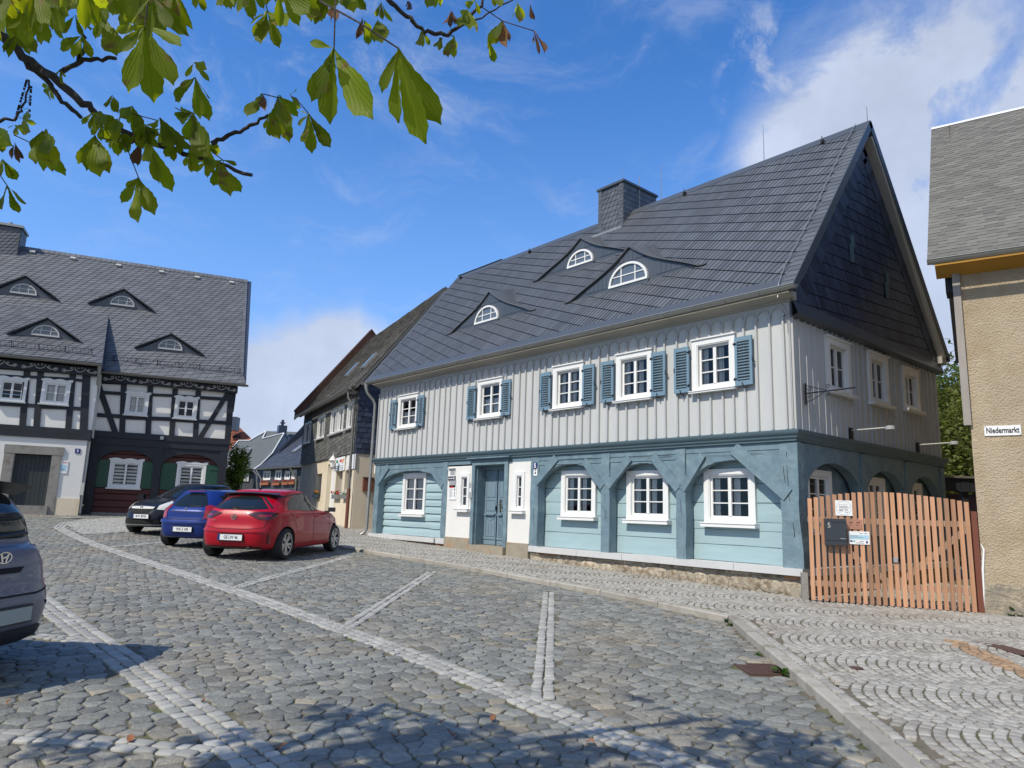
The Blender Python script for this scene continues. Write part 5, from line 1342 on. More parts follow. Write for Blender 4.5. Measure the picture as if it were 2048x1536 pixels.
p=U3(123,934,VL); o=plate('house_notice','pale blue and white notice on the white wall beside the stone door case','sign',f_(p[0],p[1],VL-.01),.40,.46,M['signwhite']); mb=MB(f_(p[0],p[1],VL-.023))
mb.box((-.12,-.14,0),(.15,.08,.002)); mb.build('print',M['lightblue'],o); mb=MB(f_(p[0],p[1],VL-.023)); mb.box((.02,.15,0),(.17,.175,.002)); mb.build('red_heading',M['signred'],o)
text('185',.10,f_(p[0]+.02,p[1]-.09,VL-.0255),o,M['greyprint'])
p=U3(324,876,-.1); o=plate('junction_box','small pale square junction box on the black beam between the arches','junction box',f_(p[0],p[1],-.1),.13,.13,M['silver'],.05)
# ================================================================== weathered slate clad house behind the blue one
a4=rad(76.4); d4=Vector((-math.sin(a4),math.cos(a4),0)); n4=Vector((-math.cos(a4),-math.sin(a4),0)); O4=Vector((-17.54,.84,0))
# local u runs from the far end to the near corner so that u x v = up
u4=-d4; LN=10.2; O4f=O4+d4*LN; F4=frame(O4f,u4,-n4)
def U4(px,py,v=0):
    Q=onpl(px,py,n4,n4.dot(O4)-v); return ((Q-O4f).dot(u4),Q.z)
h4=thing('slate_clad_house','weathered beige house with black slate upper wall and old shingle roof','house',(O4.x,O4.y,.9))
def C7(x,y): return (440+x/3.339,640+y/3.339)
ups=[(580,680,612,808),(668,655,705,795),(757,612,786,762),(804,590,833,745),(868,560,898,728)]
uw=[]
for x0,y0,x1,y1 in ups: a=U4(*C7(x0,y0));b=U4(*C7(x1,y1)); uw.append((a[0],b[0]))
zz0=U4(*C7(770,762))[1]; zz1=U4(*C7(748,615))[1]
mb=MB(F4); wallgrid(mb,0,LN,3.62,6.3,[(a+.03,b-.03,zz0+.03,zz1-.03) for a,b in uw],v=-.06,depth=.2); mb.build('upper_wall',M['old clad'],h4)
mb=MB()
def t4(u0,u1,z0,z1): 
    tiles(mb,[(u0,z0),(u1,z0),(u1,z1),(u0,z1)],F4@Vector((0,-.065,0)),u4,(0,0,1),(.21,.02),(.02,.16),th=.014,jit=.12)
edges=[0]; 
t4(0,LN,3.62,zz0-.06); t4(0,LN,zz1+.04,6.1)
us=sorted(uw); x=0
for a,b in us: t4(x,a-.01,zz0-.06,zz1+.04); x=b+.01
t4(x,LN,zz0-.06,zz1+.04); mb.build('wall_slates',M['old clad'],h4)
for a,b in uw: window(h4,F4,a,b,zz0,zz1,-.06,fw=.07,proud=.03,rec=.08,rows=1,cap=False,curtain='sides',sill=.05)
lo=[(645,1030,670,1185),(778,1012,808,1190),(838,1005,870,1190)]
lw=[]
for x0,y0,x1,y1 in lo: a=U4(*C7(x0,y0));b=U4(*C7(x1,y1)); lw.append((a[0],b[0],b[1],a[1]))
dA=U4(*C7(722,965));dB=U4(*C7(755,1262))
mb=MB(F4); wallgrid(mb,0,LN,.7,3.62,lw+[(dA[0],dB[0],.7,dA[1])],v=0,depth=.28)
mb.poly([(LN,0,.7),(LN,6,.7),(LN,6,3.62),(LN,0,3.62)]); mb.poly([(0,0,.7),(0,6,.7),(0,6,6),(0,3.1,10.3),(0,0,6)][::-1]); mb.build('plaster_wall',M['beige old'],h4)
for i,(a,b,c,d) in enumerate(lw): window(h4,F4,a-.02,b+.02,c-.02,d+.02,.22,fw=.05,proud=.01,rec=.02,rows=1,cap=False,curtain=None,sill=0,m='grey stone',sm=M['white'])
mb=MB(F4); mb.box((dA[0],.18,.9),(dB[0],.22,dA[1])); 
for i in range(3): x=dA[0]+(dB[0]-dA[0])*(i+.5)/3; mb.box((x-.02,.165,1.2),(x+.02,.18,dA[1]-.2))
mb.build('white_door',M['white'],h4)
mb=MB(F4); mb.poly([(LN-.001,-.06,3.6),(LN,6,3.6),(LN,6,6),(LN,3.1,10.2),(LN,-.06,6)]); mb.build('side_wall',M['slate2'],h4)
mb=MB(); tiles(mb,[(-.06,3.6),(5,3.6),(5,6.6),(-.06,6.1)],F4@Vector((LN+.01,0,0)),-n4,(0,0,1),(.32,.0),(.0,.2),th=.018,brick=.5); mb.build('side_slates',M['slate2'],h4)
SL4=(10.48-6.05)/(3.05+.35); LR4=(3.4)*math.hypot(1,SL4)
def rp4(u,s,h=0,back=False):
    L=math.hypot(1,SL4); v=-.35+s/L-h*SL4/L; z=6.05+s*SL4/L+h/L
    if back: v=2*3.05-v
    return (u,v,z)
mb=MB(F4)
for bk in (False,True):
    P=[rp4(-.1,0,-.02,bk),rp4(-.1,LR4,-.02,bk),rp4(-.1,LR4,-.12,bk),rp4(-.1,0,-.12,bk)]; mb.prism(P if not bk else P[::-1],(LN+.5,0,0))
rf4=mb.build('roof',M['zincdark'],h4)
mb=MB(); ay4=(F4.to_3x3()@Vector(rp4(0,1)))-(F4.to_3x3()@Vector(rp4(0,0)))
tiles(mb,[(-.1,0),(LN+.4,0),(LN+.4,LR4),(-.1,LR4)],F4@Vector(rp4(0,0)),u4,ay4,(.26,.02),(.0,.165),th=.02,jit=.14,brick=.5); mb.build('roof_shingles',M['old shingle'],rf4)
# brick parapet on the far gable, roof lights
mb=MB(F4); mb.prism([(-.35,-.5,5.85),(-.35,-.5,6.31),(-.35,3.05,10.95),(-.35,3.75,10.2),(-.35,3.0,10.2)],(.3,0,0)); mb.build('brick_parapet',M['brick'],h4)
mb=MB(F4); mb.prism([(-.4,-.55,6.33),(-.4,3.05,11.04),(-.4,3.05,10.94),(-.4,-.5,6.25)][::-1],(.4,0,0)); mb.prism([(-.4,3.05,11.04),(-.4,3.9,10.1),(-.4,3.8,10.05),(-.4,3.05,10.94)][::-1],(.4,0,0)); mb.build('parapet_coping',M['rust'],h4)
for px,py in ((706,741),(740,724)):
    nn4=F4.to_3x3()@Vector((0,-SL4,1)); p0=F4@Vector(rp4(0,0)); Q=onpl(px,py,nn4,nn4.dot(p0)); mb=MB(); n_=u4.cross(ay4).normalized(); mb.obox(Q+n_*.05,(.22,.42,.05),(u4,ay4,n_)); sk=mb.build('roof_light',M['zinc'],h4); mb=MB(); mb.obox(Q+n_*.103,(.17,.36,.004),(u4,ay4,n_)); mb.build('pane',M['pane sky'],sk)
mb=MB(F4); gutter(mb,F4,-.3,LN+.2,-.46,6.0,.07); mb.build('gutter',M['zinc'],h4,smooth=40)
mb=MB(F4); mb.box((LN-.35,-.42,5.85),(LN-.0,-.1,5.95)); mb.tube([(LN-.15,-.42,5.95),(LN-.15,-.42,5.7),(LN-.05,-.2,5.3),(LN-.05,-.17,2.3)],.05,8); mb.build('downpipe',M['zincdark'],h4,smooth=40)
mb=MB(F4); mb.tube([(LN-.05,-.17,2.3),(LN-.05,-.17,.8)],.065,8); mb.build('standpipe',M['redpost'],h4,smooth=40)
mb=MB(F4); mb.box((0,.02,2.3),(LN,-.0,2.31)); 
f4=lambda u,z,v:tfr(F4@Vector((u,v,z)),u4,n4)
# two restaurant signs
def s4(x0,y0,x1,y1):
    a=U4(*C7(x0,y0),-.02);b=U4(*C7(x1,y1),-.02); return (a[0]+b[0])/2,(a[1]+b[1])/2,abs(b[0]-a[0]),abs(a[1]-b[1])
u,z,w_,h_=s4(780,922,832,1003)
o=plate('restaurant_sign','white sign with green, red and orange blocks over a black corner, left of its twin','sign',f4(u,z,-.02),w_,h_,M['signwhite'],.02)
def blk(o,name,m,u,z,w_,h_,x0,y0,x1,y1): 
    mb=MB(f4(u,z,-.043)); mb.box((x0*w_/2,y0*h_/2,0),(x1*w_/2,y1*h_/2,.002)); mb.build(name,m,o)
blk(o,'green_block',M['signgreen'],u,z,w_,h_,-.9,.2,-.5,.6); blk(o,'red_block',M['signred'],u,z,w_,h_,-.1,.25,.35,.65)
mb=MB(f4(u,z,-.043)); mb.prism([(w_*.2,-h_*.02,0),(w_*.27,-h_*.02,0),(w_*.47,h_*.36,0),(w_*.26,h_*.34,0)],(0,0,.002)); mb.build('orange_slice',M['orange'],o)
blk(o,'black_block',M['signtext'],u,z,w_,h_,-1,-1,-.15,-.25); 
mb=MB(f4(u,z,-.0455))
for i in (-.45,-.75): mb.box((-w_*.42,h_*.5*i-.02,0),(-w_*.14,h_*.5*i+.03,.002))
mb.build('white_print',M['signwhite'],o)
mb=MB(f4(u,z,-.043))
for i in (-.3,-.55,-.8): mb.box((w_*.05,h_*.5*i-.015,0),(w_*.38,h_*.5*i+.015,.002))
mb.build('print',M['greyprint'],o)
u,z,w_,h_=s4(852,905,902,992)
o=plate('restaurant_sign','white sign with turquoise lettering beside the drainpipe, right of its twin','sign',f4(u,z,-.02),w_,h_,M['signwhite'],.02)
text('Casa\nTUR',h_*.30,f4(u,z+h_*.15,-.043),o,M['teal'],bold=.008,sx=.9)
mb=MB(f4(u,z,-.043)); mb.box((-w_*.3,-h_*.33,0),(w_*.2,-h_*.30,.002)); mb.box((-w_*.3,-h_*.41,0),(w_*.2,-h_*.38,.002)); mb.build('print',M['greyprint'],o)
# lantern
p=F4@Vector((U4(*C7(752,960),-.3)[0],-.3,0)); z=U4(*C7(752,955),-.3)[1]
g=thing('wall_lantern','white wall lantern with a pointed roof above the white door','lantern',(p.x,p.y,z)); mb=MB(); n=8
mb.grid([[(p.x+r*math.cos(2*math.pi*k/n),p.y+r*math.sin(2*math.pi*k/n),z+h) for k in range(n+1)] for r,h in ((.0,.45),(.02,.3),(.14,.14),(.19,.10),(.12,.08))]); mb.build('roof',M['white'],g)
mb=MB(); mb.grid([[(p.x+r*math.cos(2*math.pi*k/n),p.y+r*math.sin(2*math.pi*k/n),z+h) for k in range(n+1)] for r,h in ((.11,.08),(.08,-.16),(.0,-.2))]); mb.build('lantern_glass',M['curtain'],g)
q=p+(-n4)*.3; mb=MB(); mb.tube([(p.x,p.y,z-.2),(p.x,p.y,z-.3),(q.x,q.y,z-.3)],.015,5); mb.build('arm',M['white'],g)
# brown mailbox on the side wall
Q=onpl(735,968,u4,u4.dot(F4@Vector((LN,0,0)))); fr_=tfr(Q,-n4,u4); mb=MB(fr_); mb.box((-.19,-.26,0),(.19,.22,.13)); g=mb.build('mailbox',M['redpost']); tag(g,'dark brown mailbox on the plaster side wall beside the blue house drainpipe','mailbox'); mb=MB(fr_); mb.box((-.21,.22,0),(.21,.25,.16)); mb.box((-.12,.13,.13),(.05,.15,.134)); mb.build('lid',M['zincdark'],g)
# flower boxes
def flowerbox(name,label,fr_,u,z,w_,v,m,group,fl):
    g=thing(name,label,'flower box',tuple(fr_@Vector((u,v,z))),0,group); mb=MB(fr_); mb.box((u-w_/2,v-.16,z),(u+w_/2,v,z+.15)); mb.build('box',m,g)
    mb=MB(fr_); R=random.Random(int(u*100))
    for i in range(46):
        c=Vector((u+R.uniform(-.5,.5)*w_,v-.08+R.gauss(0,.05),z+.15+abs(R.gauss(0,.06)))); a=Vector((R.gauss(0,1),R.gauss(0,1),R.gauss(0,1))).normalized(); b=a.cross(Vector((R.gauss(0,1),R.gauss(0,1),1))).normalized(); s=.035; mb.tv=R.random(); mb.poly([c-a*s,c+b*s*.6,c+a*s,c-b*s*.6])
    mb.build('leaves',M['leafgreen'],g)
    mb=MB(fr_)
    for i in range(14):
        c=Vector((u+R.uniform(-.45,.45)*w_,v-.1+R.gauss(0,.05),z+.24+R.gauss(0,.04))); mb.obox(c,(.028,.028,.022),((1,0,0),(0,1,0),(0,0,1)))
    mb.build('flowers',fl,g)
for (a,b,c,d),l,m,fl in zip(lw,('grey flower box with yellow flowers, far left window of the beige house','grey flower box with red flowers between the white door and the drainpipe','grey flower box with white and red flowers, window nearest the drainpipe'),(M['anthracite'],M['zinc'],M['zinc']),(M['orange'],M['signred'],M['signwhite'])):
    flowerbox('flower_box',l,F4,(a+b)/2,c-.02,abs(b-a)*.9,.02,m,'flower boxes of the beige house',fl)
# ================================================================== farther houses
def farhouse_B():
    g=thing('slate_cottage','low dark slate cottage with four white windows and terracotta flower boxes','house',tuple(dep(560,990,46)))
    a=dep(515,937,48);b=dep(625,922,42); dl=(b-a);dl.z=0;dl.normalize(); nn=Vector((dl.y,-dl.x,0)); 
    if nn.dot(CAM-a)<0: nn=-nn
    fr=frame((a.x,a.y,0),dl,-nn); ze=a.z; L=(b-a).length+3
    def UB(px,py,v=.35):
        Q=onpl(px,py,nn,nn.dot(a)-v); return ((Q-Vector((a.x,a.y,0))).dot(dl),Q.z)
    W=[(528,942,541,960),(552,940,563,960),(571,942,580,959),(585,940,593,958)]
    ws=[]
    for x0,y0,x1,y1 in W: p=UB(x0,y0);q=UB(x1,y1); ws.append((p[0],q[0],q[1],p[1]))
    mb=MB(fr); wallgrid(mb,.25,L,1.3,ze+.1,[(p+.03,q-.03,r+.03,s-.03) for p,q,r,s in ws],v=.35,depth=.15); mb.poly([(.25,.35,1.3),(.25,.35,ze),(.25,3.5,ze+4),(.25,7,ze),(.25,7,1.3)]); mb.build('wall',M['cladfar'],g)
    mb=MB(fr); z=1.5
    while z<ze: mb.box((.25,.335,z),(L,.349,z+.012)); z+=.22
    mb.build('slate_course',M['slate2'],g)
    labs=('terracotta flower box under the leftmost window of the dark cottage','terracotta flower box under the double window of the dark cottage','terracotta flower box under the third window of the dark cottage','terracotta flower box under the rightmost window of the dark cottage')
    for w,l in zip(ws,labs):
        window(g,fr,*w,.35,fw=.11,proud=.03,rec=.03,rows=1,cap=False,curtain='full',sill=.0)
        flowerbox('flower_box',l,fr,(w[0]+w[1])/2,w[2]-.33,(w[1]-w[0])*1.2,.33,M['redbox'],'flower boxes of the dark cottage',M['signred'])
    lr=UB(588,866,3.4); h=lr[1]-ze
    mb=MB(fr); mb.prism([(-.1,0,ze),(-.1,3.4,ze+h),(-.1,3.4,ze+h-.12),(-.1,0,ze-.12)],(L,0,0)); mb.prism([(-.1,3.4,ze+h),(-.1,6.8,ze),(-.1,3.4,ze+h-.12)],(L,0,0)); r=mb.build('roof',M['slatemetal'],g)
    mb=MB(); up=fr.to_3x3()@Vector((0,3.4,h)); Lr=up.length; up.normalize(); tiles(mb,[(-.1,0),(L,0),(L,Lr),(-.1,Lr)],fr@Vector((0,0,ze+.015)),dl,up,(.42,.05),(.05,.20),th=.02); mb.build('roof_slates',M['slatefar2'],r)
    mb=MB(fr); mb.box((-.2,3.35,ze+h-.02),(L,3.45,ze+h+.04)); mb.build('ridge_trim',M['signwhite'],r)
    mb=MB(fr); gutter(mb,fr,-.2,L,-.07,ze-.03,.07,6); mb.tube([(-.05,-.1,ze),(.3,.2,ze-.7),(.3,.25,1.4)],.06,6); p=UB(598,930); mb.tube([(p[0]-.3,-.1,ze),(p[0],.25,ze-.8),(p[0],.28,1.4)],.06,6); mb.build('gutter',M['zinc'],g)
    p=onpl(600,897,fr.to_3x3()@Vector((0,-h,3.4)),(fr.to_3x3()@Vector((0,-h,3.4))).dot(a)); n_=dl.cross(up); mb=MB(); mb.obox(p+n_*.06,(.3,.5,.06),(dl,up,n_)); mb.build('roof_light',M['zinc'],g)
farhouse_B()
def farhouse_A():
    g=thing('grey_roofed_house','house with a grey slate roof edged in white, behind the bush','house',tuple(dep(500,985,54)))
    fh=Vector((Fv.x,Fv.y,0)).normalized(); rh=Vector((Rv.x,Rv.y,0)).normalized()
    e=dep(500,938,53); n_=(Vector((0,0,1))*.75-fh*.66).normalized()
    def A(px,py,off=0): return onpl(px,py,n_,n_.dot(e)+off)
    out=[(440,938),(508,938),(520,930),(545,905),(568,866),(525,877),(532,862),(512,873),(499,881),(477,881),(462,898),(440,922)]
    mb=MB(); mb.prism([A(*p) for p in out][::-1],n_*-.3); r=mb.build('roof',M['slatefar'],g)
    mb=MB()
    for i in range(1,len(out)-2):
        a,b=A(*out[i],.05),A(*out[i+1],.05)
        mb.tube([a,b],.045,5)
    mb.build('white_roof_edge',M['signwhite'],r)
    p=A(490,906,.08); up=n_.cross(rh); mb=MB(); mb.obox(p,(.3,.6,.07),(rh,up,n_)); mb.build('roof_light',M['zinc'],r)
    mb=MB(); a=dep(440,938,53.4);b=dep(509,938,53.4)
    mb.prism([(a.x,a.y,.8),(b.x,b.y,.8),(b.x,b.y,a.z),(a.x,a.y,a.z)],fh*6); mb.build('wall',M['cladfar'],g)
    fr=frame((dep(440,938,53.35).x,dep(440,938,53.35).y,0),rh,fh); dl=rh; o_=Vector((dep(440,938,53.35).x,dep(440,938,53.35).y,0))
    def UA(px,py): Q=onpl(px,py,fh,fh.dot(o_)); return ((Q-o_).dot(rh),Q.z)
    p=UA(489,943);q=UA(497,963); window(g,fr,p[0],q[0],q[1],p[1],0,fw=.11,proud=.03,rec=-.05,rows=2,cap=False,curtain=None,sill=.0)
    mb=MB(); mb.tube([dep(506,940,53),dep(512,948,53),dep(514,950,53),dep(514,985,53)],.07,6); mb.build('downpipe',M['zinc'],g)
    # gable end in shadow and the roof behind with its chimney
    g2=thing('chimneyed_house','partly hidden grey roofed house with a dark square chimney','house',tuple(dep(560,985,62)))
    e2=dep(560,905,60); 
    def B(px,py,off=0): return onpl(px,py,n_,n_.dot(e2)+off)
    mb=MB(); mb.prism([B(*p) for p in ((505,935),(640,935),(610,866),(600,864),(531,862))][::-1],n_*-.3); mb.build('roof',M['slatefar'],g2)
    mb=MB(); a=dep(555,850,62);b=dep(572,880,62); c=dep(563.5,866,61.5); hw=(dep(572,866,61.5)-dep(556,866,61.5)).length/2; zt=dep(563,851,61.5).z; mb.obox((c.x,c.y,zt-1.2),(hw,hw,1.2),(Vector((rh.x*.85+fh.x*.5,rh.y*.85+fh.y*.5,0)).normalized(),Vector((-rh.x*.5+fh.x*.85,-rh.y*.5+fh.y*.85,0)).normalized(),(0,0,1))); mb.tube([(c.x,c.y,zt),(c.x,c.y,zt+.5)],.12,6); mb.tube([(c.x,c.y,zt+.2),(c.x,c.y,zt+.28)],.25,8); mb.build('chimney',M['slate2'],g2)
    mb=MB(); a=dep(500,950,62);b=dep(640,950,62); mb.prism([(a.x,a.y,.8),(b.x,b.y,.8),(b.x,b.y,a.z),(a.x,a.y,a.z)],fh*5); mb.build('wall',M['cladfar'],g2)
    # dark gable triangle between A and B
    mb=MB(); mb.prism([dep(*p) for p in ((510,938,53.6),(545,905,55),(570,866,57.5),(577,876,58),(560,985,58),(512,985,53.6))],fh*.4); mb.build('gable_end',M['slate2'],g)
    g3=thing('red_roofed_house','house with a brown red tiled roof and an eyebrow dormer, far behind','house',tuple(dep(470,985,72)))
    e3=dep(470,930,70)
    def Cc(px,py,off=0): return onpl(px,py,n_,n_.dot(e3)+off)
    mb=MB(); mb.prism([Cc(*p) for p in ((420,935),(530,905),(505,880),(480,856),(466,848),(430,848))][::-1],n_*-.3); r=mb.build('roof',M['redtile'],g3)
    mb=MB(); o_=Cc(430,935,.02); up=n_.cross(rh).normalized()
    up=up if up.z>0 else -up
    q=[((Cc(*p)-o_).dot(rh),(Cc(*p)-o_).dot(up)) for p in ((420,935),(530,905),(505,880),(480,856),(466,848),(430,848))]
    if area(q)<0: q=q[::-1]
    tiles(mb,q,o_,rh,up,(.22,0),(0,.26),th=.05,jit=.1,brick=.5); mb.build('roof_tiles',M['redtile'],r)
    mb=MB(); n=12; P=[Cc(464+18*k/n,874-4.5*math.sin(math.pi*k/n),.25) for k in range(n+1)]; Q=[Cc(464+18*k/n,875.5,.1) for k in range(n+1)]; mb.grid([P,Q]); mb.build('eyebrow_dormer',M['dark'],r)
    mb=MB(); c=dep(466,848,73.5); mb.obox((c.x,c.y,c.z),(.5,.5,.7),(rh,fh,(0,0,1))); mb.build('chimney',M['slate2'],g3)
    mb=MB(); a=dep(420,935,71);b=dep(560,935,71); mb.prism([(a.x,a.y,.8),(b.x,b.y,.8),(b.x,b.y,a.z),(a.x,a.y,a.z)],fh*5); mb.build('wall',M['beige old'],g3)
farhouse_A()
# ================================================================== roughcast house at the right edge
dR=Vector((.963,.269,0)).normalized(); nR=Vector((dR.y,-dR.x,0)); OR=Vector((2.36,1.33,0)); FR=frame(OR,dR,-nR)
def UR(px,py,v=0):
    Q=onpl(px,py,nR,nR.dot(OR)-v); return ((Q-OR).dot(dR),Q.z)
hr=thing('roughcast_house','beige roughcast house with an ochre eave and grey shingle roof at the right edge','house',(OR.x,OR.y,.25))
mb=MB(FR); LR=9.0
nx,nz=110,70
P=[]
RR=random.Random(17)
def rough(u,z): return 0
mb.grid([[(LR*i/40,0,z) for i in range(41)] for z in (3.02,6.05)]); mb.grid([[(LR*i/40,-.035,z) for i in range(41)] for z in (.75,3.02)]); mb.poly([(0,-.035,3.02),(LR,-.035,3.02),(LR,0,3.03),(0,0,3.03)])
mb.grid([[(0,8,z),(0,-.035 if z<3.03 else 0,z)] for z in (.2,6.05)]); mb.poly([(0,0,6.05),(0,4.1,10.8),(0,8,6.05)]); mb.build('wall',M['beige'],hr)
mb=MB(FR); rubble(mb,OR+nR*.02,dR,nR,-.02,LR,lambda x:.15,.76,row=.25,big=1.6); mb.build('foot_wall',[M['old stone'] if 'old stone' in M else M['grey stone'],M['grey stone']],hr,smooth=40) if False else None
mb=MB(FR); mb.box((-.01,-.05,.1),(LR,.1,.76)); mb.build('foot_wall',mat('stained foot render',(.38,.32,.23),.95,var=.3,vs=2.5,bump=1,bs=14,bumpdist=.05,col2=(.20,.18,.15),c2s=3,c2lo=.42,c2hi=.62),hr)
a=UR(1903,555,-.05);b=UR(1932,848,-.05)
mb=MB(FR); mb.box((-.09,-.06,3.28),(.02,.06,6.0)); mb.build('corner_timber',M['grey timber'],hr)
mb=MB(FR); mb.prism([(-.10,.0,5.2),(-.10,.3,5.2),(-.35,.3,5.95),(-.35,0,5.95),(-.10,0,5.95)][::-1],(0,0,0)) if False else mb.box((-.20,.1,5.62),(-.1,.5,6.0)); mb.build('purlin_end',M['black timber'],hr)
mb=MB(FR); mb.prism([(-.32,-.30,6.00),(-.32,.02,5.86),(-.32,.02,6.05),(-.32,-.3,6.10)][::-1],(LR,0,0)); mb.build('ochre_soffit',M['ochre'],hr)
SLR=(10.75-6.1)/(4.2+.35); LRR=4.55*math.hypot(1,SLR)
def rpR(u,s,h=0,bk=False):
    L=math.hypot(1,SLR); v=-.38+s/L-h*SLR/L; z=6.12+s*SLR/L+h/L
    return (u,2*4.17-v if bk else v,z)
mb=MB(FR)
for bk in (False,True):
    P=[rpR(-.36,0,-.01,bk),rpR(-.36,LRR,-.01,bk),rpR(-.36,LRR,-.13,bk),rpR(-.36,0,-.13,bk)]; mb.prism(P if not bk else P[::-1],(LR,0,0))
rfR=mb.build('roof',M['zincdark'],hr)
ayR=(FR.to_3x3()@Vector(rpR(0,1)))-(FR.to_3x3()@Vector(rpR(0,0)))
mb=MB(); tiles(mb,[(-.42,.0),(4,0),(4,LRR),(-.36,LRR)],FR@Vector(rpR(0,0)),dR,ayR,(.29,.0),(.0,.118),th=.008,jit=.12,brick=.5); mb.build('roof_shingles',M['shingle'],rfR)
mb=MB(FR); p=rpR(0,LRR); mb.prism([rpR(-.36,LRR-.06,.015),rpR(-.36,LRR-.06,.03),(-.36,p[1],p[2]+.05),rpR(-.36,LRR-.10,.03,True)],(LR,0,0)); mb.build('ridge_cap',M['signwhite'],rfR)
mb=MB(FR); gutter(mb,FR,-.42,LR,-.46,6.06,.075); mb.build('gutter',M['zinc'],hr,smooth=40)
u,z=UR(2005,860.5,-.045); w_=UR(2042,860,-.04)[0]-UR(1968,860,-.04)[0]; h_=UR(2005,851,-.04)[1]-UR(2005,871,-.04)[1]
fS=tfr(FR@Vector((u,-.005,z)),dR,nR); o=plate('street_sign','white enamel street sign reading Niedermarkt on the beige wall','street sign',fS,w_,h_,M['signwhite'],.012)
text('Niedermarkt',h_*.80,tfr(FR@Vector((u,-.018,z)),dR,nR),o,M['signtext'],bold=.003,fit=w_*.90)
mb=MB(FR); 
for uu,zz in ((u-w_/2+.015,z+h_/2-.015),(u+w_/2-.015,z-h_/2+.015)): mb.box((uu-.006,-.020,zz-.006),(uu+.006,-.018,zz+.006))
mb.build('rivets',M['signtext'],o)
mb=MB(FR); P=[UR(*q,-.05) for q in ((1962,1088),(1966,1100),(1967,1140),(1968,1180),(1966,1215))]; mb.tube([(p[0]+.012*math.sin(i*2),-.05,p[1]) for i,p in enumerate(P)],[.006,.016,.02,.016,.01],6); mb.build('foam_bead',M['signwhite'],hr)
# dark pergola behind the gate
pg=thing('pergola','black boarded pergola roof on posts behind the wooden gate','pergola',tuple(dep(1912,1060,17.5)))
rh=Vector((Rv.x,Rv.y,0)).normalized(); fh=Vector((Fv.x,Fv.y,0)).normalized()
o_=dep(1850,960,17.5); fP=frame((o_.x,o_.y,0),rh,fh)
zt=dep(1912,956,17.5).z; zb_=dep(1912,983,17.5).z
mb=MB(fP); 
for i in range(14): mb.box((i*.22,0+.01*(i%2),zb_),(i*.22+.205,.04,zt))
mb.build('fascia',M['black timber'],pg); mb=MB(fP); mb.box((-.1,-.06,zt),(3.1,2,zt+.05)); mb.build('roof',M['zincdark'],pg)
for x in (.15,.95,2.1):
    mb=MB(fP); mb.box((x,.1,.3),(x+.14,.24,zb_)); mb.build('post',M['black timber'],pg)
mb=MB(fP); mb.box((1.1,1.4,1.0),(3.0,1.5,zb_)); mb.build('brown_screen',M['redpost'],pg)
mb=MB(fP); mb.box((-.1,.12,1.62),(3,.2,1.72)); mb.build('rail',M['black timber'],pg)
# ================================================================== cars
def paint(name,col,metal=.25):
    m=bpy.data.materials.new(name); t,b=nodes(m); b.inputs['Base Color'].default_value=(*col,1); b.inputs['Metallic'].default_value=metal; b.inputs['Roughness'].default_value=.32
    b.inputs['Coat Weight'].default_value=.35; b.inputs['Specular IOR Level'].default_value=.3; b.inputs['Coat Roughness'].default_value=.02
    n=t.nodes; tcn=n.new('ShaderNodeTexCoord'); nz=n.new('ShaderNodeTexNoise'); nz.inputs['Scale'].default_value=4; nz.inputs['Detail'].default_value=6; t.links.new(tcn.outputs['Object'],nz.inputs['Vector'])
    r=n.new('ShaderNodeMapRange'); r.inputs[3].default_value=.26; r.inputs[4].default_value=.42; t.links.new(nz.outputs[0],r.inputs[0]); t.links.new(r.outputs[0],b.inputs['Roughness']); return m
M['cred']=paint('red car paint',(.37,.001,.012),.0); M['cblue']=paint('blue car paint',(.008,.028,.17),.15); M['cblack']=paint('black car paint',(.008,.010,.016),.3); M['cgrey']=paint('blue grey car paint',(.15,.155,.20),.35)
M['cglass']=mat('dark car glass',(.010,.014,.015),.05,var=0,spec=.45); M['cplastic']=mat('black car plastic',(.018,.018,.02),.5,var=.05); M['tyre']=mat('tyre rubber',(.02,.02,.021),.8,var=.1); M['rim']=mat('silver wheel',(.42,.43,.45),.3,metal=.8,var=.05)
M['lamp']=mat('dark red tail lamp',(.045,.003,.006),.12,var=0,coat=1); M['lampred']=mat('red tail lamp',(.28,.003,.006),.15,var=0,coat=1); M['lampclear']=mat('clear lamp',(.62,.62,.56),.12,var=0,coat=1); M['chrome']=mat('chrome',(.75,.76,.78),.12,metal=1,var=0)
M['plate']=mat('number plate white',(.72,.73,.72),.4,var=0); M['platedirty']=mat('pale green number plate',(.36,.40,.36),.5,var=.05); M['well']=mat('wheel well',(.008,.008,.008),.9,var=0); M['seat']=mat('seat cloth',(.05,.05,.055),.9,var=.1)
def catmull(a,n):
    """a: rows x cols array -> n sub rows between each"""
    a=np.array(a,float); out=[]
    for i in range(len(a)-1):
        p0=a[max(0,i-1)];p1=a[i];p2=a[i+1];p3=a[min(len(a)-1,i+2)]
        for k in range(n):
            t=k/n; out.append(.5*((2*p1)+(-p0+p2)*t+(2*p0-5*p1+4*p2-p3)*t*t+(-p0+3*p1-3*p2+p3)*t**3))
    out.append(a[-1]); return np.array(out)
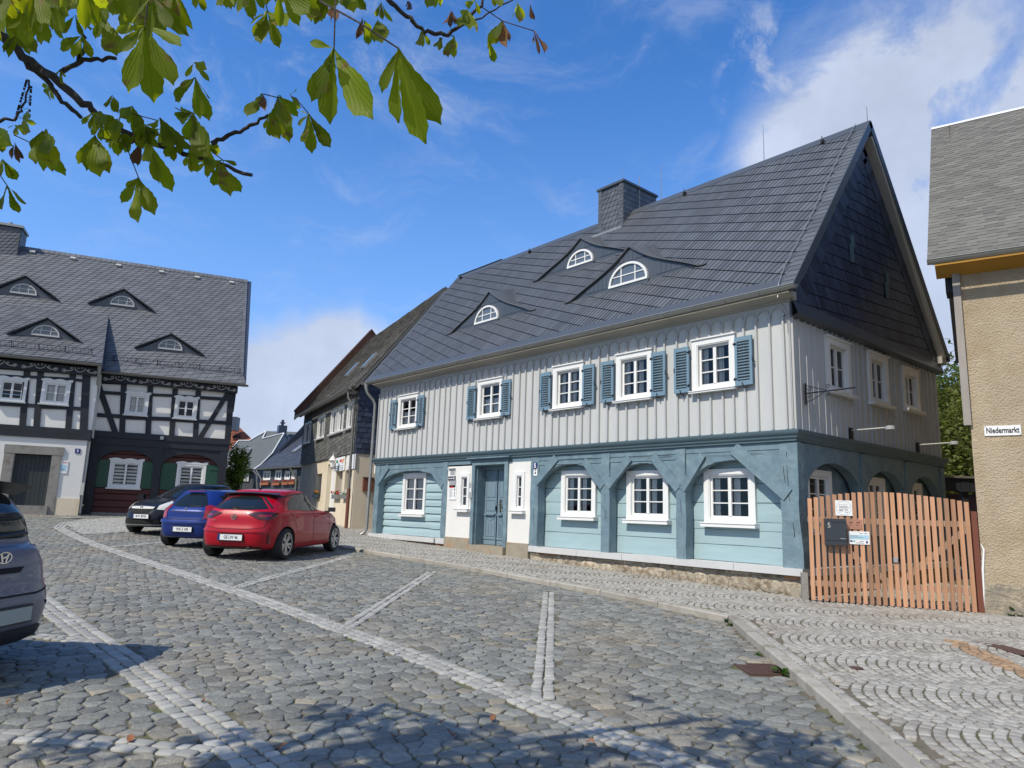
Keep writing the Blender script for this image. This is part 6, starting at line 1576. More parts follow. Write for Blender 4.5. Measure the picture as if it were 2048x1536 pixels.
def car(name,label,paintm,rows,axles,wr,track,pos,yaw,zg,detail,scale=1.,pitch=0.):
    """rows from sill to roof: xr,zr,xf,zf,halfwidth,zside,nrear,nfront"""
    g=thing(name,label,'car',(pos[0],pos[1],zg),yaw)
    base=Matrix.Translation(Vector((pos[0],pos[1],zg)))@Matrix.Rotation(yaw,4,'Z')@Matrix.Rotation(pitch,4,'Y')@Matrix.Scale(scale,4)
    R=catmull(rows,4); nP=88
    def pt(r,th):
        xr,zr,xf,zf,w_,zs,nr_,nf=r; c,s=math.cos(th),math.sin(th)
        n_=nf if c>0 else nr_; cx=math.copysign(abs(c)**(2/n_),c); sy=math.copysign(abs(s)**(2/n_),s)
        mid=(xr+xf)/2;hf=(xf-xr)/2; z=zs+((zf if c>0 else zr)-zs)*abs(cx)**3.2
        return Vector((mid+hf*cx,w_*sy*(1-.05*abs(cx)**2),z))
    vs=[];fs=[]
    ths=[2*math.pi*k/nP for k in range(nP)]
    for r in R:
        for th in ths: vs.append(pt(r,th))
    m=len(R)
    for j in range(m-1):
        for k in range(nP): fs.append((j*nP+k,j*nP+(k+1)%nP,(j+1)*nP+(k+1)%nP,(j+1)*nP+k))
    top=R[-1]; vs.append(Vector(((top[0]+top[2])/2,0,top[5]+.004))); ct=len(vs)-1
    for k in range(nP): fs.append(((m-1)*nP+k,(m-1)*nP+(k+1)%nP,ct))
    bot=R[0]; vs.append(Vector(((bot[0]+bot[2])/2,0,bot[5]))); cb=len(vs)-1
    for k in range(nP): fs.append(((k+1)%nP,k,cb))
    me=bpy.data.meshes.new('body'); me.from_pydata([tuple(v) for v in vs],[],fs); me.materials.append(paintm); me.materials.append(M['well'])
    tree=BVHTree.FromPolygons([tuple(v) for v in vs],fs)
    ob=bpy.data.objects.new('body',me); COL.objects.link(ob)
    # wheel wells
    cut=MB(); n=36
    for ax in axles:
        for s in (-1,1):
            rr=wr+.045
            for side_ in (0,):
                A=[Vector((ax+rr*math.cos(2*math.pi*k/n),s*.52,wr+rr*math.sin(2*math.pi*k/n))) for k in range(n)]
                cut.prism(A if s<0 else A[::-1],(0,s*.6,0))
    cm=bpy.data.meshes.new('c'); cm.from_pydata([tuple(v) for v in cut.v],[],cut.f); cm.materials.append(paintm); cm.materials.append(M['well']); cm.polygons.foreach_set('material_index',[1]*len(cm.polygons))
    co=bpy.data.objects.new('c',cm); COL.objects.link(co)
    md=ob.modifiers.new('b','BOOLEAN'); md.object=co; md.operation='DIFFERENCE'; md.solver='EXACT'
    dg=bpy.context.evaluated_depsgraph_get(); nm=bpy.data.meshes.new_from_object(ob.evaluated_get(dg)); ob.modifiers.clear(); bpy.data.objects.remove(co); ob.data=nm
    nm.polygons.foreach_set('use_smooth',[True]*len(nm.polygons)); nm.set_sharp_from_angle(angle=rad(38))
    inv=ROOTM[g.name].inverted(); nm.transform(inv@base); ob.parent=g
    T=base
    def cast(o,d):
        h,nn,i,ds=tree.ray_cast(Vector(o),Vector(d)); 
        return (h,nn) if h is not None else (None,None)
    def patch(nm_,m_,grid,parent=g,off=.004,thick=0,smooth=True):
        """grid(s,t)->(origin,dir), s,t in 0..1; sheet laid on the body"""
        mb=MB(T); ns,ntt=grid['n']; P=[]
        for j in range(ntt+1):
            row=[]
            for i in range(ns+1):
                o,d=grid['f'](i/ns,j/ntt); h,nn=cast(o,d)
                if h is None: row.append(None); continue
                if nn.dot(Vector(d))>0: nn=-nn
                row.append(h+nn*off)
            P.append(row)
        ids=[[None if p is None else mb.V(p) for p in r] for r in P]
        for a,b in zip(ids,ids[1:]):
            for i in range(ns):
                q=(a[i],a[i+1],b[i+1],b[i])
                if None not in q: mb.face(q)
        return mb.build(nm_,m_,parent,smooth=smooth)
    def lerp(pl,s):
        s=s*(len(pl)-1); i=min(int(s),len(pl)-2); f=s-i; return tuple(a+(b-a)*f for a,b in zip(pl[i],pl[i+1]))
    def side_g(sgn,top_,bot_,n=(14,5)): # polylines of (x,z)
        def f(s,t):
            a=lerp(bot_,s);b=lerp(top_,s); x=a[0]+(b[0]-a[0])*t;z=a[1]+(b[1]-a[1])*t; return (x,sgn*2,z),(0,-sgn,0)
        return {'n':n,'f':f}
    def end_g(x0,top_,bot_,n=(16,5),end=-1): # polylines of (angle deg from the tail, z); cast toward axis point x0
        def f(s,t):
            a=lerp(bot_,s);b=lerp(top_,s); an=rad(a[0]+(b[0]-a[0])*t);z=a[1]+(b[1]-a[1])*t
            d=Vector((end*math.cos(an),math.sin(an),0)); return Vector((x0,0,z))+d*4,-d
        return {'n':n,'f':f}
    # wheels
    for ax in axles:
        for s in (-1,1):
            w=bpy.data.objects.new('wheel',None)
            hub=Vector((ax,s*(track-.1),wr)); n=40
            mb=MB(T); prof=[(wr*.66,-.09),(wr*.93,-.10),(wr*.99,-.075),(wr,-.04),(wr,.04),(wr*.99,.075),(wr*.93,.10),(wr*.68,.095),(wr*.64,.07),(wr*.64,-.05)]
            rws=[[hub+Vector((r*math.cos(2*math.pi*k/n),s*y,r*math.sin(2*math.pi*k/n))) for k in range(n+1)] for r,y in prof]
            mb.grid(rws if s<0 else rws[::-1]); wh=mb.build('wheel',M['tyre'],g,smooth=30)
            mb=MB(T); c0=hub+Vector((0,s*.02,0)); mb.prism([c0+Vector((wr*.64*math.cos(2*math.pi*k/n),0,wr*.64*math.sin(2*math.pi*k/n))) for k in range(n)],(0,-s*.02,0)); mb.build('brake_disc',M['cplastic'],wh)
            mb=MB(T); 
            rr2=[[hub+Vector((r*math.cos(2*math.pi*k/n),s*y,r*math.sin(2*math.pi*k/n))) for k in range(n+1)] for r,y in ((wr*.71,.09),(wr*.72,.102),(wr*.66,.10),(wr*.65,.05))]; mb.grid(rr2)
            for k in range(10):
                a=2*math.pi*k/10+ (.16 if k%2 else -.16)*.6
                d=Vector((math.cos(a),0,math.sin(a))); t_=Vector((-math.sin(a),0,math.cos(a)))
                p0=hub+Vector((0,s*.075,0))+d*wr*.13;p1=hub+Vector((0,s*.090,0))+d*wr*.67
                mb.prism([p0-t_*.018,p1-t_*.026,p1+t_*.026,p0+t_*.018],(0,-s*.02,0))
            mb.prism([hub+Vector((wr*.17*math.cos(2*math.pi*k/12),s*.085,wr*.17*math.sin(2*math.pi*k/12))) for k in range(12)],(0,-s*.03,0)); mb.build('rim',M['rim'],wh,smooth=30)
            bpy.data.objects.remove(w)
    def box(nm_,m_,a,b,parent=g):
        mb=MB(T); mb.box(a,b); return mb.build(nm_,m_,parent)
    def platef(x,z,end,w_,txt,m_,parent=g,tilt=0,y=0,fr_dark=True):
        hh=cast((end*5,y,z),(-end,0,0))[0]; x=hh.x+end*.03
        d=Vector((end,0,0)); u=Vector((0,end,0)) # reading direction when seen from outside: for the tail (end=-1) left->right is -y..; 
        o=Vector((x,y,z)); f=T@tfr(o,u,d)
        if fr_dark: mb=MB(f); mb.box((-w_/2-.015,-.07,-.03),(w_/2+.015,.07,.004)); mb.build('plate_holder',M['cplastic'],parent)
        mb=MB(f); mb.box((-w_/2,-.055,.004),(w_/2,.055,.010)); p=mb.build('number_plate',m_,parent)
        if txt:
            mb=MB(f); mb.box((-w_/2,-.055,.010),(-w_/2+.045,.055,.0125)); mb.build('blue_strip',M['signblue'],p)
            text(txt,.088,f,p,M['signtext'],ext=.0006,sx=.80,bold=.0015,loc=(.02,0,.0105))
        return p
    detail(locals()); return g
def hatch_rows(L1,L2,W,H,hood=.86,belt=.99,cowl=1.02,ws=.42,rg=(-1.62,-1.30),tailz=1.02,rr=None,glasstop=.90):
    # L1 tail x (negative), L2 nose x
    return [
    (L1+.20,.22,L2-.20,.20,W*.86,.19,5,4.5),
    (L1+.06,.27,L2-.05,.24,W*.955,.23,5,4.2),
    (L1+.01,.42,L2-.0,.40,W*.992,.40,5,3.8),
    (L1+.00,.58,L2-.01,.55,W,.58,5,3.6),
    (L1+.05,.72,L2-.06,.68,W*.995,.74,5,3.4),
    (L1+.07,.86,L2-.14,.76,W*.985,.87,4.8,3.2),
    (L1+.12,tailz-.05,L2-.34,hood,W*.95,belt-.04,4.5,3.0),
    (L1+.17,tailz,L2-1.02,cowl,W*.90,belt,4.2,2.6),
    (rg[0],H*.80,L2-1.42,H*.835,W*.80,H*.80,3.8,2.6),
    (rg[1],H*.945,ws,H*.955,W*.70,H*.935,3.6,2.6),
    (rg[1]+.10,H*.978,ws-.16,H*.985,W*.62,H*.972,3.4,2.6),
    (rg[1]+.42,H*.995,ws-.42,H,W*.42,H*.995,3.,2.6)]
def det_red(E):
    g=E['g'];patch=E['patch'];side_g=E['side_g'];end_g=E['end_g'];box=E['box'];pf=E['platef'];T=E['T']
    for s in (-1,1):
        patch('side_window',M['cglass'],side_g(s,[(-1.02,1.17),(-.80,1.275),(-.52,1.325),(-.13,1.345)],[(-1.12,1.015),(-.8,1.005),(-.5,.995),(-.08,.985)]))
        patch('side_window',M['cglass'],side_g(s,[(-.03,1.345),(.22,1.30),(.50,1.185),(.82,1.02)],[(0.02,.985),(.3,.98),(.6,.975),(.88,.985)]))
        patch('window_trim',M['cplastic'],side_g(s,[(-1.42,1.26),(-.9,1.315),(-.5,1.352),(-.05,1.365),(.25,1.335),(.55,1.21),(.90,1.03)],[(-1.38,1.225),(-.9,1.285),(-.5,1.33),(-.05,1.348),(.24,1.305),(.52,1.18),(.86,1.0)],(24,1)),off=.006)
        patch('pillar_trim',M['cplastic'],side_g(s,[(-.14,1.35),(-.02,1.35)],[(-.09,.985),(.03,.985)],(2,6)),off=.005)
        for x0,x1,z0,z1 in ((-.055,-.055,.98,.36),(.86,.90,.98,.50),(-1.13,-.86,1.0,.62)):
            patch('door_seam',M['well'],side_g(s,[(x0-.006,z0),(x0+.006,z0)],[(x1-.006,z1),(x1+.006,z1)],(1,14)),off=.0025)
        patch('sill_trim',M['cred'],side_g(s,[(-.9,.30),(.9,.30)],[(-.9,.24),(.9,.24)],(12,2)),off=.02)
        for x in (-.83,.12):
            h,n_=E['cast']((x,s*2,.86),(0,-s,0)); mb=MB(T); mb.tube([h+Vector((-.09,s*.006,0)),h+Vector((-.05,s*.032,.004)),h+Vector((.05,s*.034,.004)),h+Vector((.09,s*.008,0))],.014,6); mb.build('door_handle',M['cred'],g)
        mb=MB(T); c=Vector((.80,s*.93,1.0)); mb.obox(c,(.04,.085,.05),((1,-.2*s,0),(0,1,0),(0,0,1))); mb.obox(c+Vector((-.02,-s*.11,-.05)),(.04,.05,.02),((1,0,0),(0,1,0),(0,0,1))); mi=mb.build('mirror',M['cplastic'],g,smooth=60)
        # tail lamps wrap round the corner
        patch('tail_lamp',M['lamp'],end_g(-1.15,[(s*20,.925),(s*34,.965),(s*50,.965),(s*63,.94)],[(s*23,.90),(s*34,.825),(s*48,.815),(s*59,.87)],(16,6)),off=.012)
        patch('lamp_light',M['lampred'],end_g(-1.15,[(s*34,.90),(s*52,.91)],[(s*34,.87),(s*50,.87)],(6,2)),off=.015)
        patch('bumper_reflector',M['lampred'],end_g(-1.2,[(s*50,.50),(s*53,.50)],[(s*50,.36),(s*53,.36)],(2,4)),off=.012)
        patch('bumper_vent',M['cplastic'],end_g(-1.2,[(s*48,.54),(s*50,.53)],[(s*48,.34),(s*50,.34)],(2,4)),off=.01)
        patch('quarter_trim',M['cplastic'],end_g(-.9,[(s*30,1.30),(s*37,1.275)],[(s*42,1.03),(s*45,1.05)],(4,6)),off=.006)
    patch('rear_window',M['cglass'],end_g(-1.0,[(-36,1.25),(-18,1.285),(18,1.285),(36,1.25)],[(-42,1.03),(-20,1.0),(20,1.0),(42,1.03)],(24,8)),off=.005)
    # spoiler
    mb=MB(T); P=[]
    for k in range(13):
        y=-.60+1.2*k/12; b=.05*(1-(y/.6)**2); P.append(y)
    up=[(-1.36-.10*(1-(y/.62)**2),y,1.345-.03*(y/.6)**2) for y in P]; bk=[(-1.30,y,1.30-.03*(y/.6)**2) for y in P]; fr_=[(-1.12,y,1.383-.035*(y/.6)**2) for y in P]
    mb.grid([fr_,up]); mb.grid([up,bk]); mb.build('spoiler',M['cplastic'],g,smooth=50)
    mb=MB(T); mb.box((-1.39,-.12,1.335),(-1.34,.12,1.352)); mb.build('brake_light',M['lampred'],g)
    # tailgate seams, badge, plate, wiper, exhaust
    for s in (-1,1): patch('tailgate_seam',M['well'],end_g(-1.1,[(s*44.2,.84),(s*45,.84)],[(s*39,.66),(s*39.8,.66)],(1,8)),off=.0025)
    patch('tailgate_seam',M['well'],end_g(-1.1,[(-39,.665),(-20,.625),(20,.625),(39,.665)],[(-39,.655),(-20,.615),(20,.615),(39,.655)],(24,1)),off=.0025)
    patch('bumper_step',M['cred'],end_g(-1.1,[(-36,.62),(0,.585),(36,.62)],[(-46,.575),(0,.545),(46,.575)],(24,3)),off=.018)
    patch('lower_bumper',M['cplastic'],end_g(-1.2,[(-44,.27),(44,.27)],[(-42,.225),(42,.225)],(20,2)),off=.008)
    h,n_=E['cast']((-4,0,.86),(1,0,0)); f=T@tfr(h+Vector((-.012,0,0)),(0,-1,0),(-1,0,0)); mb=MB(f)
    k=20; 
    for i in range(k):
        a=2*math.pi*i/k;b=2*math.pi*(i+1)/k; mb.prism([(.058*math.cos(a),.058*math.sin(a),0),(.058*math.cos(b),.058*math.sin(b),0),(.043*math.cos(b),.043*math.sin(b),0),(.043*math.cos(a),.043*math.sin(a),0)],(0,0,.008))
    mb.prism([(-.06,-.004,0),(.005,-.012,0),(.06,.004,0),(-.005,.012,0)],(0,0,.008)); mb.build('badge',M['chrome'],g)
    text('CORSA',.034,T@tfr(Vector((-1.965,.42,.79)),(0,-1,0),(-1,0,0)),g,M['chrome'],sx=1.1)
    pf(h.x-.055,.455,-1,.52,'GE LW 46',M['plate'])
    mb=MB(T); a=E['cast']((-4,.05,1.04),(1,0,0))[0]+Vector((-.02,0,0));b=E['cast']((-4,-.36,1.05),(1,0,0))[0]+Vector((-.02,0,0)); mb.tube([a,b],.012,5); mb.obox(a,(.02,.05,.022),((1,0,0),(0,1,0),(0,0,1))); mb.build('rear_wiper',M['cplastic'],g)
    mb=MB(T); mb.tube([(-1.9,-.38,.25),(-1.99,-.38,.25)],.035,10); mb.build('exhaust',M['cplastic'],g)
    mb=MB(T); mb.tube([(-.95,0,1.42),(-1.0,0,1.46)],[.025,.012],6); mb.tube([(-1.0,0,1.46),(-1.14,0,1.64)],.005,5); mb.build('aerial',M['cplastic'],g)
    patch('windscreen',M['cglass'],end_g(.3,[(-28,1.30),(28,1.30)],[(-42,1.06),(42,1.06)],(18,8),end=1))
    for s in (-1,1): patch('headlight',M['lampclear'],end_g(1.0,[(s*30,.80),(s*55,.80)],[(s*30,.70),(s*55,.72)],(8,3),end=1),off=.01)
redR=hatch_rows(-2.0,2.06,.885,1.435,rg=(-1.62,-1.26))
def place(px,py,ox,oy,yaw):
    return None
YAW_R=math.atan2(.76,-.65)
hd=Vector((math.cos(YAW_R),math.sin(YAW_R),0)); lf=Vector((-hd.y,hd.x,0))
P=gp(566,1120); c=Vector((P.x,P.y,0))+lf*.80*1.04+hd*1.27*1.04
slope=0.03
car('red_hatchback','bright red hatchback seen from behind, nearest the kerb of the three parked cars',M['cred'],redR,(-1.27,1.27),.315,.865,(c.x,c.y),YAW_R,zroad(c.x,c.y)+.0,det_red,1.04,-rad(1.2))
def det_blue(E):
    g=E['g'];patch=E['patch'];side_g=E['side_g'];end_g=E['end_g'];pf=E['platef'];T=E['T']
    for s in (-1,1):
        patch('side_window',M['cglass'],side_g(s,[(-1.25,1.24),(-.7,1.32),(-.1,1.345)],[(-1.22,1.02),(-.7,.98),(-.05,.97)])); patch('side_window',M['cglass'],side_g(s,[(0,1.345),(.3,1.28),(.8,1.02)],[(0.02,.97),(.4,.96),(.86,.97)]))
        patch('tail_lamp',M['lampred'],end_g(-1.1,[(s*36,.99),(s*44,1.02),(s*52,.99)],[(s*33,.70),(s*42,.70),(s*56,.74)],(10,8)),off=.014)
        patch('lamp_light',M['lampclear'],end_g(-1.1,[(s*48,.90),(s*55,.88)],[(s*48,.80),(s*57,.77)],(4,3)),off=.018)
        patch('bumper_strip',M['chrome'],side_g(s,[(-1.7,.62),(-1.4,.62)],[(-1.7,.60),(-1.4,.60)],(3,1)),off=.01) if 0 else None
    patch('rear_window',M['cglass'],end_g(-1.0,[(-34,1.26),(-18,1.30),(18,1.30),(34,1.26)],[(-36,1.0),(-18,.965),(18,.965),(36,1.0)],(24,8)),off=.005)
    patch('bumper_top',M['cblue'],end_g(-1.1,[(-50,.655),(0,.645),(50,.655)],[(-54,.59),(0,.575),(54,.59)],(24,3)),off=.035)
    patch('tailgate_seam',M['well'],end_g(-1.1,[(-34,.68),(34,.68)],[(-34,.665),(34,.665)],(24,1)),off=.003)
    patch('trim_strip',M['cplastic'],end_g(-1.1,[(-30,.86),(0,.85),(30,.86)],[(-30,.85),(0,.838),(30,.85)],(16,1)),off=.006)
    h,n_=E['cast']((-4,0,.91),(1,0,0)); f=T@tfr(h+Vector((-.012,0,0)),(0,-1,0),(-1,0,0)); mb=MB(f)
    o_=[(0,.06),(.04,0),(0,-.06),(-.04,0)];i_=[(0,.035),(.02,0),(0,-.035),(-.02,0)]
    for k in range(4): a,b=o_[k],o_[(k+1)%4];c,d=i_[(k+1)%4],i_[k]; mb.prism([(*a,0),(*b,0),(*c,0),(*d,0)][::-1],(0,0,.01))
    mb.build('badge',M['chrome'],g); text('CLIO',.045,T@tfr(h+Vector((-.0,.45,-.12)),(0,-1,0),(-1,0,0)),g,M['chrome'])
    pf(h.x-.05,.44,-1,.52,'WG 3 100',M['plate'])
    mb=MB(T); a=E['cast']((-4,-.02,1.0),(1,0,0))[0]+Vector((-.02,0,0));b=E['cast']((-4,-.36,.99),(1,0,0))[0]+Vector((-.02,0,0)); mb.tube([a,b],.012,5); mb.build('rear_wiper',M['cplastic'],g)
    mb=MB(T); mb.box((-1.45,-.22,1.345),(-1.38,.22,1.362)); mb.build('brake_light',M['lampred'],g)
    mb=MB(T); mb.tube([(-1.05,0,1.39),(-1.14,0,1.52)],.006,5); mb.build('aerial',M['cplastic'],g)
blueR=hatch_rows(-1.90,1.87,.83,1.40,belt=.965,rg=(-1.60,-1.36),tailz=.98)
P=gp(338,1090); c=Vector((P.x,P.y,0))-lf*.70+hd*1.24
car('blue_hatchback','dark blue hatchback seen from behind, between the black and the red car',M['cblue'],blueR,(-1.24,1.24),.30,.80,(c.x,c.y),YAW_R+.02,zroad(c.x,c.y),det_blue,1.0,-rad(1.2))
def det_black(E):
    g=E['g'];patch=E['patch'];side_g=E['side_g'];end_g=E['end_g'];pf=E['platef'];T=E['T']
    patch('windscreen',M['cglass'],end_g(.35,[(-34,1.335),(-15,1.36),(15,1.36),(34,1.335)],[(-46,1.04),(-20,1.03),(20,1.03),(46,1.04)],(20,8),end=1),off=.005)
    for s in (-1,1):
        patch('side_window',M['cglass'],side_g(s,[(-1.25,1.22),(-.7,1.32),(-.1,1.35)],[(-1.3,1.04),(-.7,1.0),(-.05,.99)])); patch('side_window',M['cglass'],side_g(s,[(0,1.35),(.35,1.29),(.9,1.03)],[(0.02,.99),(.4,.98),(.95,.985)]))
        patch('headlight',M['lampclear'],end_g(.9,[(s*25,.80),(s*34,.87),(s*46,.93)],[(s*23,.69),(s*34,.675),(s*45,.70)],(10,6),end=1),off=.014)
        patch('fog_light',M['cplastic'],end_g(.9,[(s*33,.40),(s*41,.40)],[(s*33,.30),(s*41,.30)],(4,4),end=1),off=.008)
        mb=MB(T); c=Vector((.95,s*.93,1.03)); mb.obox(c,(.05,.10,.065),((1,0,0),(0,1,0),(0,0,1))); mb.build('mirror',M['cblack'],g)
    patch('grille',M['well'],end_g(.9,[(-18,.70),(18,.70)],[(-14,.59),(14,.59)],(14,4),end=1),off=.01)
    patch('grille_bar',M['silver'],end_g(.9,[(-20,.755),(0,.765),(20,.755)],[(-18,.70),(0,.695),(18,.70)],(14,2),end=1),off=.02)
    patch('lower_intake',M['well'],end_g(.9,[(-27,.42),(27,.42)],[(-30,.27),(30,.27)],(18,4),end=1),off=.006)
    patch('lower_strip',M['greyprint'],end_g(.9,[(-36,.28),(36,.28)],[(-36,.262),(36,.262)],(18,1),end=1),off=.012)
    patch('bonnet_seam',M['well'],end_g(.9,[(-30,.80),(0,.785),(30,.80)],[(-30,.792),(0,.777),(30,.792)],(18,1),end=1),off=.003)
    h,n_=E['cast']((4,0,.735),(-1,0,0)); f=T@tfr(h+Vector((.026,0,.01)),(0,1,0),(1,0,0)); mb=MB(f)
    o_=[(0,.075),(.045,0),(0,-.075),(-.045,0)];i_=[(0,.04),(.02,0),(0,-.04),(-.02,0)]
    for k in range(4): a,b=o_[k],o_[(k+1)%4];c,d=i_[(k+1)%4],i_[k]; mb.prism([(*a,0),(*b,0),(*c,0),(*d,0)][::-1],(0,0,.01))
    mb.build('badge',M['chrome'],g)
    pf(2.135,.50,1,.52,'40 91 MT05',M['plate'],y=.10)
    mb=MB(T)
    for y in (-.45,.05): a=E['cast']((4,y,1.06),(-1,0,0))[0]+Vector((.015,0,.005));b=E['cast']((4,y+.42,1.045),(-1,0,0))[0]+Vector((.015,0,.005)); mb.tube([a,b],.01,5)
    mb.build('wiper',M['cplastic'],g)
blackR=[(-2.0,.22,1.92,.20,.76,.19,5,4.),(-2.06,.27,2.07,.24,.83,.23,5,3.6),(-2.08,.42,2.11,.38,.865,.40,5,3.3),(-2.08,.58,2.10,.53,.872,.58,5,3.2),(-2.03,.74,2.04,.66,.868,.76,5,3.1),(-1.98,.88,1.92,.78,.86,.88,4.6,3.0),
 (-1.92,.98,1.62,.90,.83,.96,4.4,2.8),(-1.86,1.02,1.12,1.02,.79,1.0,4.2,2.6),(-1.70,1.16,.72,1.19,.71,1.17,3.8,2.6),(-1.42,1.37,.28,1.375,.62,1.36,3.6,2.6),(-1.25,1.42,.06,1.43,.54,1.42,3.4,2.6),(-.8,1.445,-.2,1.455,.36,1.45,3,2.6)]
P=gp(268,1064); yb=YAW_R+math.pi-.08; hb=Vector((math.cos(yb),math.sin(yb),0)); lb=Vector((-hb.y,hb.x,0))
c=Vector((P.x,P.y,0))+lb*.76-hb*1.31
car('black_hatchback','black hatchback facing the camera with milky headlights and chrome grille bar',M['cblack'],blackR,(-1.27,1.31),.305,.83,(c.x,c.y),yb,zroad(c.x,c.y),det_black,1.0,rad(1.2))
def det_grey(E):
    g=E['g'];patch=E['patch'];side_g=E['side_g'];end_g=E['end_g'];pf=E['platef'];T=E['T']
    patch('rear_window',M['cglass'],end_g(-1.1,[(-38,1.40),(-18,1.43),(18,1.43),(38,1.40)],[(-45,1.10),(-20,1.06),(20,1.06),(45,1.10)],(26,8)),off=.005)
    for s in (-1,1):
        patch('side_window',M['cglass'],side_g(s,[(-1.3,1.27),(-.7,1.36),(-.1,1.40)],[(-1.25,1.10),(-.7,1.04),(-.05,1.03)])); patch('side_window',M['cglass'],side_g(s,[(0,1.40),(.3,1.35),(.8,1.10)],[(0.02,1.03),(.4,1.02),(.9,1.03)]))
        patch('tail_lamp',M['lamp'],end_g(-1.2,[(s*41,.995),(s*50,.985),(s*60,.95)],[(s*50,.90),(s*54,.87),(s*60,.86)],(12,5)),off=.008)
        patch('bumper_reflector',M['lampred'],end_g(-1.2,[(s*48,.56),(s*52.5,.55)],[(s*47,.40),(s*51,.40)],(3,5)),off=.012)
        patch('reflector_glass',M['lampclear'],end_g(-1.2,[(s*47.6,.545),(s*51,.54)],[(s*46.8,.42),(s*50,.42)],(3,5)),off=.016)
        patch('bumper_crease',M['well'],end_g(-1.2,[(s*30,.55),(s*38,.53),(s*43,.42)],[(s*30,.53),(s*37,.50),(s*42,.40)],(10,2)),off=.006)
        patch('tailgate_seam',M['well'],end_g(-1.1,[(s*46,.86),(s*46.8,.86)],[(s*36,.66),(s*37,.66)],(1,10)),off=.003)
        patch('arch_trim',M['cplastic'],side_g(s,[(-2.0,.28),(1.9,.28)],[(-2.0,.20),(1.9,.20)],(24,2)),off=.012)
    patch('tailgate_seam',M['well'],end_g(-1.1,[(-37,.665),(-20,.63),(20,.63),(37,.665)],[(-37,.65),(-20,.615),(20,.615),(37,.65)],(24,1)),off=.003)
    patch('lower_bumper',M['cplastic'],end_g(-1.2,[(-50,.30),(-30,.36),(30,.36),(50,.30)],[(-50,.2),(50,.2)],(24,4)),off=.014)
    patch('handle_recess',M['well'],end_g(-1.1,[(-14,.84),(14,.84)],[(-11,.795),(11,.795)],(8,2)),off=.004)
    mb=MB(T); P=[-.62+1.24*k/12 for k in range(13)]
    up=[(-1.78-.06*(1-(y/.64)**2),y,1.52-.03*(y/.62)**2) for y in P]; bk=[(-1.62,y,1.44-.03*(y/.62)**2) for y in P]; fr_=[(-1.3,y,1.575-.035*(y/.62)**2) for y in P]
    mb.grid([fr_,up]); mb.grid([up,bk]); mb.build('spoiler',M['cplastic'],g,smooth=50)
    h,n_=E['cast']((-4,0,.92),(1,0,0)); f=T@tfr(h+Vector((-.014,0,0)),(0,-1,0),(-1,0,0)); mb=MB(f); k=28
    for i in range(k):
        a=2*math.pi*i/k;b=2*math.pi*(i+1)/k; q=lambda r,t:(r*1.0*math.cos(t)*.085,r*math.sin(t)*.045,0); mb.prism([q(1,a),q(1,b),q(.86,b),q(.86,a)],(0,0,.008))
    for sx in (-1,1): mb.prism([(sx*.018-.008,-.036*1,0),(sx*.018+.010,-.036,0),(sx*.040+.008,.030,0),(sx*.040-.010,.030,0)],(0,0,.008))
    mb.prism([(-.03,-.008,0),(.035,.002,0),(.035,.014,0),(-.03,.004,0)],(0,0,.008)); mb.build('badge',M['chrome'],g)
    pf(h.x-.15,.475,-1,.52,'',M['platedirty'])
    mb=MB(T); a=E['cast']((-4,.10,1.07),(1,0,0))[0]+Vector((-.02,0,0));b=E['cast']((-4,-.40,1.10),(1,0,0))[0]+Vector((-.02,0,0)); mb.tube([a,b],.014,5); mb.build('rear_wiper',M['cplastic'],g)
greyR=hatch_rows(-2.12,2.06,.888,1.60,hood=.95,belt=1.04,cowl=1.10,rg=(-1.88,-1.60),tailz=1.03)
hg=Vector((-.66,-.75,0)).normalized(); lg=Vector((-hg.y,hg.x,0)); YG=math.atan2(hg.y,hg.x)
P=gp(97,1290); 
cr=dep(100,1200,6.35); c=Vector((cr.x,cr.y,0))+lg*.80+hg*1.95
car('grey_crossover','blue grey crossover cut by the left edge, seen from behind with black spoiler',M['cgrey'],greyR,(-1.28,1.28),.33,.87,(c.x,c.y),YG,zroad(c.x,c.y)-.0,det_grey,1.0,0)
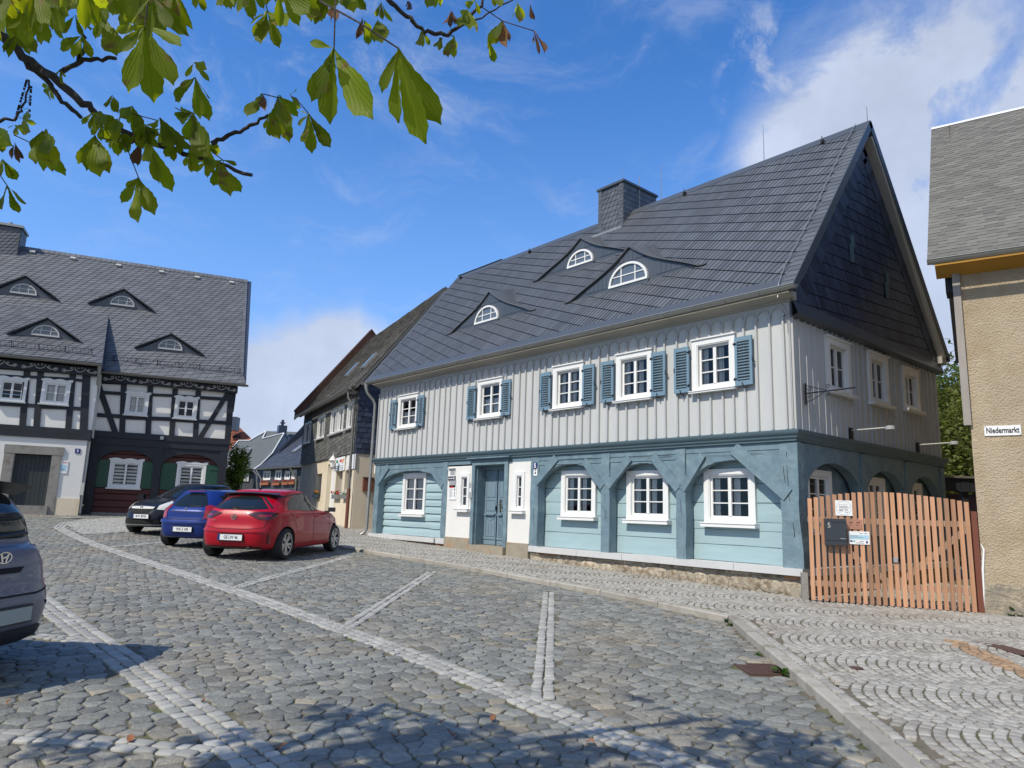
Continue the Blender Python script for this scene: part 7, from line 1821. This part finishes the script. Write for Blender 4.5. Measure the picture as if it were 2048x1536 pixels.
# ================================================================== plants
def leafmat(name,top,trans,amount=.5,dry=None):
    m=bpy.data.materials.new(name); m.use_nodes=True; t=m.node_tree; n=t.nodes; l=t.links; b=n['Principled BSDF']; o=n['Material Output']
    at=n.new('ShaderNodeAttribute'); at.attribute_name='tint'; lv=n.new('ShaderNodeAttribute'); lv.attribute_name='leafuv'
    sp=n.new('ShaderNodeSeparateXYZ'); l.new(lv.outputs['Vector'],sp.inputs[0])
    # veins: stripes in (along + |across|)
    def m2(op,a,b_=None):
        q=n.new('ShaderNodeMath'); q.operation=op
        for i,x in enumerate((a,b_)):
            if x is None: continue
            if isinstance(x,(int,float)): q.inputs[i].default_value=x
            else: l.new(x,q.inputs[i])
        return q.outputs[0]
    ab=m2('ABSOLUTE',sp.outputs[1]); st=m2('SINE',m2('MULTIPLY',m2('SUBTRACT',sp.outputs[0],m2('MULTIPLY',ab,.45)),48.)); 
    mid=n.new('ShaderNodeMapRange'); mid.inputs[1].default_value=.0;mid.inputs[2].default_value=.05;mid.inputs[3].default_value=.72;mid.inputs[4].default_value=1; l.new(ab,mid.inputs[0])
    v=m2('MULTIPLY',m2('ADD',m2('MULTIPLY',st,.035),.98),mid.outputs[0])
    tn=n.new('ShaderNodeMapRange'); tn.inputs[3].default_value=.62; tn.inputs[4].default_value=1.35; l.new(at.outputs['Fac'],tn.inputs[0]); v=m2('MULTIPLY',v,tn.outputs[0])
    tcn=n.new('ShaderNodeTexCoord'); nz=n.new('ShaderNodeTexNoise'); nz.inputs['Scale'].default_value=14; nz.inputs['Detail'].default_value=5; l.new(tcn.outputs['Object'],nz.inputs['Vector'])
    sc=n.new('ShaderNodeMapRange'); sc.inputs[1].default_value=.60; sc.inputs[2].default_value=.68; l.new(nz.outputs[0],sc.inputs[0])
    def colr(c):
        r=n.new('ShaderNodeRGB'); r.outputs[0].default_value=(*c,1); h=n.new('ShaderNodeHueSaturation'); l.new(r.outputs[0],h.inputs['Color']); l.new(v,h.inputs['Value']); out=h.outputs[0]
        if dry:
            x=n.new('ShaderNodeMixRGB'); x.inputs[2].default_value=(*dry,1); l.new(sc.outputs[0],x.inputs[0]); l.new(out,x.inputs[1]); out=x.outputs[0]
        return out
    l.new(colr(top),b.inputs['Base Color']); b.inputs['Roughness'].default_value=.55; b.inputs['Specular IOR Level'].default_value=.25
    tr=n.new('ShaderNodeBsdfTranslucent'); l.new(colr(trans),tr.inputs[0]); mx_=n.new('ShaderNodeMixShader'); mx_.inputs[0].default_value=amount
    bp=n.new('ShaderNodeBump'); bp.inputs['Strength'].default_value=.22; bp.inputs['Distance'].default_value=.002; l.new(st,bp.inputs['Height']); l.new(bp.outputs[0],b.inputs['Normal'])
    l.new(b.outputs[0],mx_.inputs[1]); l.new(tr.outputs[0],mx_.inputs[2]); l.new(mx_.outputs[0],o.inputs[0]); return m
M['leaf']=leafmat('chestnut leaf',(.115,.165,.008),(.42,.47,.008),.55,dry=(.20,.14,.03)); M['leafdry']=leafmat('withered chestnut leaf',(.16,.085,.04),(.25,.12,.05),.4)
class LB(MB):
    def __init__(s,fr=None): super().__init__(fr); s.uv=[]
def leaflet(mb,base,d,nrm,L,Wd,curl,rg,fold=.35,droop=.3):
    d=Vector(d).normalized(); nrm=Vector(nrm); nrm=(nrm-d*nrm.dot(d)).normalized(); sd=d.cross(nrm)
    ns=13; rows_=[]; ids=[]
    for i in range(ns+1):
        t=i/ns; 
        # obovate outline with a pointed tip
        w=Wd*(.06+.98*(math.sin(math.pi*min(1,t*1.0)**1.9)**.8 if t<1 else 0))*(1 if t<.86 else max(.03,(1-t)/.14)**.75)
        if t==0: w=Wd*.05
        p=base+d*(L*t*(1-.06*t))+nrm*(-droop*L*t*t*.5); r=[]
        for k in range(-2,3):
            a=k/2; j=(rg.uniform(-.03,.03)+(.045 if i%2 else -.045))*Wd*(1 if abs(k)==2 and 2<i<ns else 0)
            q=p+sd*((w+j)*a)+nrm*(abs(a)*w*fold)+nrm*(math.sin(t*9+a*2+curl)*.018*L*abs(a))
            mb.uv.append((t*.5,a*w/Wd,0)); r.append(mb.V(q))
        ids.append(r)
    for a,b in zip(ids,ids[1:]):
        for k in range(4): mb.face((a[k],a[k+1],b[k+1],b[k]))
def palm(mb,hub,axis,nrm,size,rg,n=5,spread=62,droop=.3,angs=None):
    """palmate leaf: leaflets fan out from the hub about axis within the plane normal to nrm"""
    axis=Vector(axis).normalized(); nrm=Vector(nrm); nrm=(nrm-axis*nrm.dot(axis)).normalized(); sd=axis.cross(nrm)
    for k in range(n):
        a=angs[k] if angs else (-spread+2*spread*k/(n-1)+rg.uniform(-6,6)); f=1-.38*abs(a)/max(spread,1)
        if angs: f=1-.30*abs(a)/70
        d=axis*math.cos(rad(a))+sd*math.sin(rad(a))+nrm*rg.uniform(-.22,.22); mb.tv=min(1,max(0,rg.gauss(.5,.22)))
        leaflet(mb,hub,d,nrm*(1)+sd*rg.uniform(-.35,.35),size*f*rg.uniform(.9,1.08),size*f*rg.uniform(.15,.19),rg.random()*6,rg,fold=rg.uniform(.05,.45),droop=rg.uniform(.0,droop))
ct=thing('chestnut_tree','horse chestnut whose leafy branches hang into the sky at the upper left','tree',(2.6,-16.2,0))
RL=random.Random(77)
LF=LB();LD=LB();TW=MB()
BRM={}
def branch(pts,r0,r1,nm='branch'):
    P=[dep(*p) for p in pts]; mb=MB(); n=len(P)
    # refine
    Q=[]
    for i in range(n-1):
        for k in range(4):
            t=k/4; q=P[i].lerp(P[i+1],t); Q.append(q+Vector((RL.gauss(0,1),RL.gauss(0,1),RL.gauss(0,1)))*.004)
    Q.append(P[-1]); R=[(r0+(r1-r0)*i/(len(Q)-1))*RL.uniform(.92,1.12) for i in range(len(Q))]
    mb.tube(Q,R,8); mb.build(nm,M['bark'],ct,smooth=60)
branch([(-420,-180,3.6),(-180,-50,3.4),(0,68,3.2),(60,125,3.2),(110,155,3.15),(165,205,3.1),(200,235,3.1),(270,275,3.05),(340,300,3.0),(400,315,3.0),(440,330,2.95),(503,350,2.9)],.022,.007)
branch([(50,125,3.2),(90,160,3.2),(125,200,3.2),(162,235,3.2)],.013,.008); branch([(118,145,3.15),(160,123,3.2),(198,119,3.2),(232,117,3.2)],.011,.008); branch([(160,123,3.2),(166,90,3.2),(166,70,3.2)],.009,.006)
branch([(425,286,3.0),(450,272,3.0),(480,262,3.0),(505,250,3.0),(537,230,3.0)],.010,.006); branch([(-100,260,3.4),(0,240,3.3),(32,240,3.3),(45,215,3.3),(58,160,3.3)],.008,.004)
branch([(-60,80,3.0),(0,46,3.0),(28,32,3.0)],.01,.006); branch([(560,-140,3.6),(680,-60,3.5),(760,-20,3.5),(785,5,3.5),(812,30,3.5),(835,52,3.5),(865,68,3.5),(895,68,3.5),(930,48,3.5),(960,10,3.5),(985,-30,3.5)],.014,.007)
branch([(930,48,3.5),(990,20,3.6),(1035,-8,3.6)],.005,.003); branch([(200,-60,2.6),(225,-5,2.6),(232,25,2.6)],.01,.006)
def img(v): return Rv*v[0]-Uv*v[1]
def leaf(hx,hy,d,tips,tint=None,dry=0,stalk=None,nv=None):
    """tips: list of (px,py) leaflet tips as seen in the photo; d: distance"""
    hub=dep(hx,hy,d); mb=LD if dry else LF
    nb=(-Fv+Vector((RL.uniform(-.4,.4),RL.uniform(-.4,.4),RL.uniform(-.5,.2)))).normalized() if nv is None else nv
    for tx,ty in tips:
        tip=dep(tx,ty,d*RL.uniform(.95,1.05)); v=tip-hub; L=v.length
        mb.tv=min(1,max(0,RL.gauss(.5,.22))) if tint is None else tint
        leaflet(mb,hub,v,nb+img((RL.uniform(-.5,.5),0)),L*1.03,L*RL.uniform(.115,.155)*(1 if not dry else .8),RL.random()*6,RL,fold=RL.uniform(.1,.5)*(2 if dry else 1),droop=RL.uniform(0,.12))
    if stalk: TW=MB();TW.tube([dep(*stalk),dep((stalk[0]+hx)/2,(stalk[1]+hy)/2-4,d),hub],[.0028,.002,.002],5);TW.build('leaf_stalk',M['bark'],ct)
# the large hanging leaves
leaf(668,97,1.75,[(616,82),(621,208),(656,252),(703,192),(746,243)],stalk=(672,-40,1.8))
leaf(797,97,1.55,[(762,188),(792,250),(848,293),(884,255)],stalk=(640,2,1.6)); leaf(797,97,1.56,[(800,150),(785,140)],dry=1)
leaf(290,52,1.6,[(255,192),(308,210),(350,172),(228,62),(236,105),(365,90)],stalk=(300,-30,1.6)); leaf(305,-10,1.5,[(250,60),(300,85),(345,60),(378,75)],tint=.2)
leaf(168,-40,1.35,[(170,64),(120,10),(215,20)],tint=.9); leaf(70,-20,2.0,[(60,65),(40,30),(95,48)],tint=.35); leaf(95,5,2.2,[(80,65),(112,52),(60,45)],tint=.3)
leaf(20,-10,2.2,[(0,45),(25,40),(48,22)],tint=.25); leaf(345,-30,1.9,[(355,50),(385,62),(330,40)],tint=.3); leaf(260,-40,2.0,[(240,30),(275,20),(200,15)],tint=.4)
leaf(535,22,2.6,[(505,75),(521,91),(560,99),(500,45),(575,52)],stalk=(520,-30,2.6)); leaf(560,-30,1.7,[(560,60),(600,55),(620,30),(645,35)],tint=.6); leaf(500,-30,2.0,[(490,22),(510,35),(530,20)],tint=.4)
L_=[(38,55,3.1,[(5,105),(14,115),(60,112),(72,103),(48,100)]),(165,70,3.1,[(118,100),(145,116),(160,118),(184,117)]),(75,45,2.8,[(60,90),(82,90),(95,70)]),(150,30,2.7,[(125,68),(165,74),(185,60)]),
(205,30,2.6,[(190,80),(232,112),(215,90)]),(120,140,3.1,[(112,150),(132,155),(125,170)]),(98,172,3.3,[(84,172),(96,198),(108,200),(116,188)]),
(185,225,3.0,[(163,250),(180,262),(205,268),(215,245)]),(190,270,3.0,[(154,330),(172,345),(200,355),(218,348),(180,290)]),(265,212,3.0,[(240,235),(258,250),(285,265),(270,270)]),(240,235,2.9,[(225,270),(232,290),(215,255)]),
(277,355,2.9,[(241,408),(270,445),(309,430),(250,375),(300,400)]),(285,280,3.0,[(255,285),(275,335),(262,330)],1),(300,285,2.9,[(297,325),(318,370),(346,388),(300,300)]),
(320,235,2.9,[(305,260),(345,300),(372,300),(330,285)]),(385,225,2.8,[(352,240),(370,280),(400,312),(418,318),(360,225)]),(390,155,2.8,[(350,205),(360,175),(400,240),(420,245),(420,200)]),(388,125,2.9,[(371,155),(420,165),(415,140)]),
(402,290,3.0,[(400,315),(430,350),(444,305)]),(438,325,2.9,[(426,375),(485,388),(462,390),(420,330)]),(85,262,3.0,[(60,300),(85,345),(130,356),(70,330),(105,345)]),(92,258,3.0,[(78,290),(100,310)]),
(30,285,3.2,[(22,320),(38,328),(46,320)],1),(15,372,2.9,[(0,420),(38,430),(52,410)]),(5,318,2.9,[(0,350),(25,360),(36,362)]),(-15,250,3.0,[(0,300),(20,290),(5,310)]),(30,250,3.2,[(15,255),(38,270),(60,265)]),(45,238,3.3,[(55,262),(72,248),(62,230)]),
(325,-20,2.2,[(300,30),(345,40),(330,60)]),(225,190,3.0,[(210,215),(235,225)]),
(525,187,2.9,[(493,232),(505,215),(530,220)]),(527,190,2.9,[(522,205),(530,222)],1),(555,192,2.9,[(545,265),(572,262),(582,225),(560,190),(592,215)]),(560,190,3.0,[(555,275),(580,290),(598,235)]),(540,225,2.9,[(527,260),(540,275),(560,280)]),
(618,228,2.7,[(597,250),(604,285),(624,310),(640,272),(663,298),(603,222)]),(580,190,3.0,[(600,215),(590,180)]),
(725,35,3.4,[(712,80),(722,72)],1),(728,40,3.4,[(738,92),(752,82),(745,60)]),(755,40,3.4,[(748,85),(765,88),(774,75)]),(762,5,3.3,[(750,35),(765,40),(785,48)]),(690,-20,2.9,[(690,12),(708,25),(735,22)]),(668,10,3.0,[(660,40),(672,42)],1),
(845,60,3.5,[(838,92),(845,95),(860,92)]),(880,75,3.5,[(874,90),(884,95)]),(907,72,3.5,[(895,115),(908,118),(915,105)]),(935,20,3.5,[(918,50),(940,60),(958,65),(925,35)]),(950,0,3.4,[(930,15),(960,30)]),(903,22,3.4,[(888,50),(900,56),(910,50)],1),
(1005,42,3.5,[(980,90),(990,75)]),(1005,42,3.5,[(1012,95),(1020,85)],1),(975,75,3.5,[(980,100),(990,127)]),(1035,5,3.4,[(1025,35),(1040,45),(1050,40)]),(1060,8,3.4,[(1063,40),(1070,42)],1),(1068,62,3.4,[(1065,90),(1080,110),(1092,105)],1),
(870,-25,3.3,[(855,15),(870,18),(885,15)]),(985,-20,3.3,[(990,15),(1003,12)]),(815,2,3.4,[(812,15),(822,18)],1),(640,-30,2.6,[(620,15),(650,20)]),(395,-30,2.2,[(390,18),(410,25)]),(445,-30,2.6,[(440,12),(460,15)])]
for l in L_: leaf(l[0],l[1],l[2],l[3],dry=l[4] if len(l)>4 else 0)
# fill along the branch and the upper left corner
for i in range(62):
    hx=RL.uniform(-60,330) if i<44 else RL.uniform(430,640);hy=RL.uniform(-70,12) if i<44 else RL.uniform(-80,-25); d=RL.uniform(2.1,3.6); s=RL.uniform(.13,.17)
    palm(LF,dep(hx,hy,d),img((RL.uniform(-.4,.4),1)),-Fv+Vector((RL.uniform(-.5,.5),RL.uniform(-.5,.5),-.3)),s,RL)
for i in range(26):
    t=RL.random(); hx=180+260*t+RL.uniform(-20,20); hy=235+85*t+RL.uniform(-22,12); palm(LF,dep(hx,hy,RL.uniform(2.9,3.2)),img((RL.uniform(-.6,.6),1)),-Fv+Vector((RL.uniform(-.6,.6),RL.uniform(-.6,.6),-.3)),RL.uniform(.075,.11),RL,n=RL.choice((3,4,5)))
for a,b in (((427,306),(448,322)),((225,217),(245,222)),((245,222),(315,241)),((350,215),(385,235)),((248,280),(277,355)),((240,285),(200,275)),((0,350),(15,372)),((28,270),(60,285)),((590,195),(618,228)),((555,195),(527,188)),((965,15),(1005,42)),((1005,42),(1068,62)),((845,60),(907,72))):
    TW=MB();TW.tube([dep(*a,3.0),dep(*b,2.95)],.0022,5);TW.build('leaf_stalk',M['bark'],ct)
# spent flower stalk
FL=MB()
for i in range(26):
    t=i/25; x=44+14*t; y=238-78*t; s=RL.choice((-1,1)); l=(14-9*t); FL.tube([dep(x,y,3.3),dep(x+s*l*.6,y-3,3.3),dep(x+s*l,y+2,3.3)],.0012,4); c=dep(x+s*l,y+2,3.3); FL.obox(c,(.0045,.0045,.0045),((1,0,0),(0,1,0),(0,0,1)))
FL.build('flower_stalk',M['bark'],ct)
# the crown above and behind the camera, which shades the foreground
def uvfill(mb): 
    return {'leafuv':mb.uv+[(0,.5,0)]*(len(mb.v)-len(mb.uv))}
LF.build('foliage',M['leaf'],ct,smooth=True,attrs=uvfill(LF)); LD.build('withered_leaves',M['leafdry'],ct,smooth=True,attrs=uvfill(LD))
UP=LB(); RU=random.Random(5)
def blobshade(gx,gy,rx,ry,n,zlo=3.9,zhi=5.4):
    n=int(n*.62)
    for i in range(n):
        z=RU.uniform(zlo,zhi); a=RU.random()*6.28; r=math.sqrt(RU.random())
        x=gx+rx*r*math.cos(a)-SUN.x/(-SUN.z)*z; y=gy+ry*r*math.sin(a)-SUN.y/(-SUN.z)*z
        P_=Vector((x,y,z)); d_=P_-CAM; f_=d_.dot(Fv)
        if f_>0 and d_.dot(Uv)/f_<768/FPX+.06 and abs(d_.dot(Rv)/f_)<1024/FPX+.06: continue
        palm(UP,P_,(RU.uniform(-1,1),RU.uniform(-1,1),-.5),(RU.uniform(-.4,.4),RU.uniform(-.4,.4),1),RU.uniform(.15,.20),RU,n=5,spread=75)
for px,py,rx,ry,n_ in ((1480,1450,.45,.28,60),(1400,1520,.6,.3,90),(1180,1510,.5,.25,80),(980,1470,.5,.3,60),(780,1450,.7,.3,70),(900,1520,.6,.3,90),(1620,1520,.4,.3,70),(560,1500,.6,.3,60),(1560,1470,.3,.2,30),(1330,1400,.35,.12,16),(1250,1600,1.0,.4,150),(700,1600,1.0,.4,110),(250,1500,.6,.3,30)):
    P=gp(px,py); blobshade(P.x,P.y,rx,ry,n_)
blobshade(1.0,-12.6,3.5,1.2,200,4.4,7)
UP.build('crown',M['leaf'],ct,smooth=True,attrs=uvfill(UP))
mb=MB(); tp=[Vector((2.6,-16.2,-.2)),Vector((2.65,-16.1,1.5)),Vector((2.6,-15.9,3.2)),Vector((2.2,-15.4,5.0)),Vector((2.4,-14.6,6.5))]; mb.tube(tp,[.34,.27,.24,.20,.12],14); mb.build('trunk',M['bark'],ct,smooth=60)
for tgt in ((3.4,-13.0,5.6),(4.2,-12.9,5.9),tuple(dep(-420,-180,3.6)),tuple(dep(560,-140,3.6))):
    a=Vector((2.35,-15.5,4.6)); b=Vector(tgt); m_=(a+b)/2+Vector((0,0,.5)); mb=MB(); mb.tube([a,a.lerp(m_,.5)+Vector((0,0,.15)),m_,m_.lerp(b,.5)+Vector((0,0,.1)),b],[.11,.08,.06,.045,.03],8); mb.build('limb',M['bark'],ct,smooth=60)
# ---- background trees and bush
def folmat(name,c,tr):
    m=leafmat(name,tuple(x*1.9 for x in c),tuple(x*2.2 for x in tr),.4); return m
M['bushleaf']=folmat('bush leaf',(.075,.12,.022),(.14,.2,.02)); M['treeleaf']=folmat('dense tree leaf',(.068,.078,.018),(.13,.14,.02)); M['bamboo']=folmat('dark green leaf',(.045,.075,.015),(.06,.1,.02))
def crown(mb,c,r,n,s,rg,clumps=16,hollow=.55):
    C=[]
    for i in range(clumps):
        a=rg.random()*6.28;z=rg.uniform(-1,1);q=math.sqrt(1-z*z); k=rg.uniform(.35,.85); C.append((Vector((c[0]+r[0]*q*math.cos(a)*k,c[1]+r[1]*q*math.sin(a)*k,c[2]+r[2]*z*k)),rg.uniform(.25,.45),rg.uniform(.25,.75)))
    for i in range(n):
        cc,k,t=rg.choice(C); v=Vector((rg.gauss(0,1),rg.gauss(0,1),rg.gauss(0,1))).normalized()*rg.uniform(hollow,1.05)
        p=cc+Vector((v.x*r[0]*k,v.y*r[1]*k,v.z*r[2]*k)); a=Vector((rg.gauss(0,1),rg.gauss(0,1),rg.gauss(0,.6))).normalized(); b=a.cross(v.normalized()+Vector((0,0,.3))).normalized(); L=s*rg.uniform(.6,1.3)
        mb.tv=min(1,max(0,t+rg.gauss(0,.2))); mb.uv+=[(0,0,0),(.2,.3,0),(.4,0,0),(.2,-.3,0)]; mb.poly([p-a*L,p+b*L*.42,p+a*L,p-b*L*.42])
def tree(name,label,base,h,r,n,s,m,trunk=.15,seed=1,group=None,cl=16,zc=.62):
    g=thing(name,label,'bush' if 'bush' in name else 'tree',base,0,group); rg=random.Random(seed); b=Vector(base)
    mb=LB(); crown(mb,(b.x,b.y,b.z+h*zc),(r,r,h*(1-zc)*1.0),n,s,rg,cl); mb.build('crown',m,g,attrs=uvfill(mb))
    for k in range(5 if trunk<.1 else 3):
        mb=MB(); e=Vector((rg.gauss(0,r*.35),rg.gauss(0,r*.35),h*.7)); mb.tube([b+Vector((rg.gauss(0,.05),rg.gauss(0,.05),-.2)),b+e*.35+Vector((0,0,h*.08)),b+e],[trunk,trunk*.7,trunk*.25],7); mb.build('trunk' if k==0 else 'limb',M['bark'],g)
    return g
P=dep(468,1000,32); zb=zroad(P.x,P.y)
tree('bush','leafy green bush with reddish bare stems beside the black timbered house',(P.x,P.y,zb),3.1,.55,4200,.07,M['bushleaf'],.035,3,cl=26,zc=.58)
fh=Vector((Fv.x,Fv.y,0)).normalized(); rh=Vector((Rv.x,Rv.y,0)).normalized()
P=dep(1925,1060,25); tree('dense_tree','dense olive green tree filling the gap behind the gate',(P.x,P.y,.2),7.6,2.6,26000,.085,M['treeleaf'],.2,8,cl=46,zc=.52)
P=dep(1880,1060,31); tree('dense_tree','taller dark tree top just above the blue house rear eave',(P.x,P.y,.2),9.6,2.6,7000,.14,M['bamboo'],.2,9,cl=26)
P=dep(2030,1060,34); tree('dense_tree','dark tree mostly hidden behind the roughcast house',(P.x,P.y,.2),8.0,3.0,5000,.15,M['bamboo'],.2,10)
P=dep(575,1000,75); tree('dense_tree','distant tree behind the far cottages',(P.x,P.y,2),5.0,3.0,3000,.25,M['bamboo'],.2,11)
P=dep(2035,1060,19); tree('garden_bush','low green bush seen through the gate slats',(dep(1870,1060,19).x,dep(1870,1060,19).y,.2),1.3,.8,2500,.06,M['bushleaf'],.02,12)
# weeds along the kerb and walls
def weed(px,py,label,s=.12,f=zroad,n=14,seed=0):
    P=gp(px,py,f); g=LB(); rg=random.Random(seed)
    for k in range(n):
        a=rg.random()*6.28; e=rg.uniform(.3,1.1); d=Vector((math.cos(a)*math.cos(e),math.sin(a)*math.cos(e),math.sin(e))); g.tv=rg.random(); leaflet(g,Vector((P.x,P.y,P.z)),d,(0,0,1),s*rg.uniform(.6,1.2),s*rg.uniform(.12,.22),0,rg,fold=.2,droop=.5)
    return tag(g.build('weed',M['weedleaf'],smooth=True,attrs=uvfill(g)),label,'plant',None)
M['weedleaf']=leafmat('weed leaf blade',(.05,.12,.02),(.10,.2,.02),.35)
weed(1567,1350,'broad leaved weed growing between the kerb and the drain grate',.14,seed=1,n=16); weed(1460,1245,'tuft of grass where the kerb turns its corner',.10,seed=2,n=30); weed(1462,1252,'second small grass tuft just below the kerb corner',.07,seed=5,n=22)
weed(2032,1232,'green dandelion rosette at the foot of the roughcast wall',.22,zwalk,18,3); weed(1518,1312,'small weed above the drain grate along the kerb',.06,seed=4,n=14); weed(1618,1200,'small weed between the gate and the blue house foot',.07,zwalk,14,6); weed(764,1062,'weeds at the foot of the zinc downpipe',.10,zwalk,20,7)
M['deadleaf']=mat('dry fallen leaf',(.22,.085,.035),.8,var=.2,tint=.3)
RD=random.Random(8)
spots=[(885,1450),(700,1440),(15,1410),(1350,1410),(405,1408),(790,1478),(260,1485),(1180,1490),(60,1268),(985,1442),(560,1500),(905,1475)]
for i,(px,py) in enumerate(spots):
    P=gp(px,py); a=RD.random()*6.28; mb=MB(); mb.tv=RD.random(); s=RD.uniform(.015,.034); u=Vector((math.cos(a),math.sin(a),RD.uniform(-.2,.3)));v=Vector((-math.sin(a),math.cos(a),RD.uniform(-.2,.3))); c=Vector((P.x,P.y,P.z+.022))
    mb.grid([[c+u*s*x*1.3+v*s*y*(1-abs(x)*.75)+Vector((0,0,.012*math.sin(3*x+i)+.01*y*y)) for x in (-1,-.5,0,.5,1)] for y in (-.7,0,.7)])
    tag(mb.build('fallen_leaf',M['deadleaf'],smooth=True),'dry brown chestnut leaf lying on the cobbles','leaf','fallen leaves on the cobbles')
print('script time',time.time()-T0)
